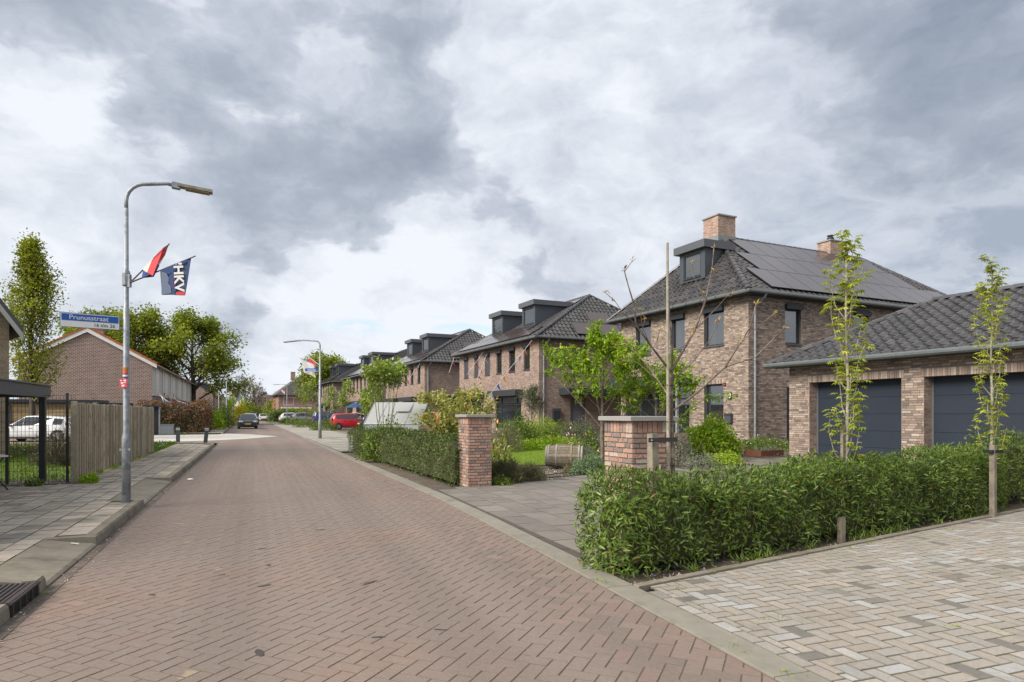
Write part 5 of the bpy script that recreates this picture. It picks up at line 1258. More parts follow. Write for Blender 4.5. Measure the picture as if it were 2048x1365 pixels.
# ---- garden trees
def tree(name, label, cat, x, y, z, h, r, seed, leafm, L, Wd, per, bark=BARK, group=None, stems=1, lev=2, clear=.35, spread=.75, nch=(4, 6), up=.2, shrink=.62, lean=0, f0=.3, sp=.1, width=1.0, wander=.16, first=None, dz=-.1, droop=.3):
    T = thing(name, label, cat, (x, y, z), 0, group); rs = random.Random(seed); out = []; tips = []
    for s in range(stems):
        a = s*6.283/max(stems, 1)+.5; d = Vector((math.cos(a)*lean, math.sin(a)*lean, 1)); base = Vector((math.cos(a)*.06*(stems > 1), math.sin(a)*.06*(stems > 1), -.1))
        tr = []; rr = []; p = base.copy(); n = 8; H_ = h*.8
        for i in range(n+1): tr.append(p.copy()); rr.append(r*(1-.8*i/n)); p = p+(d.normalized()+Vector((rs.gauss(0, .05), rs.gauss(0, .05), 0)))*H_/n
        out.append((tr, rr)); kb = first or 9
        for j in range(kb):
            f = clear+(1-clear)*(j+.3*rs.random())/kb; i = min(n-1, int(f*n)); q = tr[i].lerp(tr[i+1], f*n-i); az = j*2.4+rs.uniform(-.5, .5)+s
            e = spread*rs.uniform(.85, 1.2); dd = Vector((math.cos(az)*math.sin(e), math.sin(az)*math.sin(e), math.cos(e)+up))
            Lb = h*.42*width*(1.1-.75*max(0, f-clear)/(1-clear))*rs.uniform(.8, 1.15); grow(q, dd, Lb, r*.38*(1.1-.6*f), lev-1, rs, out, tips, nch, .6, shrink, wander, up, 5, f0)
        tips.append((tr[-1], Vector((0, 0, 1))))
    limbs(out, bark, T, 'trunk', 8, .003)
    leaf_on(tips, per, L, Wd, leafm, T, 'crown', sp, droop, .6, False, dz)
    return T
gA = A(1204, 922, .1); tree('cherry_tree', 'bright green young cherry with drooping leaves between the two gate pillars', 'tree', gA[0], gA[1], hg(*gA), 4.2, .065, 21, LM_BRIGHT, .135, .055, 20, group='garden trees', clear=.27, spread=1.0, up=.28, lev=2, nch=(3, 4), shrink=.5, sp=.06, f0=.3, width=1.22, first=15, wander=.1, dz=-.35, droop=.4)
gB = (4.35, 19.4); tree('cherry_tree', 'bright green young tree in front of the house with number 3', 'tree', gB[0], gB[1], hg(*gB), 3.6, .055, 33, LM_BRIGHT, .12, .05, 16, group='garden trees', clear=.2, spread=1.1, up=.2, lev=2, nch=(3, 4), shrink=.5, sp=.06, f0=.3, width=1.2, first=14, wander=.12, dz=-.2)
tree('magnolia', 'yellow-green magnolia bush rising behind the clipped hedge', 'bush', -1.38, 16.6, hg(-1.4, 16.6), 2.6, .05, 40, LM_MAG, .105, .045, 11, group='garden trees', stems=4, lean=.3, clear=.15, spread=.9, up=.1, nch=(3, 4), sp=.08, width=.82, first=7)
shrub('magnolia', 'low yellow-green magnolia shoots beside the left gate pillar', 'bush', -.36, 14.9, hg(-.36, 14.9), .3, .45, 1.05, 260, .10, .045, LM_MAG, None, .3, .7)
tree('maple_tree', 'slim multi-stem maple with crossing trunks in front of the greenhouse', 'tree', wx(772, 21.6), 21.6, hg(-4.2, 21.6), 3.6, .022, 50, LM_MAPLE, .10, .075, 6, group='garden trees', stems=6, lean=.15, clear=.68, spread=.6, up=.45, nch=(2, 3), sp=.08, width=.62, first=5)
tree('maple_tree', 'young light green maple left of the greenhouse', 'tree', wx(742, 40), 40, hg(wx(742, 40), 40), 4.6, .03, 51, LM_MAPLE, .11, .085, 8, group='garden trees', clear=.35, spread=.7, up=.35, nch=(2, 3), sp=.1, width=.6, first=8)
tree('olive_tree', 'dark grey-green olive tree against the second house front', 'tree', 1.0, 33.0, hg(1.0, 33), 3.1, .05, 60, LM_OLIVE, .10, .03, 22, group='garden trees', clear=.3, spread=.7, up=.3, nch=(3, 5), sp=.12, width=.85, first=9)
gs = 'low garden shrubs'
shrub('shrub', 'green leafy shrub behind the clipped hedge before the greenhouse', 'shrub', wx(772, 20.5), 20.5, hg(-4, 20.5), .80, .6, 1.25, 1500, .10, .045, LM_SHRUB, gs)
shrub('shrub', 'upright green shrub beside the yellow magnolia behind the hedge', 'shrub', wx(900, 17.2), 17.2, hg(-1.65, 17.2), .9, .4, 1.25, 1300, .085, .04, LM_LIME, gs)
sA = A(1424, 910, .2); shrub('shrub', 'round bright green shrub below the letter box of number 3', 'shrub', sA[0], sA[1]+.3, hg(*sA), .92, .75, 1.1, 2600, .10, .055, LM_BRIGHT, gs, .5, .35)
sB = A(1363, 928, .17); shrub('shrub', 'grey lavender clump beside the bare tree trunk', 'shrub', sB[0], sB[1]+.3, hg(*sB), .40, .4, .92, 1500, .07, .014, LM_GREY, gs, .7)
sC = A(1410, 935, .16); shrub('ground_cover', 'silvery low cover plant before the round bright shrub', 'shrub', sC[0], sC[1]+.3, hg(*sC), .42, .35, .38, 900, .06, .016, LM_GREY, gs, .7)
sD = A(1455, 930, .16); shrub('ground_cover', 'lime green low cover plant before the round bright shrub', 'shrub', sD[0], sD[1]+.3, hg(*sD), .5, .4, .36, 1100, .05, .03, LM_LIME, gs, .5)
sE = A(1530, 903, .2); t = shrub('ground_cover', 'dark green low planting with white flowers at the house corner', 'shrub', sE[0]+.1, sE[1]+1.0, .2, 1.4, .8, .42, 2600, .08, .022, LM_SHRUB, gs, .6)
P, V = blob(90, 1.4, .8, .44, .05, 1); leaves('flowers', P, V, .035, .03, mat('white_petal', (.75, .75, .72), .6), t, kind='stuff')
sF = A(1545, 912, .2); shrub('ground_cover', 'greyish low cushion inside the rusty steel edging', 'shrub', sF[0], sF[1]+.35, .2, .5, .35, .28, 800, .05, .014, LM_GREY, gs, .7)
st_ = thing('steel_edging', 'low rusty steel edging in front of the corner planting', 'edging', (sF[0], sF[1]-.05, .2), HA); MB().box(-.5, 0, 0, .45, .012, .17).build('plate', mat('corten', (.13, .045, .025), .85, nz=(15, .3)), st_); MB().box(-.5, .012, 0, -.488, .7, .17).build('side_plate', MATS['corten'], st_)
for lab, px, Y, rx, ry, rz, n, lm, L, Wd in (
    ('broad rounded hedge bush at the second house corner', 1075, 30.5, 1.35, .9, 1.15, 2800, LM_LIME, .07, .04), ('long clipped green bush below the second house letter box', 1120, 30.0, 1.7, .8, .95, 2800, LM_SHRUB, .06, .035),
    ('blue-green bush right of the long clipped bush', 1160, 28.0, .95, .8, 1.1, 1800, LM_OLIVE, .07, .03), ('tall leafy shrub below the second house garden window', 1035, 27.5, .85, .7, 1.35, 1700, LM_SHRUB, .09, .05),
    ('grey-green feathery shrub behind the left gate pillar', 1008, 24.5, .75, .6, 1.15, 1600, LM_LAV, .10, .014), ('flat pale green cover plants at the back of the lawn', 1095, 25.5, 1.35, .6, .5, 1700, LM_BRIGHT, .07, .045),
    ('narrow dark bush beside the cherry trunk', 1235, 22.0, .5, .5, 1.15, 1000, LM_SHRUB, .09, .04), ('small bush with pink blossom left of the cherry trunk', 1178, 22.0, .35, .35, .9, 450, LM_SHRUB, .08, .04),
    ('low grasses between barrel and pink blossom bush', 1140, 25.0, .6, .4, .45, 700, LM_LIME, .14, .008)):
    t = shrub('shrub', lab, 'shrub', wx(px, Y), Y, hg(wx(px, Y), Y)-.02, rx, ry, rz, n, L, Wd, lm, gs)
    if 'pink' in lab: P, V = blob(26, .34, .34, .85, .1, 1); leaves('flowers', P, V, .09, .07, mat('pink_petal', (.62, .36, .40), .6), t, kind='stuff')
for lab, px, py, rx, ry, rz, n, lm, L, Wd in (
    ('rounded sage bush right of the old barrel', 1182, 947, .48, .42, .46, 1900, LM_SAGE, .055, .02), ('brownish lavender tuft left of the old barrel', 1052, 958, .42, .25, .34, 1500, LM_LAV, .13, .008),
    ('tall thin lavender tuft next to the left gate pillar', 1010, 962, .33, .3, .50, 1300, LM_LAV, .16, .009), ('small green weed tuft on the lawn edge', 1053, 948, .16, .14, .2, 240, LM_BRIGHT, .09, .03),
    ('wispy tuft in front of the old barrel', 1143, 944, .18, .15, .18, 260, LM_LAV, .12, .008), ('grey lavender at the foot of the cherry tree', 1165, 925, .55, .4, .5, 1300, LM_GREY, .09, .012), ('low green plants at the foot of the left gate pillar', 997, 966, .28, .2, .2, 500, LM_SHRUB, .06, .03)):
    x, y = A(px, py, .06); shrub('shrub', lab, 'shrub', x, y+ry*.6, hg(x, y)-.03, rx, ry, rz, n, L, Wd, lm, gs, 1.0 if Wd < .012 else .4, stem=False)
# lawn
LAWN = [(-.35, 19.0), (1.3, 18.6), (2.4, 19.6), (3.6, 24.0), (3.2, 27), (-1.2, 27.5), (-2.5, 24)]
b = MB()
for i in range(30):
    for j in range(40):
        cx, cy = -3+i*.25, 18+j*.25
        if inpoly(cx, cy, LAWN): b.add([(cx+a, cy+c, hg(cx+a, cy+c)-.012) for a, c in ((-.126, -.126), (.126, -.126), (.126, .126), (-.126, .126))], [(0, 1, 2, 3)])
b.build('lawn', mat('lawn_ground', (.10, .16, .015), .95, nz=(3, .2)), kind='structure')
P = np.array([(R.uniform(-2.6, 3.7), R.uniform(18.5, 27.5), 0) for _ in range(30000)]); P = P[[inpoly(p[0], p[1], LAWN) for p in P]]; P[:, 2] = [hg(p[0], p[1])-.012 for p in P]; k = len(P); D = NR.normal(size=(k, 3))*.5; D[:, 2] = 1
leaves('lawn_grass', P, D, NR.uniform(.025, .05, k), .012, LM_LIME, None, False, None, .3, 'stuff')
P = np.array([(R.uniform(-.6, 3.6), 0, 0) for _ in range(1500)]); P[:, 1] = 14.2+P[:, 0]*.55+NR.random(1500)*2.6+.25; P[:, 2] = [hg(p[0], p[1])-.03 for p in P]; k = len(P)
leaves('garden_gravel', P, NR.normal(size=(k, 3))*np.array([1, 1, .2]), NR.uniform(.02, .05, k), NR.uniform(.015, .035, k), GRAVEL, None, True, np.tile([0, 0, 1.], (k, 1)), -.4, 'stuff', -.6)
# ---- left side greenery
x, y = -27.2, 36.5; 
T = thing('columnar_tree', 'tall narrow hornbeam tree at the left behind the carport', 'tree', (x, y, .05), 0); rs = random.Random(8); out = []; tips = []
H_ = wz(468, y); tr = [Vector((rs.gauss(0, .05), rs.gauss(0, .05), H_*i/9*.97)) for i in range(10)]; out.append((tr, [.17*(1-.93*i/9) for i in range(10)]))
for j in range(64):
    f = .16+.8*j/64; q = tr[0].lerp(tr[-1], f); az = j*2.4; prof = 2.0*math.sin(min(1, (f-.06)/.42)*math.pi/2)*(1-max(0, f-.34)/.66)**.9
    e = .32 if f > .3 else .5; grow(q, (math.cos(az)*math.sin(e), math.sin(az)*math.sin(e), math.cos(e)), max(.5, prof*1.9*rs.uniform(.75, 1.1)), .045*(1-f*.6), 1, rs, out, tips, (3, 5), .42, .5, .1, .25, 5, .3)
limbs(out, BARKD, T, 'trunk', 7, .008); leaf_on(tips, 12, .15, .09, LM_COL, T, 'crown', .22, .3, .4)
def big_tree(label, x, y, h, w, seed, n=9, per=10, L=.42, lm=None, clear=.2, group='large trees behind the brown terrace', bark=BARKD, lev=3, up=.12, z=.0, name='lime_tree'):
    return tree(name, label, 'tree', x, y, z, h, h*.026, seed, lm or LM_TREE, L, L*.62, per, bark, group, 1, lev, clear, .95, (3, 5), up, .62, 0, .25, L*1.35, w, .16, 18, -.15)
big_tree('broad lime tree right behind the brown terrace, above its gutter', -42.5, 86, 16.6, .85, 70, per=15, L=.36)
big_tree('lime tree in the middle of the group behind the brown terrace', -49.5, 84, 16.2, 1.0, 71, per=15, L=.36)
big_tree('smaller lime tree directly behind the street name sign', -56, 88, 16.0, .85, 72, per=17, L=.38)
big_tree('round green tree behind the second lamp post', -31.5, 108, 11.6, 1.15, 73, per=11, L=.4, group='trees along the far street', up=.2)
# hedge of brown beech, cabinet, shrubs further on
bw = Vector((-.928, -.373)); bu = Vector((-.373, .928)); B0 = Vector((-22.6, 47.6))
hedge('beech_hedge', 'tall rusty brown beech hedge at the corner of the side street', tuple(B0+bu*.9+bw*.0), tuple(B0+bu*.9+bw*4.6), 1.6, 2.2, 6500, .12, .075, LM_BEECH, z=.08, rough=.07, core=.2)
hedge('beech_hedge', 'brown beech hedge side running back along the far pavement', tuple(B0+bu*2.2+bw*.7), tuple(B0+bu*7.5+bw*.7), 1.4, 2.15, 3800, .12, .075, LM_BEECH, z=.08, rough=.07, core=.2)
fg = 'shrubs along the far left pavement'
for lab, px, Y, rx, rz, n, lm, L in (('bright green shrub after the beech hedge', 429, 57, 1.0, 1.75, 900, LM_BRIGHT, .16), ('dark round shrub behind the bright green one', 441, 66, 1.0, 2.3, 800, LM_SHRUB, .18), ('brown bare hedge bush before the far terrace', 406, 66, 1.7, 3.2, 1200, LM_BEECH, .15),
    ('golden yellow conifer bush by the third lamp post', 481, 96, 1.2, 3.0, 700, LM_YEL, .25), ('low green bush at the far pavement edge', 449, 76, 1.0, 1.6, 600, LM_SHRUB, .18), ('rusty brown bush near the far dark shrub', 418, 60, .7, 1.3, 500, LM_BEECH, .14), ('leafy green mass left of the far flag', 468, 130, 2.6, 6.0, 900, LM_LIME, .4), ('green mass at far left before the last terrace', 496, 150, 2.6, 4.4, 800, LM_TREE, .45), ('far hedge mass left of the white van', 510, 165, 3.2, 3.6, 800, LM_TREE, .45),
    ('far green garden mass right of the white van', 538, 172, 5.0, 3.4, 900, LM_SHRUB, .45), ('tall far bush beside the distant house', 551, 150, 2.6, 5.4, 900, LM_TREE, .45), ('orange spring bush before the distant house', 551, 140, 1.0, 5.6, 300, LM_BUD, .35)):
    x = wx(px, Y); shrub('shrub', lab, 'shrub', x, Y, .05, rx, rx, rz, n, L, L*.6, lm, fg, stem=False)
def bare(label, x, y, h, seed, w=1.0, n=1):
    T = thing('bare_tree', label, 'tree', (x, y, 0), 0, 'trees along the far street'); rs = random.Random(seed); out = []; tips = []
    tr = [Vector((rs.gauss(0, .08), rs.gauss(0, .08), h*.5*i/5)) for i in range(6)]; out.append((tr, [.3*(1-.5*i/5) for i in range(6)]))
    for j in range(8):
        az = j*2.4; e = rs.uniform(.35, .95)*w; q = tr[2+j % 4]; grow(q, (math.cos(az)*math.sin(e), math.sin(az)*math.sin(e), math.cos(e)), h*.48, .11, 3, rs, out, tips, (4, 5), .5, .6, .12, .12, 5, .25)
    limbs(out, mat('bare_twig', (.14, .115, .085), .9), T, 'trunk', 6, .018); leaf_on(tips[::2], 1, .22, .1, LM_BEECH, T, 'crown', .1)
bare('bare spreading tree above the parked cars far down the street', wx(492, 150), 150, 9.6, 5, 1.0); bare('bushy bare tree right of the spreading one', wx(512, 158), 158, 7.6, 6, .8)
for lab, px, Y, h in (('dark pine at the end of the street', 524, 205, 7.8), ('smaller dark pine at the end of the street', 538, 200, 6.0)):
    x = wx(px, Y); T = thing('pine_tree', lab, 'tree', (x, Y, 0), 0, 'trees along the far street'); MB().tube([(0, 0, 0), (0, 0, h)], [.3, .08], 6).build('trunk', BARKD, T)
    P = np.concatenate([blob(160, 2.2-.25*k, 2.2-.25*k, .8, .8)[0]+np.array([R.gauss(0, .5), 0, h*(.45+.14*k)]) for k in range(5)]); leaves('crown', P, NR.normal(size=(len(P), 3)), .55, .22, LM_PINE, T)
# street trees on the right between the cars
for lab, px, Y, h, w in (('young green street tree left of the blue car', 612, 88, 6.6, .9), ('pale blossoming street tree behind the blue car', 655, 74, 5.2, .8), ('young blossoming street tree right of the red car', 690, 64, 5.4, .75), ('slim street tree before the fourth house', 735, 50, 3.9, .6), ('small tree beside the greenhouse by the third house', 752, 46, 4.2, .7)):
    x = wx(px, Y); tree('street_tree', lab, 'tree', x, Y, .1, h, .07, int(px), LM_MAPLE, .2, .14, 6, BARK, 'young street trees on the right', clear=.3, spread=.75, up=.3, nch=(2, 4), sp=.16, width=.85*w, first=9)
for i, (px, Y, rx) in enumerate(((648, 57, 1.9), (612, 70, 2.2), (590, 84, 2.2), (574, 98, 2.0))):
    x = wx(px, Y); lab = ['low clipped bush left of the red car', 'low clipped bush left of the blue car', 'low bush before the silver car', 'low bush before the far white car'][i]; shrub('parking_hedge', lab, 'hedge', x, Y, .03, rx*.62, .8, .95 if i else 1.0, 1000, .12, .06, LM_SHRUB, 'low hedges between the parking places', stem=False)
hedge('far_hedge', 'tall green hedge right of the white cars at the far road edge', (wx(541, 118), 118), (wx(562, 126)+3, 128), 1.6, 2.1, 2500, .25, .15, LM_SHRUB, z=.03, rough=.08, core=.25)
hedge('far_hedge', 'long dark hedge before the distant brick house', (wx(560, 128), 128), (wx(640, 122), 122), 1.4, 2.3, 2500, .25, .15, LM_TREE, z=.03, rough=.08, core=.25)
# grass and wild flowers on the left lots
def scatter(name, n, u0, u1, n0, n1, L, m, Wd=.014, z=.07, pred=None, lean=.5):
    q = [PL(R.uniform(u0, u1), R.uniform(n0, n1)) for _ in range(n)]; q = [p for p in q if pred is None or pred(*p)]
    P = np.array([(x, y, z) for x, y in q]); k = len(P); D = NR.normal(size=(k, 3))*lean; D[:, 2] = 1; leaves(name, P, D, NR.uniform(L*.6, L*1.3, k), Wd, m, None, False, None, .35, 'stuff')
scatter('left_lawn_grass', 16000, 4.4, 15, 1.9, 12, .09, LM_GRASS, .018); scatter('left_wild_grass', 7000, 12, 24, 1.9, 22, .16, LM_LAV, .02); scatter('left_wild_greens', 5000, 14, 24, 1.9, 22, .16, LM_GRASS, .03)
scatter('dandelions', 260, 11, 24, 3.2, 18, .05, mat('dandelion', (.75, .55, .02), .6), .05, z=.2, lean=1.5); scatter('daisies', 200, 12, 24, 3.2, 16, .05, mat('white_petal', (.75, .75, .72), .6), .05, z=.22, lean=1.5)
scatter('verge_grass', 2600, 14.9, 22.3, 1.66, 3.8, .15, LM_GRASS, .02); scatter('verge_daisies', 90, 14.9, 22.3, 1.7, 3.7, .05, MATS['white_petal'], .05, z=.2, lean=1.5)
scatter('fence_foot_weeds', 260, 3.9, 14.6, 1.56, 1.68, .12, LM_BRIGHT, .02, z=.1, pred=lambda x, y: math.sin(y*2.3)+math.sin(y*5.1) > .2)
shrub('shrub', 'leafless wispy bush behind the wire mesh fence', 'shrub', *A(130, 932, .08), .07, .8, .6, 1.0, 900, .25, .008, mat('dry_twig', (.16, .13, .09), .9), None, .9, .9)
shrub('weed_tuft', 'bright green weed at the near end of the wooden fence', 'weed', *A(178, 966, .1), .1, .16, .12, .14, 160, .1, .03, LM_BRIGHT, None, .4, .8, stem=False)
shrub('weed_tuft', 'dark weed at the foot of the carport post', 'weed', *A(68, 972, .1), .1, .14, .12, .13, 140, .08, .03, LM_SHRUB, None, .4, .8, stem=False)
q = np.array([(*PL(R.uniform(3.12, 4.3), R.uniform(1.75, 8)), .085) for _ in range(2600)]); k = len(q); leaves('gravel_strip', q, NR.normal(size=(k, 3))*np.array([1, 1, .2]), NR.uniform(.02, .05, k), NR.uniform(.015, .035, k), GRAVEL, None, True, np.tile([0, 0, 1.], (k, 1)), -.4, 'stuff', -.6)
b = MB(); b.add([(*PL(3.05, 1.68), .078), (*PL(4.4, 1.68), .078), (*PL(4.4, 9.5), .078), (*PL(3.05, 9.5), .078)], [(0, 1, 2, 3)]); b.build('gravel_bed', mat('gravel_base', (.27, .23, .185), .95, nz=(40, .4)), kind='structure')
# ================================================================== STREET FURNITURE
NAVY = mat('flag_navy', (.028, .058, .155), .8, nz=(3, .15)); SLATE = mat('flag_slate', (.075, .105, .175), .8, nz=(3, .15)); SLATE2 = mat('flag_slate_light', (.125, .155, .225), .8)
FRED = mat('flag_red', (.50, .045, .055), .8, nz=(4, .1)); FWHITE = mat('flag_white', (.62, .61, .60), .8, nz=(4, .08)); FBLUE = mat('flag_blue', (.03, .075, .27), .8, nz=(4, .1)); FORANGE = mat('flag_orange', (.70, .23, .05), .8)
SIGNB = mat('sign_blue', (.008, .085, .36), .45); SIGNW = mat('sign_white', (.66, .67, .67), .5, nz=(9, .06)); SIGNK = mat('sign_black', (.02, .02, .025), .6)
def lamp_post(label, x, y, z0, h, arm, adir, r0=.063, bands=True):
    L_ = thing('street_lamp', label, 'street lamp', (x, y, z0), 0, 'grey street lamps'); a = Vector((adir[0], adir[1], 0)).normalized(); hh = h-z0
    b = MB(); b.lathe([(r0, -.05), (r0, 1.0), (r0*.98, 1.03), (r0*.72, 1.12), (r0*.70, hh*.6), (r0*.60, hh*.6+.01), (r0*.50, hh-.45)], 16); b.build('pole', ZINCL, L_, True)
    pts = [Vector((0, 0, hh-.46))]
    for i in range(7): q = i/6*math.pi/2; pts.append(Vector((0, 0, hh-.33))+a*(.3*(1-math.cos(q)))+Vector((0, 0, .3*math.sin(q))))
    pts.append(a*(arm*.62)+Vector((0, 0, hh+.015))); pts.append(a*(arm*.72)+Vector((0, 0, hh+.0)))
    b = MB(); b.tube(pts, r0*.46, 10); b.build('arm', ZINCL, L_, True)
    c = a*(arm*.70)+Vector((0, 0, hh)); s = a.cross(Vector((0, 0, 1))); dn = (a+Vector((0, 0, -.09))).normalized(); n_ = s.cross(dn)
    b = MB(); b.obox(c+dn*.06, dn*.06, s*.055, n_*.045); hd_ = b.build('lamp_neck', ZINCL, L_)
    b = MB(); e = arm*.56; b.obox(c+dn*(.08+e/2)+n_*.012, dn*(e/2), s*.075, n_*.022); b.build('lamp_head', mat('lamp_shell', (.23, .21, .17), .6, nz=(14, .4)), L_)
    b = MB(); b.obox(c+dn*(.12+e/2)-n_*.022, dn*(e/2-.08), s*.06, n_*.014); b.build('lamp_cover', mat('lamp_cover', (.20, .15, .075), .5, nz=(20, .5)), L_)
    if bands:
        b = MB(); b.lathe([(r0*1.03, -.04), (r0*1.03, .125)], 16); b.build('foot_band', mat('foot_paint', (.16, .17, .175), .8, nz=(8, .15)), L_)
    return L_
LX_, LY_ = -6.1, 10.2
lp = lamp_post('nearest street lamp with two flags and the street name sign', LX_, LY_, .1, 5.2, .92, (.93, .37))
b = MB(); b.tube([(0, 0, .82), (0, 0, .85)], .067, 14); b.obox((-.07, -.03, .835), (.012, 0, 0), (0, .012, 0), (0, 0, .02)); b.obox((.07, -.03, .835), (.012, 0, 0), (0, .012, 0), (0, 0, .02)); b.build('clamp_band', ZINCL, lp)
b = MB(); b.lathe([(.05, 3.42), (.058, 3.43), (.058, 3.62), (.047, 3.66)], 14); b.obox((.055, -.01, 3.5), (.02, 0, 0), (0, .03, 0), (0, 0, .1)); b.build('flag_bracket', ZINCL, lp)
def sticker(z0, z1, m, name, wfrac=1.0, off=0.0, r=.0475):
    b = MB(); vs = []; n = 8
    for i in range(n+1):
        q = -math.pi/2+(i/n-.5)*2.4*wfrac-.1; vs.append((r*math.cos(q), r*math.sin(q), z0)); vs.append((r*math.cos(q), r*math.sin(q), z1))
    b.add(vs, [(2*i, 2*i+2, 2*i+3, 2*i+1) for i in range(n)]); return b.build(name, m, lp)
zl = lambda py: wz(py, 10.15)-.1
sticker(zl(744.5), zl(735), mat('sticker_orange', (.45, .14, .03), .6), 'orange_sticker')
for a_, c_, m_ in ((750, 745.5, FRED), (753.5, 750, FWHITE), (757, 753.5, FBLUE)): sticker(zl(a_), zl(c_), m_, 'flag_sticker')
rs_ = MB(); rs_.box(-.068, -.064, zl(775.5), .052, -.061, zl(758)); rp = rs_.build('red_sticker', mat('sticker_red', (.55, .03, .05), .5), lp)
for x0, x1, p0, p1 in ((-.055, -.03, 763, 760.5), (-.005, .035, 763, 760), (-.045, -.01, 768.5, 765), (0, .03, 766.5, 764.5), (-.035, .012, 773.5, 770)): MB().box(x0, -.066, zl(p0), x1, -.0642, zl(p1)).build('white_mark', FWHITE, rp)
# street name sign
SA = rad(35.5); sg = thing('street_name_sign', 'blue and white street name sign reading Prunusstraat on the nearest lamp', 'street sign', (LX_-.05, LY_-.03, 0), SA)
zt, zb = wz(632.5, 10.1), wz(659.5, 10.1); zm = zb+(zt-zb)*.40; Lg = .80
b = MB(); b.box(-Lg, -.012, zb, -.03, .012, zt); b.build('board', SIGNW, sg)
b = MB(); b.box(-Lg-.006, -.014, zb-.004, -Lg, .014, zt+.004); b.box(-Lg, -.014, zt, -.03, .014, zt+.005); b.box(-Lg, -.014, zb-.005, -.03, .014, zb); b.box(-.036, -.014, zb, -.03, .014, zt); b.build('rim', mat('sign_rim', (.03, .045, .10), .5), sg)
MB().box(-Lg+.018, -.0145, zm+.012, -.048, -.0122, zt-.014).build('blue_panel', SIGNB, sg)
zc_ = (zm+zt)/2-.001; cxm = (-Lg-.03)/2-.02
t1 = text_obj('Prunusstraat', .098, SIGNW, sg, face_mat4((cxm, -.0155, zc_), (1, 0, 0), (0, 0, 1)), 'lettering', .0008, offs=.0005); t1.scale = (1.02, 1, 1)
t2 = text_obj('16 t/m 26', .072, SIGNK, sg, face_mat4((-.235, -.0135, (zb+zm)/2+.004), (1, 0, 0), (0, 0, 1)), 'numbers', .0008, offs=.0003)
MB().box(-.03, -.02, zb+.02, .02, .02, zb+.04).box(-.03, -.02, zt-.05, .02, .02, zt-.03).build('bracket', ZINCL, sg)
# flags
def cloth(name, corners, m, parent, nx=12, ny=12, wav=.02, ph=0.0):
    a, b_, c, d = [Vector(q) for q in corners]; vs = []; nrm = (b_-a).cross(d-a).normalized()
    for j in range(ny+1):
        for i in range(nx+1):
            u, v = i/nx, j/ny; p = a.lerp(b_, u).lerp(d.lerp(c, u), v)+nrm*(wav*math.sin(u*7+v*2+ph)*(.2+v)); vs.append(tuple(p))
    b = MB(); b.add(vs, [(j*(nx+1)+i, j*(nx+1)+i+1, (j+1)*(nx+1)+i+1, (j+1)*(nx+1)+i) for j in range(ny) for i in range(nx)]); return b.build(name, m, parent, True)
def fpx(px, py, Y): return Vector((wx(px, Y), Y, wz(py, Y)))
P0 = fpx(260, 566, 10.18)
f2 = thing('club_flag', 'dark blue club flag with tall white letters on the nearest lamp', 'flag', tuple(P0), 0)
tip = fpx(391, 512.5, 9.95); MB().tube([(0, 0, 0), tuple(tip-P0)], [.012, .009], 6).build('flagstaff', mat('dark_staff', (.045, .04, .04), .6), f2)
def h_(zx, zy, Y=10.0, o=0.0): p = fpx(230+zx/9.75, 470+zy/9.75, Y+o)-P0; return p
cs = [h_(880, 695), h_(1485, 450), h_(1365, 1182), h_(905, 1172)]
fl = cloth('cloth', cs, SLATE, f2, wav=.012)
def patch(pts, m, name, o): b = MB(); q = [h_(x, y, 10.0, o) for x, y in pts]; b.add([tuple(v) for v in q]+[tuple(v+Vector((0, .004, 0))) for v in q], [tuple(range(len(q))), tuple(range(2*len(q)-1, len(q)-1, -1))]+[(i, (i+1) % len(q), len(q)+(i+1) % len(q), len(q)+i) for i in range(len(q))]); return b.build(name, m, fl)
patch([(882, 695), (1485, 450), (1478, 480), (1300, 590), (1165, 700), (1050, 775), (960, 730)], NAVY, 'navy_field', -.022)
patch([(1420, 480), (1485, 455), (1385, 1020), (1360, 1115)], NAVY, 'navy_edge', -.024)
patch([(1195, 1112), (1368, 1108), (1362, 1182), (1195, 1172)], FRED, 'red_field', -.025); patch([(1050, 800), (1165, 700), (1190, 1110), (1130, 1105), (1090, 1020), (1035, 930)], NAVY, 'wave_field', -.021)
patch([(905, 720), (1000, 740), (1055, 860), (1030, 940), (1085, 1010), (1100, 1140), (905, 1165)], SLATE2, 'pale_wave', -.020)
patch([(1220, 545), (1290, 540), (1310, 575), (1255, 590)], FWHITE, 'emblem', -.027); patch([(1165, 577), (1215, 560), (1200, 580)], FWHITE, 'emblem', -.027)
m4 = face_mat4(tuple(h_(1238, 850, 10.0, -.029)), (.055, 0, -1), (1, 0, .055)); tx_ = text_obj('HKV', .205, FWHITE, fl, m4, 'lettering', .0015, offs=.006); tx_.scale = (1.0, .98, 1)
MB().obox(h_(1135, 940, 10.0, -.026), (.0025, 0, 0), (0, .0015, 0), (.003, 0, -.075)).build('red_line', FRED, fl); MB().obox(h_(1122, 720, 10.0, -.026), (.0025, 0, 0), (0, .0015, 0), (0, 0, -.05)).build('pale_line', SLATE2, fl)
f1 = thing('national_flag', 'folded red white and blue flag on the nearest lamp', 'flag', tuple(P0), 0)
tip = fpx(339, 488, 10.1); MB().tube([(0, 0, 0), tuple(tip-P0)], [.012, .009], 6).build('flagstaff', MATS['dark_staff'], f1)
def fold(pts, m, name):
    q = [h_(x, y, 10.12, o) for x, y, o in pts]; n = len(q); c = sum(q, Vector())/n
    b = MB(); b.add([tuple(v) for v in q]+[tuple(v+Vector((0, .012, 0))) for v in q], [tuple(range(n)), tuple(range(2*n-1, n-1, -1))]+[(i, (i+1) % n, n+(i+1) % n, n+i) for i in range(n)]); return b.build(name, m, f1)
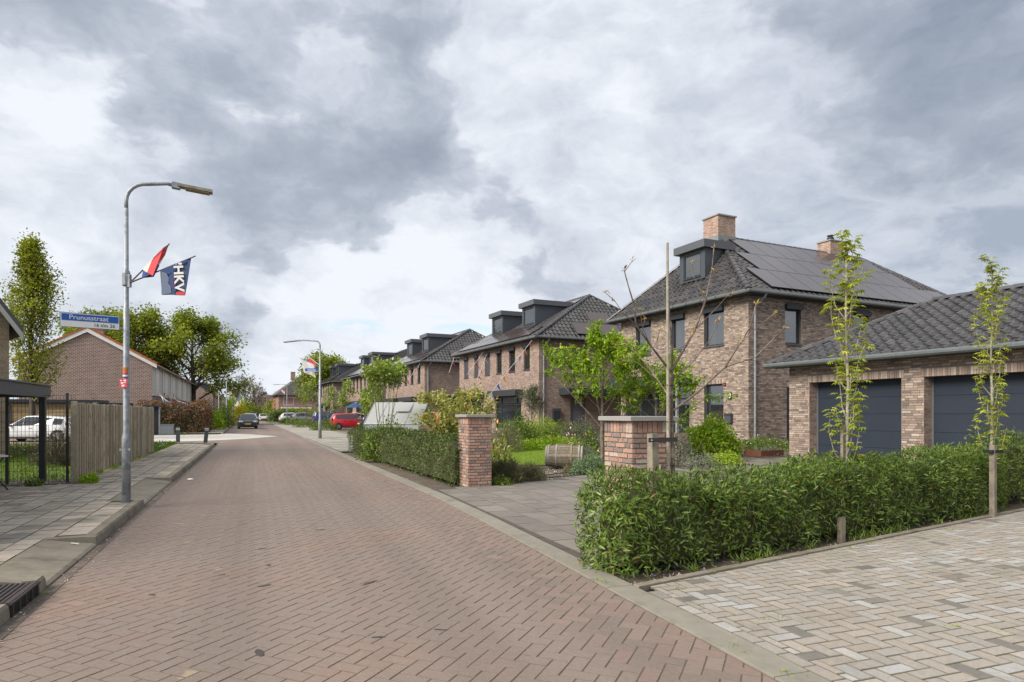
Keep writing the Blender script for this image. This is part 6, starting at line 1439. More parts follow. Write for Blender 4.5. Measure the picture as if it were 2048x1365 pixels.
fold([(1055, 178, 0), (1020, 245, .01), (972, 392, .02), (935, 330, -.03), (880, 430, -.06), (830, 560, -.07), (735, 800, -.07), (625, 735, -.03), (690, 570, .0), (745, 450, 0), (935, 255, 0)], FRED, 'red_stripe')
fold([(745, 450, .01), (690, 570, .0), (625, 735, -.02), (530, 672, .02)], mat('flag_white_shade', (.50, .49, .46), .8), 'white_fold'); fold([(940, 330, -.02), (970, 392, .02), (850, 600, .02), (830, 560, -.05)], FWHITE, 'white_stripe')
fold([(830, 560, -.05), (858, 602, .02), (750, 818, .01), (735, 800, -.06)], FBLUE, 'blue_stripe'); fold([(545, 695, .03), (625, 735, 0.0), (735, 802, -.05), (745, 820, 0), (520, 842, .04)], FBLUE, 'blue_fold')
# further lamps
l2 = A(640, 878); lamp_post('second lamp post with flag on the light footpath by the hedge', *l2, .02, wz(681, l2[1]), 1.75, (-.93, .1), .1, False)
l3 = (wx(453, 73), 73); lamp_post('third lamp post on the far left pavement by the dark car', *l3, .1, wz(755, 73), 1.9, (1, .1), .09, False)
l4 = (wx(574, 100), 100); lamp_post('fourth lamp post between the white cars', *l4, .02, wz(769, 100), 1.7, (-1, .1), .08, False)
lamp_post('far lamp post at the far right hedge', wx(533, 150), 150, .0, wz(794, 150), 1.7, (-1, .1), .09, False)
s2_ = thing('street_name_sign', 'small blue street sign on the second lamp post', 'street sign', (l2[0]-.1, l2[1]-.05, 0), rad(10)); z_ = wz(744, l2[1]); MB().box(-.75, -.015, z_, 0, .015, z_+.19).build('board', SIGNB, s2_); MB().box(-.62, -.02, z_+.07, -.13, -.016, z_+.12).build('white_band', SIGNW, s2_); MB().box(-.74, -.018, z_, 0, -.0155, z_+.02).build('rim', SIGNW, s2_)
def small_flag(label, lamp, px0, py0, px1, py1, Y, mats, drop=(-.15, -.9), w=1.0):
    a = Vector((lamp[0], lamp[1], wz(py0, Y))); t = fpx(px1, py1, Y); F = thing('street_flag', label, 'flag', tuple(a), 0, 'flags on the further lamp posts'); MB().tube([(0, 0, 0), tuple(t-a)], .018, 5).build('flagstaff', ZINCL, F)
    d = (t-a); q0 = d*.35; q1 = d*.97; dr = Vector((drop[0], .1, drop[1]))*w; n = len(mats)
    for i, m in enumerate(mats): cloth('cloth', (q0+dr*i/n, q1+dr*i/n, q1+dr*(i+1)/n, q0+dr*(i+1)/n), m, F, 6, 4, .05, i)
small_flag('white flag on the second lamp post', l2, 640, 735, 601, 717, l2[1], [FWHITE], (.15, -.85), .95); small_flag('red and white flag behind the white one on second lamp', l2, 640, 732, 618, 715, l2[1]+.3, [FRED, FWHITE], (-.1, -.6), .8)
small_flag('orange red flag on the post beyond the dark parked car', (wx(466, 95), 95), 468, 798, 462, 778, 95, [FORANGE, FRED], (.6, -.4), 1.6); small_flag('pale blue and white flag on the post beyond the dark parked car', (wx(466, 95), 95), 468, 798, 476, 782, 95, [SLATE2, FWHITE], (.4, -.6), 1.4)
small_flag('red white flag on the fourth lamp post', l4, 574, 785, 565, 775, 100, [FRED, FWHITE], (-.2, -.6), 1.0)
fp_ = thing('street_post', 'plain grey post beyond the dark parked car', 'post', (wx(466, 95), 95, 0), 0); MB().tube([(0, 0, 0), (0, 0, 3.9)], .07, 6).build('pole', ZINCL, fp_)
ts = thing('warning_sign', 'pale triangular sign on a grey pole far left', 'traffic sign', (wx(475.5, 112), 112, 0), 0); MB().tube([(0, 0, 0), (0, 0, 3.3)], .045, 6).build('pole', ZINCL, ts); MB().add([(-.5, -.05, 2.8), (.5, -.05, 2.8), (0, -.05, 3.65), (-.5, -.07, 2.8), (.5, -.07, 2.8), (0, -.07, 3.65)], [(0, 1, 2), (5, 4, 3), (0, 3, 4, 1), (1, 4, 5, 2), (2, 5, 3, 0)]).build('plate', mat('sign_pale', (.60, .45, .47), .6), ts)
fpl = thing('flagpole', 'white flagpole with hanging pennant by the far left terrace', 'flagpole', (wx(437.5, 100), 100, 0), 0); MB().tube([(0, 0, 0), (0, 0, wz(776, 100))], .06, 8).build('pole', WHITE, fpl); q = Vector((0, 0, wz(778, 100))); cloth('pennant', (q, q+Vector((.25, 0, 0)), q+Vector((1.25, .2, -2.3)), q+Vector((1.05, .2, -2.3))), mat('pennant_blue', (.12, .13, .2), .8), fpl, 2, 10, .05)
# bollards, cabinet
for lab, px, pb, ti in (('dark grey bollard with white bands near the beech hedge', 356, 883, 0), ('leaning dark grey bollard at the kerb corner', 411, 884, .1)):
    x, y = A(px, pb, .1); B_ = thing('bollard', lab, 'bollard', (x, y, .1), .35, 'bollards at the pavement corner'); B_.rotation_euler = (0, ti, .35)
    b = MB(); b.prism(rectp(0, 0, .085, .085, 0), -.05, .70); b.prism(rectp(0, 0, .075, .075, 0), .70, .74); b.build('post', mat('bollard_grey', (.06, .065, .075), .7, nz=(12, .2)), B_)
    for z in (.58, .65): MB().prism(rectp(0, 0, .0875, .0875, 0), z, z+.028).build('white_band', WHITE, B_)
cb = thing('utility_cabinet', 'small grey utility cabinet in front of the beech hedge', 'cabinet', (wx(334, 44.8), 44.8, .05), LA); b = MB(); b.box(-.42, 0, 0, .42, .3, .68); b.build('body', mat('cabinet_grey', (.16, .18, .20), .6, nz=(5, .1)), cb); MB().box(-.45, -.03, .68, .45, .33, .72).build('lid', MATS['cabinet_grey'], cb); MB().box(-.39, -.012, .05, -.004, -.001, .65).box(.004, -.012, .05, .39, -.001, .65).build('door', MATS['cabinet_grey'], cb)
# ---- wooden board fence
WOODF = mat('grey_board', (.2, .18, .14), .9, var=.16, pal=[(0, (.25, .21, .15)), (.3, (.32, .27, .19)), (.7, (.39, .33, .235)), (1, (.45, .385, .285))], nz=(16, .22), c2=(.23, .20, .135), c2n=(2.5, .5, .72), bump=(26, .5))
F0 = PL(3.4, 1.72); WF = thing('wooden_fence', 'weathered grey vertical board fence along the left pavement', 'fence', (*F0, .1), UA)
me_ = MB().box(-.047, -.011, 0, .047, .011, 1).mesh('fence_board', WOODF); nb = 112
for i in range(nb):
    u = .12+i*.0995; link('fence_board', me_, WF, loc=(u, -.0 if i % 2 else -.026, .03+R.uniform(-.008, .008)), rot=(0, R.gauss(0, .004), 0), scale=(1, 1, 1.60+R.uniform(-.012, .012)))
for u in (0, 2.2, 4.45, 6.7, 8.3, 11.25): MB().box(u-.05, -.05 if u == 0 else .02, -.1, u+.05, .055 if u == 0 else .11, 1.66).build('fence_post', mat('fence_post', (.28, .24, .175), .9, nz=(14, .3), bump=(30, .5)), WF)
for z in (.25, 1.35): MB().box(.06, .02, z, 11.2, .05, z+.08).build('rail', WOODF, WF)
MB().box(8.28, -.045, 0, 8.33, -.038, 1.64).build('cover_strip', mat('pale_strip', (.30, .28, .22), .9), WF)
# ---- wire mesh fence with posts
MF = thing('wire_fence', 'dark wire mesh fence between carport post and wooden fence', 'fence', (*PL(3.72, 1.78), .08), math.atan2(NL.y, NL.x)); b = MB(); Lm = 5.4
for i in range(int(Lm/.066)): b.box(i*.066-.0028, -.003, .02, i*.066+.0028, .003, 1.80)
for z in (.05, .25, .45, .65, .85, 1.05, 1.25, 1.45, 1.65, 1.79): b.box(0, -.010, z, Lm, -.004, z+.007)
b.build('mesh', mat('fence_wire', (.022, .026, .028), .5), MF, kind='stuff')
for u in (.13, 1.15, 3.2): 
    p_ = MB(); p_.box(u-.02, .004, 0, u+.02, .05, 1.85); p_ = p_.build('fence_post', MATS['fence_wire'], MF)
    for z in (.2, .9, 1.6): MB().box(u-.034, -.012, z, u+.034, .003, z+.035).build('clamp', ZINCL, p_)
# ---- carport
CP = thing('carport', 'dark flat-roofed carport with slim post at the left edge', 'carport', (*PL(4.05, 2.38), .08), UA)
b = MB(); b.box(-9, 0, 1.80, .12, 5, 1.88); b.build('ceiling', mat('carport_ceiling', (.03, .03, .03), .9), CP)
b = MB(); b.box(-9, -.06, 1.76, .16, -.002, 2.0); b.box(.122, .0, 1.76, .16, 5, 2.0); b.build('fascia', ANTHL, CP); b = MB(); b.box(-9, -.1, 2.0, .2, 5, 2.025); b.build('roof_edge', mat('roof_edge', (.17, .165, .15), .8), CP)
b = MB(); b.box(-.02, .0, -.08, .1, .11, 1.80); b.build('post', ANTH, CP); MB().box(-8.9, 0, -.08, -8.8, .1, 1.8).build('post', ANTH, CP)
# ---- folding table at the left edge
ft = thing('folding_table', 'folding table with white top and crossed black legs under the carport', 'table', (-9.25, 11.75, .1), UA-rad(60))
b = MB(); b.box(-.55, 0, .615, .06, .6, .64); b.build('table_top', WHITE, ft)
for y_ in (.05, .55):
    MB().tube([(.07, y_, 0), (-.36, y_, .6)], .013, 6).build('leg', ANTH, ft); MB().tube([(-.42, y_, 0), (.0, y_, .6)], .013, 6).build('leg', ANTH, ft)
# ---- low garage with tan boards and dark fascia behind the white car
LGp = thing('garden_garage', 'low garage with tan boarded wall and dark fascia behind the white car', 'garage', (-32.5, 39.6, .05), LA)
b = MB(); b.box(-.0, .03, 0, 5.6, 4, 2.1); b.build('wall', TB, LGp); TANB = mat('tan_board', (.3, .22, .11), .85, var=.15, pal=[(0, (.23, .17, .09)), (.5, (.32, .24, .13)), (1, (.40, .31, .18))], nz=(9, .3))
for i in range(11):
    for k in range(4): link('board', unit_box(TANB, 'board'), LGp, loc=(.02+k*1.395, 0, .05+i*.185), scale=(1.385, .028, .178))
b = MB(); b.box(-.3, -.25, 2.12, 6.0, 4, 2.36); b.build('fascia', ANTH, LGp); MB().box(.5, -.02, .05, 1.35, -.001, 1.95).build('door', mat('brown_door', (.20, .085, .035), .7, nz=(8, .3)), LGp); MB().box(1.35, -.03, .05, 1.47, -.001, 2.0).build('door_post', ANTHL, LGp)
gs_ = thing('garden_shed', 'low shed with pale wooden board beneath its dark roof edge behind the fence', 'shed', (-27.9, 43.3, .05), LA); b = MB(); b.box(0, 0, 0, 1.6, 3, 2.0); b.build('wall', mat('shed_dark', (.06, .05, .04), .9), gs_); MB().box(-.2, -.2, 2.0, 1.7, 3.2, 2.2).build('roof_edge', ANTH, gs_); MB().box(.1, -.03, 1.75, 1.5, -.001, 1.98).build('board', TANB, gs_)
dg = thing('garden_gate', 'narrow black garden gate at the left end of the beech hedge', 'gate', (wx(289, 44.5), 44.5, .05), LA); MB().box(0, 0, 0, .85, .06, 1.95).build('panel', mat('gate_black', (.02, .02, .02), .8), dg); MB().box(.86, -.02, 0, .95, .07, 2.0).build('post', ZINCL, dg); MB().box(-.1, -.2, 1.95, .95, .5, 2.05).build('lintel', ANTH, dg)
# ---- greenhouse
GH = thing('greenhouse', 'aluminium greenhouse with pale translucent roof sheets behind the hedge', 'greenhouse', (wx(728, 23), 23.0, hg(-5, 23)), rad(-12)); gl_, gd_, ge_, gr_ = 2.06, 1.9, 1.14, 1.90
ALU = mat('aluminium', (.50, .52, .53), .4, metal=.6, nz=(5, .08)); m, gg, o_ = base_mat('polycarbonate')
bs = gg.n('ShaderNodeBsdfPrincipled'); bs.inputs['Base Color'].default_value = (.43, .44, .42, 1); bs.inputs['Roughness'].default_value = .35; tb = gg.n('ShaderNodeBsdfTranslucent'); tb.inputs[0].default_value = (.55, .56, .54, 1); mx = gg.n('ShaderNodeMixShader'); mx.inputs[0].default_value = .3
gg.t.links.new(bs.outputs[0], mx.inputs[1]); gg.t.links.new(tb.outputs[0], mx.inputs[2]); gg.t.links.new(mx.outputs[0], o_.inputs[0]); POLY = m; GHG = clearmat('greenhouse_glass', (.80, .85, .84), .72)
b = MB()
for x in (0, gl_):
    for y_ in (0, gd_): b.tube([(x, y_, 0), (x, y_, ge_)], .022, 4)
    b.tube([(x, 0, ge_), (x, gd_/2, gr_), (x, gd_, ge_)], .022, 4); b.tube([(x, 0, ge_), (x, gd_, ge_)], .015, 4); b.tube([(x, 0, .5), (x, gd_, .5)], .012, 4)
b.tube([(gl_, .55, 0), (gl_, .55, 1.6)], .016, 4); b.tube([(gl_, 1.3, 0), (gl_, 1.3, 1.6)], .016, 4)
for y_, z in ((0, ge_), (gd_, ge_), (gd_/2, gr_), (0, .05), (gd_, .05)): b.tube([(0, y_, z), (gl_, y_, z)], .022, 4)
b.build('frame', ALU, GH)
for k in range(5):
    for ya, yb, za, zb2 in ((-.01, gd_/2, ge_+.02, gr_+.02),): MB().tube([(gl_*k/4, ya, za+.012), (gl_*k/4, yb, zb2+.012)], .014, 4).build('glazing_bar', ALU, GH)
for k in range(4):
    for sgn in (0, 1):
        x0, x1 = gl_*k/4+.012, gl_*(k+1)/4-.012; y0, y1 = (0.0, gd_/2-.01) if sgn == 0 else (gd_, gd_/2+.01); lift = .03 if (k == 2 and sgn == 0) else 0
        MB().add([(x0, y0, ge_+.012), (x1, y0, ge_+.012), (x1, y1, gr_+.006), (x0, y1, gr_+.006), (x0, y0, ge_+.024), (x1, y0, ge_+.024), (x1, y1, gr_+.018), (x0, y1, gr_+.018)], [(0, 1, 2, 3), (7, 6, 5, 4), (0, 4, 5, 1), (1, 5, 6, 2), (2, 6, 7, 3), (3, 7, 4, 0)]).build('roof_sheet', POLY, GH)
b = MB(); yv0, yv1 = .16, gd_/2-.03; zv = lambda y_: ge_+(gr_-ge_)*y_/(gd_/2)+.05
b.add([(gl_*.5, yv0+.25, zv(yv0+.25)+.06), (gl_*.75, yv0+.25, zv(yv0+.25)+.06), (gl_*.75, yv1, zv(yv1)-.02), (gl_*.5, yv1, zv(yv1)-.02), (gl_*.5, yv0+.25, zv(yv0+.25)+.075), (gl_*.75, yv0+.25, zv(yv0+.25)+.075), (gl_*.75, yv1, zv(yv1)-.005), (gl_*.5, yv1, zv(yv1)-.005)], [(0, 1, 2, 3), (7, 6, 5, 4), (0, 4, 5, 1), (1, 5, 6, 2), (2, 6, 7, 3), (3, 7, 4, 0)]); b.build('roof_vent', POLY, GH)
for k in range(4): MB().box(gl_*k/4+.015, -.003, .08, gl_*(k+1)/4-.015, .003, ge_-.02).build('glass_pane', GHG, GH)
for y0, y1 in ((.03, .52), (.58, 1.27), (1.33, gd_-.03)): MB().box(gl_-.003, y0, .08, gl_+.003, y1, ge_-.02).build('glass_pane', GHG, GH)
MB().tube([(gl_*.94, -.6, 0), (gl_*1.02, -.02, ge_-.3)], .02, 5).build('prop', ALU, GH)
# ---- old barrel
bx, by = A(1131, 934, .07); br_ = thing('barrel', 'old weathered wooden barrel with pale hoops lying on the lawn edge', 'barrel', (bx, by+.3, hg(bx, by)+.31), rad(-11)); Lb = 1.02; ns = 22
prof = lambda t: .265+.065*(1-(2*t-1)**2)
OAK = mat('old_oak', (.2, .17, .13), .9, var=.2, pal=[(0, (.10, .085, .06)), (.5, (.165, .14, .10)), (1, (.25, .22, .165))], nz=(16, .4), bump=(30, .6))
for k in range(ns):
    a0, a1 = 6.283*k/ns+.012, 6.283*(k+1)/ns-.012; vs = []; n = 8; dr_ = R.uniform(-.004, .006)
    for i in range(n+1):
        t = i/n; r1 = prof(t)+dr_; r0 = r1-.025
        for rr, aa in ((r0, a0), (r1, a0), (r1, a1), (r0, a1)): vs.append(((t-.5)*Lb, rr*math.cos(aa), rr*math.sin(aa)))
    fs = [(3, 2, 1, 0), (4*n, 4*n+1, 4*n+2, 4*n+3)]
    for i in range(n):
        for j in range(4): fs.append((4*i+j, 4*i+(j+1) % 4, 4*(i+1)+(j+1) % 4, 4*(i+1)+j))
    MB().add(vs, fs).build('stave', OAK, br_)
for t in (.025, .085, .30, .70, .90, .975):
    b = MB(); w_ = .022
    b.lathe([(prof(t)-.004, (t-.5)*Lb-w_), (prof(t)+.014, (t-.5)*Lb-w_), (prof(t)+.014, (t-.5)*Lb+w_), (prof(t)-.004, (t-.5)*Lb+w_)], 24, (0, 0, 0), 'x'); b.build('hoop', mat('hoop_pale', (.27, .25, .22), .8, nz=(12, .3)) if t != .70 else mat('hoop_tan', (.24, .185, .12), .8, nz=(12, .3)), br_)
for s in (-1, 1): MB().lathe([(.24, s*.46), (.24, s*.475)], 20, (0, 0, 0), 'x').build('barrel_head', mat('barrel_dark', (.06, .05, .04), .9), br_)
MB().tube([(.25, -.1, prof(.7)+.02), (.2, .0, prof(.7)+.05), (.1, .05, prof(.6)+.02)], .012, 5).build('rope', mat('rope', (.33, .26, .16), .9), br_)
for i, (p0, p1, p2) in enumerate((((1086, 948), (1130, 943), (1180, 940)), ((1080, 953), (1120, 950), (1170, 948)))):
    hs_ = thing('drip_hose', ['thin black drip hose nearest the barrel', 'thin black drip hose nearest the driveway'][i], 'hose', (0, 0, 0)); MB().tube([(*A(*q, .06), hg(*A(*q, .06))+.01) for q in (p0, p1, p2)], .012, 6).build('tubing', RUB, hs_)
lt_ = thing('orange_scrap', 'small orange object lying among the lavender by the driveway', 'scrap', (*A(1046, 959, .05), .07), .3); MB().slab([(-.09, -.03), (.09, -.04), (.1, .03), (-.06, .04)], .02, .01, .02).build('piece', FORANGE, lt_)
lt2 = thing('litter', 'scrap of white paper lying on the road', 'litter', (*A(381, 960, 0), .004), .4); MB().add([(-.07, -.03, 0), (.06, -.045, .012), (.08, .03, .006), (-.05, .04, .02), (0, 0, .03)], [(0, 1, 4), (1, 2, 4), (2, 3, 4), (3, 0, 4)]).build('paper', WHITE, lt2)
lt3 = thing('litter', 'thin white stick on the dropped kerb', 'litter', (*A(150, 1089, .06), .066), -.35); MB().box(-.06, -.006, 0, .06, .006, .008).build('stick', WHITE, lt3)
# leaves, crumbs and dirt along the left gutter
P = np.array([(*PL(R.uniform(-8, 9), -abs(R.gauss(0, .11))-.01), .004) for _ in range(420)]); k = len(P); leaves('gutter_litter', P, NR.normal(size=(k, 3))*np.array([1, 1, .15]), NR.uniform(.008, .028, k), NR.uniform(.006, .018, k), GRAVEL, None, False, np.tile([0, 0, 1.], (k, 1)), -.2, 'stuff')
# ---- bunting
def bunting(label, a, b_, n, cols, sz=.24, sag=.12, cord=.014, group='bunting of orange red white and blue pennants'):
    a, b_ = Vector(a), Vector(b_); T = thing('bunting', label, 'bunting', tuple(a), 0, group); d = b_-a; pts = [d*t-Vector((0, 0, sag*4*t*(1-t))) for t in [i/12 for i in range(13)]]
    MB().tube(pts, cord, 4).build('cord', FWHITE, T)
    for i in range(n):
        t = (i+.6)/n; p = d*t-Vector((0, 0, sag*4*t*(1-t))); e = d.normalized()*sz*.62; tw = Vector((R.gauss(.3, .35), R.gauss(0, .35), -1)).normalized()*sz*1.4; nn = e.cross(tw).normalized()*.004
        q = [p-e, p+e, p+tw]; bb = MB(); bb.add([tuple(v+nn) for v in q]+[tuple(v-nn) for v in q], [(0, 1, 2), (5, 4, 3), (0, 3, 4, 1), (1, 4, 5, 2), (2, 5, 3, 0)]); bb.build('pennant', cols[i % len(cols)], T)
CO = [FORANGE, FRED, FBLUE, FWHITE]
bunting('bunting from the second house eave down to the magnolia', fpx(1064, 681, 38.3), fpx(976, 794, 30), 8, [FRED, FORANGE, mat('flag_sky', (.03, .16, .55), .8), FWHITE, FRED, FORANGE, MATS['flag_sky'], FWHITE], .28, .0)
bunting('left of two bunting lines at the far end of the second house', fpx(968, 702, 46), fpx(934, 750, 41), 3, [FORANGE, FRED, FWHITE], .32, 0); bunting('right of two bunting lines at the far end of the second house', fpx(976, 702, 46.5), fpx(955, 758, 41), 5, [FORANGE, FWHITE, FBLUE, FORANGE, FRED], .28, 0)
bunting('bunting at the near corner of the third house', fpx(908, 716, 54.5), fpx(898, 746, 51), 2, [FRED, FORANGE], .35, 0); bunting('pale bunting hanging before the third house windows', fpx(840, 728, 56), fpx(812, 766, 52), 5, [FWHITE, FRED, FWHITE], .3, 0)
bunting('pale bunting hanging before the fourth house', fpx(742, 752, 73), fpx(716, 800, 66), 8, [FWHITE, FORANGE, FBLUE], .4, 0); bunting('bunting hanging at the last house of the row', fpx(672, 775, 90), fpx(655, 800, 84), 5, [FWHITE, FBLUE, FRED], .45, 0)
for i, (p, q, n) in enumerate((((311, 779, 52.8), (343, 807, 49.5), 4), ((326, 784, 56), (372, 807, 51), 8), ((345, 786, 62), (383, 806, 53), 8), ((352, 797, 64), (392, 803, 54), 7))):
    bunting(['bunting from the first window of the brown terrace to the hedge', 'second bunting line over the beech hedge', 'third bunting line, dense with red pennants over the hedge', 'lowest bunting line at the far end of beech hedge'][i], fpx(*p), fpx(*q), n, [FORANGE, FWHITE, FBLUE, FRED] if i == 0 else [FRED, FORANGE, MATS['flag_sky'], FWHITE, FRED], .36, .15)
# ---- parasol / awning dark blue near the red car
pr = thing('garden_parasol', 'closed dark blue garden parasol behind the red car', 'parasol', (wx(713, 63), 63, .1), 0); MB().lathe([(.03, 0), (.03, 2.0)], 6).build('pole', ZINCL, pr); MB().lathe([(1.1, 2.0), (.9, 2.15), (.1, 2.55), (.02, 2.6)], 10).build('canopy', NAVY, pr)
# ================================================================== CARS
TYRE = mat('tyre', (.018, .018, .018), .85); RIM = mat('rim', (.42, .43, .44), .35, metal=.7); RIMD = mat('rim_dark', (.05, .05, .05), .6); CGLASS = glassmat('car_glass', (.015, .018, .02), 1.9)
LAMPR = mat('tail_lamp', (.35, .01, .012), .25); LAMPW = mat('head_lamp', (.60, .62, .63), .15); PLY = mat('plate_yellow', (.62, .42, .02), .5); TRIM = mat('black_trim', (.018, .018, .02), .6)
def car(name, label, x, y, z, head, paint, L_=4.1, W_=1.74, H_=1.48, rear=.86, hood=.93, hoodx=.24, wst=.30, wtop=.46, group='parked cars', plate=True, cat='car', belt=.62, drop=0.0, rr=.30, van=False):
    """lofted car; local +x is forward, fractions count from the front"""
    C_ = thing(name, label, cat, (x, y, z), head, group)
    fr = np.array([0, .015, .05, .12, hoodx, wst, wst+(wtop-wst)*.5, wtop, .56, .68, .78, rear, rear+(1-rear)*.45, rear+(1-rear)*.85, .992, 1.0])
    hb = H_*belt
    zt = np.interp(fr, [0, .015, .05, hoodx, wst, wtop, .56, rear, rear+(1-rear)*.85, .992, 1.0], [.42*H_, .50*H_, .565*H_, hb*hood+.02, hb+.01, H_*.985, H_, H_*(.965-drop), hb+.06, .56*H_, .40*H_] if not van else [.45*H_, .5*H_, .55*H_, hb*hood, hb+.01, H_*.98, H_, H_, H_*.98, .7*H_, .4*H_])
    zbelt = np.minimum(np.interp(fr, [0, .05, hoodx, .6, .95, 1], [.40*H_, .52*H_, hb*.93, hb, hb+.04, .52*H_]), zt-.004)
    wb = np.interp(fr, [0, .015, .06, .16, .8, .95, .992, 1], [.60, .78, .92, 1, 1, .95, .80, .66])*W_/2
    wt = wb*np.interp(fr, [0, wst, wtop, rear, 1], [.96, .90, .77, .76, .86] if not van else [.96, .92, .88, .9, .9])
    zlo = np.interp(fr, [0, .04, .1, .9, .97, 1], [.30, .2, .17, .17, .22, .34])
    X = (0.5-fr)*L_; n = len(fr); vs = []; K = 13
    for i in range(n):
        h1 = zlo[i]+(zbelt[i]-zlo[i])*.45; cr = min(.045, max(.004, (zt[i]-zbelt[i])*.5))
        sec = [(0, zlo[i]), (wb[i]*.90, zlo[i]), (wb[i]*.985, zlo[i]+.06), (wb[i], h1), (wb[i]*.975, zbelt[i]), (wt[i], zt[i]-cr), (wt[i]*.86, zt[i]), (0, zt[i]+.012)]
        vs += [(X[i], w_, z_) for w_, z_ in sec]+[(X[i], -w_, z_) for w_, z_ in sec[-2:0:-1]]
    K = 14; fs = []
    for i in range(n-1):
        for j in range(K): fs.append((i*K+j, (i+1)*K+j, (i+1)*K+(j+1) % K, i*K+(j+1) % K))
    fs += [tuple(range(K)), tuple((n-1)*K+K-1-j for j in range(K))]
    b = MB(); b.add(vs, fs); body = b.build('body', paint, C_, True)
    V = [Vector(q) for q in vs]
    def pane(quad, off, nm='window', inset=.06, m=None):
        q = [V[k] for k in quad]; c = sum(q, Vector())/4; nn = (q[1]-q[0]).cross(q[3]-q[0]).normalized()
        if nn.dot(c-Vector((0, 0, H_*.55))) < 0: nn = -nn
        q = [p+(c-p)*inset+nn*off for p in q]; bb = MB(); bb.add([tuple(p) for p in q]+[tuple(p-nn*.02) for p in q], [(0, 1, 2, 3), (0, 4, 5, 1), (1, 5, 6, 2), (2, 6, 7, 3), (3, 7, 4, 0)]); return bb
    ib = list(fr).index(wst); it = list(fr).index(wtop); ir = list(fr).index(rear)
    # windscreen and rear window
    for i0, i1, nm in ((ib, it, 'windscreen'), (ir, ir+2 if not van else ir+1, 'rear_window')):
        a = [V[i0*K+6]+Vector((0, .0, .0)), V[i0*K+8], V[i1*K+8], V[i1*K+6]]; a = [p.copy() for p in a]; c = sum(a, Vector())/4; nn = (a[1]-a[0]).cross(a[3]-a[0]).normalized()
        if nn.z < 0: nn = -nn
        a = [p+(c-p)*.05+nn*.022 for p in a]; bb = MB(); bb.add([tuple(p) for p in a]+[tuple(p-nn*.03) for p in a], [(0, 1, 2, 3), (0, 4, 5, 1), (1, 5, 6, 2), (2, 6, 7, 3), (3, 7, 4, 0)]); bb.build(nm, CGLASS, C_)
    for sgn in (1, -1):
        jb, jt = (4, 5) if sgn > 0 else (10, 9)
        spans = [(it, it+1, .04), (it+1, it+3, .05), (it+3, ir, .06)] if not van else [(it, it+1, .05)]
        for i0, i1, ins in spans:
            if i1 <= i0: continue
            q = [V[i0*K+jb]*.94+V[i0*K+jt]*.06, V[i1*K+jb]*.94+V[i1*K+jt]*.06, V[i1*K+jt]*.97+V[i1*K+jb]*.03, V[i0*K+jt]*.97+V[i0*K+jb]*.03]; c = sum(q, Vector())/4
            nn = Vector((0, sgn, .25)).normalized(); q = [p+(c-p)*ins+nn*.03 for p in q]; bb = MB(); bb.add([tuple(p) for p in q]+[tuple(p-nn*.04) for p in q], [(0, 1, 2, 3), (0, 4, 5, 1), (1, 5, 6, 2), (2, 6, 7, 3), (3, 7, 4, 0)]); bb.build('side_window', CGLASS, C_)
        q = [V[ib*K+jb], V[it*K+jb], V[it*K+jt]]; c = sum(q, Vector())/3; nn = Vector((0, sgn, .25)).normalized(); q = [p+(c-p)*.16+nn*.03 for p in q]; bb = MB(); bb.add([tuple(p) for p in q]+[tuple(p-nn*.02) for p in q], [(0, 1, 2), (5, 4, 3), (0, 3, 4, 1), (1, 4, 5, 2), (2, 5, 3, 0)]); bb.build('side_window', CGLASS, C_)
        # mirror, sill trim, handle, door seams
        MB().obox((X[ib]-.12, sgn*(W_/2+.07), hb+.04), (.05, 0, 0), (0, .08, 0), (0, 0, .055)).build('mirror', paint if not van else TRIM, C_)
        MB().box(L_*.28, sgn*(W_/2-.01), .19, -L_*.25, sgn*(W_/2+.012), .27).build('sill_trim', TRIM, C_)
        for fx in (.52, .68): MB().box((.5-fx)*L_-.09, sgn*(W_/2-.012), hb-.13, (.5-fx)*L_+.09, sgn*(W_/2+.014), hb-.10).build('door_handle', paint, C_)
        # wheels
        for wxx in (L_*.5-.17*L_-.08, -L_*.5+.17*L_):
            MB().lathe([(rr*1.14, sgn*(W_/2-.10)), (rr*1.14, sgn*(W_/2+.006))], 20, (wxx, 0, rr), 'y').build('wheel_arch', TRIM, C_)
            t_ = MB(); o1 = sgn*(W_/2+.012); o0 = sgn*(W_/2-.18); t_.lathe([(rr*.9, o0), (rr, o0+sgn*.02), (rr, o1-sgn*.02), (rr*.93, o1), (rr*.66, o1)], 22, (wxx, 0, rr), 'y'); wh = t_.build('wheel', TYRE, C_, False)
            MB().lathe([(rr*.66, o1-sgn*.05), (rr*.66, o1+sgn*.002)], 18, (wxx, 0, rr), 'y').build('rim_well', RIMD, wh)
            s_ = MB()
            for k in range(5):
                a_ = k*6.283/5+.3
                for da in (-.16, .16): s_.obox((wxx+math.cos(a_+da)*rr*.36, o1+sgn*.006, rr+math.sin(a_+da)*rr*.36), (math.cos(a_+da*.4)*rr*.29, 0, math.sin(a_+da*.4)*rr*.29), (0, .006, 0), (-math.sin(a_)*.018, 0, math.cos(a_)*.018))
            s_.lathe([(rr*.15, o1), (rr*.13, o1+sgn*.014)], 10, (wxx, 0, rr), 'y'); s_.build('rim', RIM, wh)
        yl = sgn*W_*.37
        MB().obox((L_/2-.075, yl, .51*H_), (.07, sgn*-.05, 0), (.02, .13, 0), (0, 0, .07)).build('headlight', LAMPW, C_)
        MB().obox((-L_/2+.07, sgn*W_*.395, .62*H_), (.075, sgn*-.03, 0), (0, .07, 0), (0, 0, .10)).build('tail_light', LAMPR, C_)
    if plate:
        MB().box(L_/2-.02, -.26, .44, L_/2+.012, .26, .55).build('number_plate', PLY, C_); MB().box(-L_/2-.012, -.26, .52, -L_/2+.02, .26, .63).build('number_plate', PLY, C_)
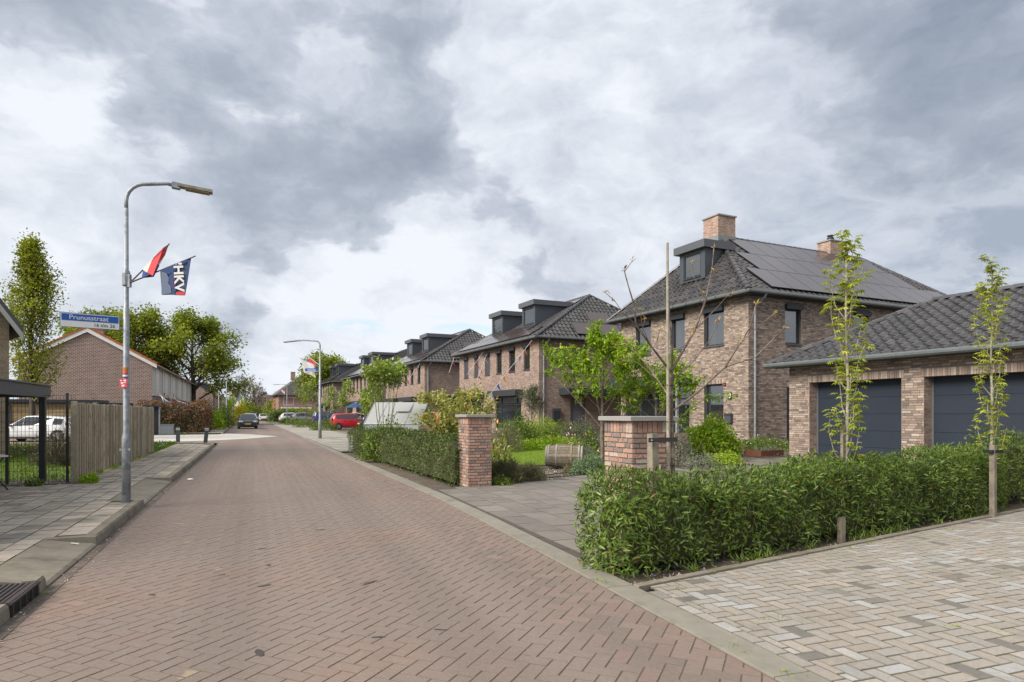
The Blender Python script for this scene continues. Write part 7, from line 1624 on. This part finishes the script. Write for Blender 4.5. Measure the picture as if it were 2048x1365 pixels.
    MB().box(L_/2-.03, -W_*.30, .30, L_/2+.006, W_*.30, .42).build('lower_grille', TRIM, C_); MB().box(L_/2-.05, -W_*.24, .57, L_/2-.002, W_*.24, .65).build('grille', TRIM, C_)
    MB().box(-L_/2+.0, -W_*.40, .20, -L_/2+.10, W_*.40, .36).build('rear_bumper_trim', TRIM, C_)
    return C_
def paint(name, c, metal=.0): return mat(name, c, .28, metal=metal, coat=.6, nz=(1.5, .03))
PW, PR, PB, PS, PD = paint('paint_white', (.68, .69, .70)), paint('paint_red', (.52, .015, .03)), paint('paint_blue', (.025, .035, .17), .2), paint('paint_silver', (.42, .43, .44), .5), paint('paint_dark', (.035, .040, .052), .3)
VA = HA
vd = Vector((math.cos(VA), math.sin(VA)))
def rear_at(px, Y, L_): p = Vector((wx(px, Y), Y))+vd*L_*.5; return p.x, p.y
wc = car('parked_car', 'white estate car behind the wire mesh fence on the left', -25.85, 35.2, .0, rad(180+6), PW, 4.35, 1.76, 1.40, rear=.88, hoodx=.22, wst=.26, wtop=.44, drop=.05, belt=.62)
car('parked_car', 'small red hatchback parked nose-in behind the second lamp post', *rear_at(661, 60.5, 3.6), .02, VA, PR, 3.6, 1.66, 1.52, rear=.90, hoodx=.17, wst=.22, wtop=.38, belt=.64)
car('parked_car', 'dark blue high-roofed car parked left of the red one', *rear_at(625, 79, 4.2), .05, VA, PB, 4.2, 1.78, 1.80, rear=.92, hoodx=.20, wst=.25, wtop=.40, belt=.58)
car('parked_car', 'silver hatchback parked right of the far white car', *rear_at(581, 93, 4.3), .12, VA, PS, 4.3, 1.78, 1.55, rear=.84)
car('parked_car', 'white car parked furthest left in the row of bays', *rear_at(558, 104, 4.4), .12, VA, PW, 4.4, 1.8, 1.55, rear=.86)
car('parked_car', 'dark car with white open tailgate partly hidden by the greenhouse', *rear_at(716, 58, 4.2), .05, VA+.1, PD, 4.2, 1.75, 1.5, rear=.88)
tg = rear_at(716, 58, 0); tl = thing('tailgate', 'raised pale tailgate of the dark car behind the red hatchback', 'tailgate', (tg[0]+.3, tg[1], 1.42), VA); MB().obox((-.25, 0, .1), (.42, 0, -.1), (0, .62, 0), (0, 0, .03)).build('panel', PW, tl)
car('parked_car', 'bright red car mostly hidden behind greenhouse and magnolia', wx(880, 42), 42, .12, VA+math.pi/2, PR, 4.0, 1.72, 1.5)
ud = Vector((-.41, .912)); ua_ = math.atan2(-ud.y, -ud.x)
def kerb_car(px, Y): return wx(px, Y), Y+2
car('parked_car', 'dark grey car facing the viewer at the left kerb', *kerb_car(478, 63.5), .0, ua_, PD, 4.2, 1.78, 1.46)
for lab, px, Y, p, H_ in (('silver car parked directly behind the dark one', 482, 72, PS, 1.5), ('white car third in the line at the left kerb', 487, 81, PW, 1.55), ('black car fourth in the line at the left kerb', 492, 91, PD, 1.6)): car('parked_car', lab, *kerb_car(px, Y), .0, ua_, p, 4.2, 1.76, H_)
car('oncoming_car', 'white car in the middle of the far road', wx(526, 138), 138, 0, ua_, PW, 4.2, 1.8, 1.5, group='cars far down the street'); car('oncoming_car', 'dark car half behind the far white car', wx(531.5, 143), 143, 0, ua_, PD, 4.2, 1.8, 1.5, group='cars far down the street'); car('oncoming_car', 'second white car just beyond the first far white car', wx(523, 152), 152, 0, ua_, PW, 4.2, 1.8, 1.7, group='cars far down the street')
car('white_van', 'small white van standing at the end of the street', wx(505, 150), 150, 0, ua_, PW, 4.6, 1.9, 2.0, rear=.95, wst=.2, wtop=.3, hoodx=.16, van=True, cat='van', group='cars far down the street')
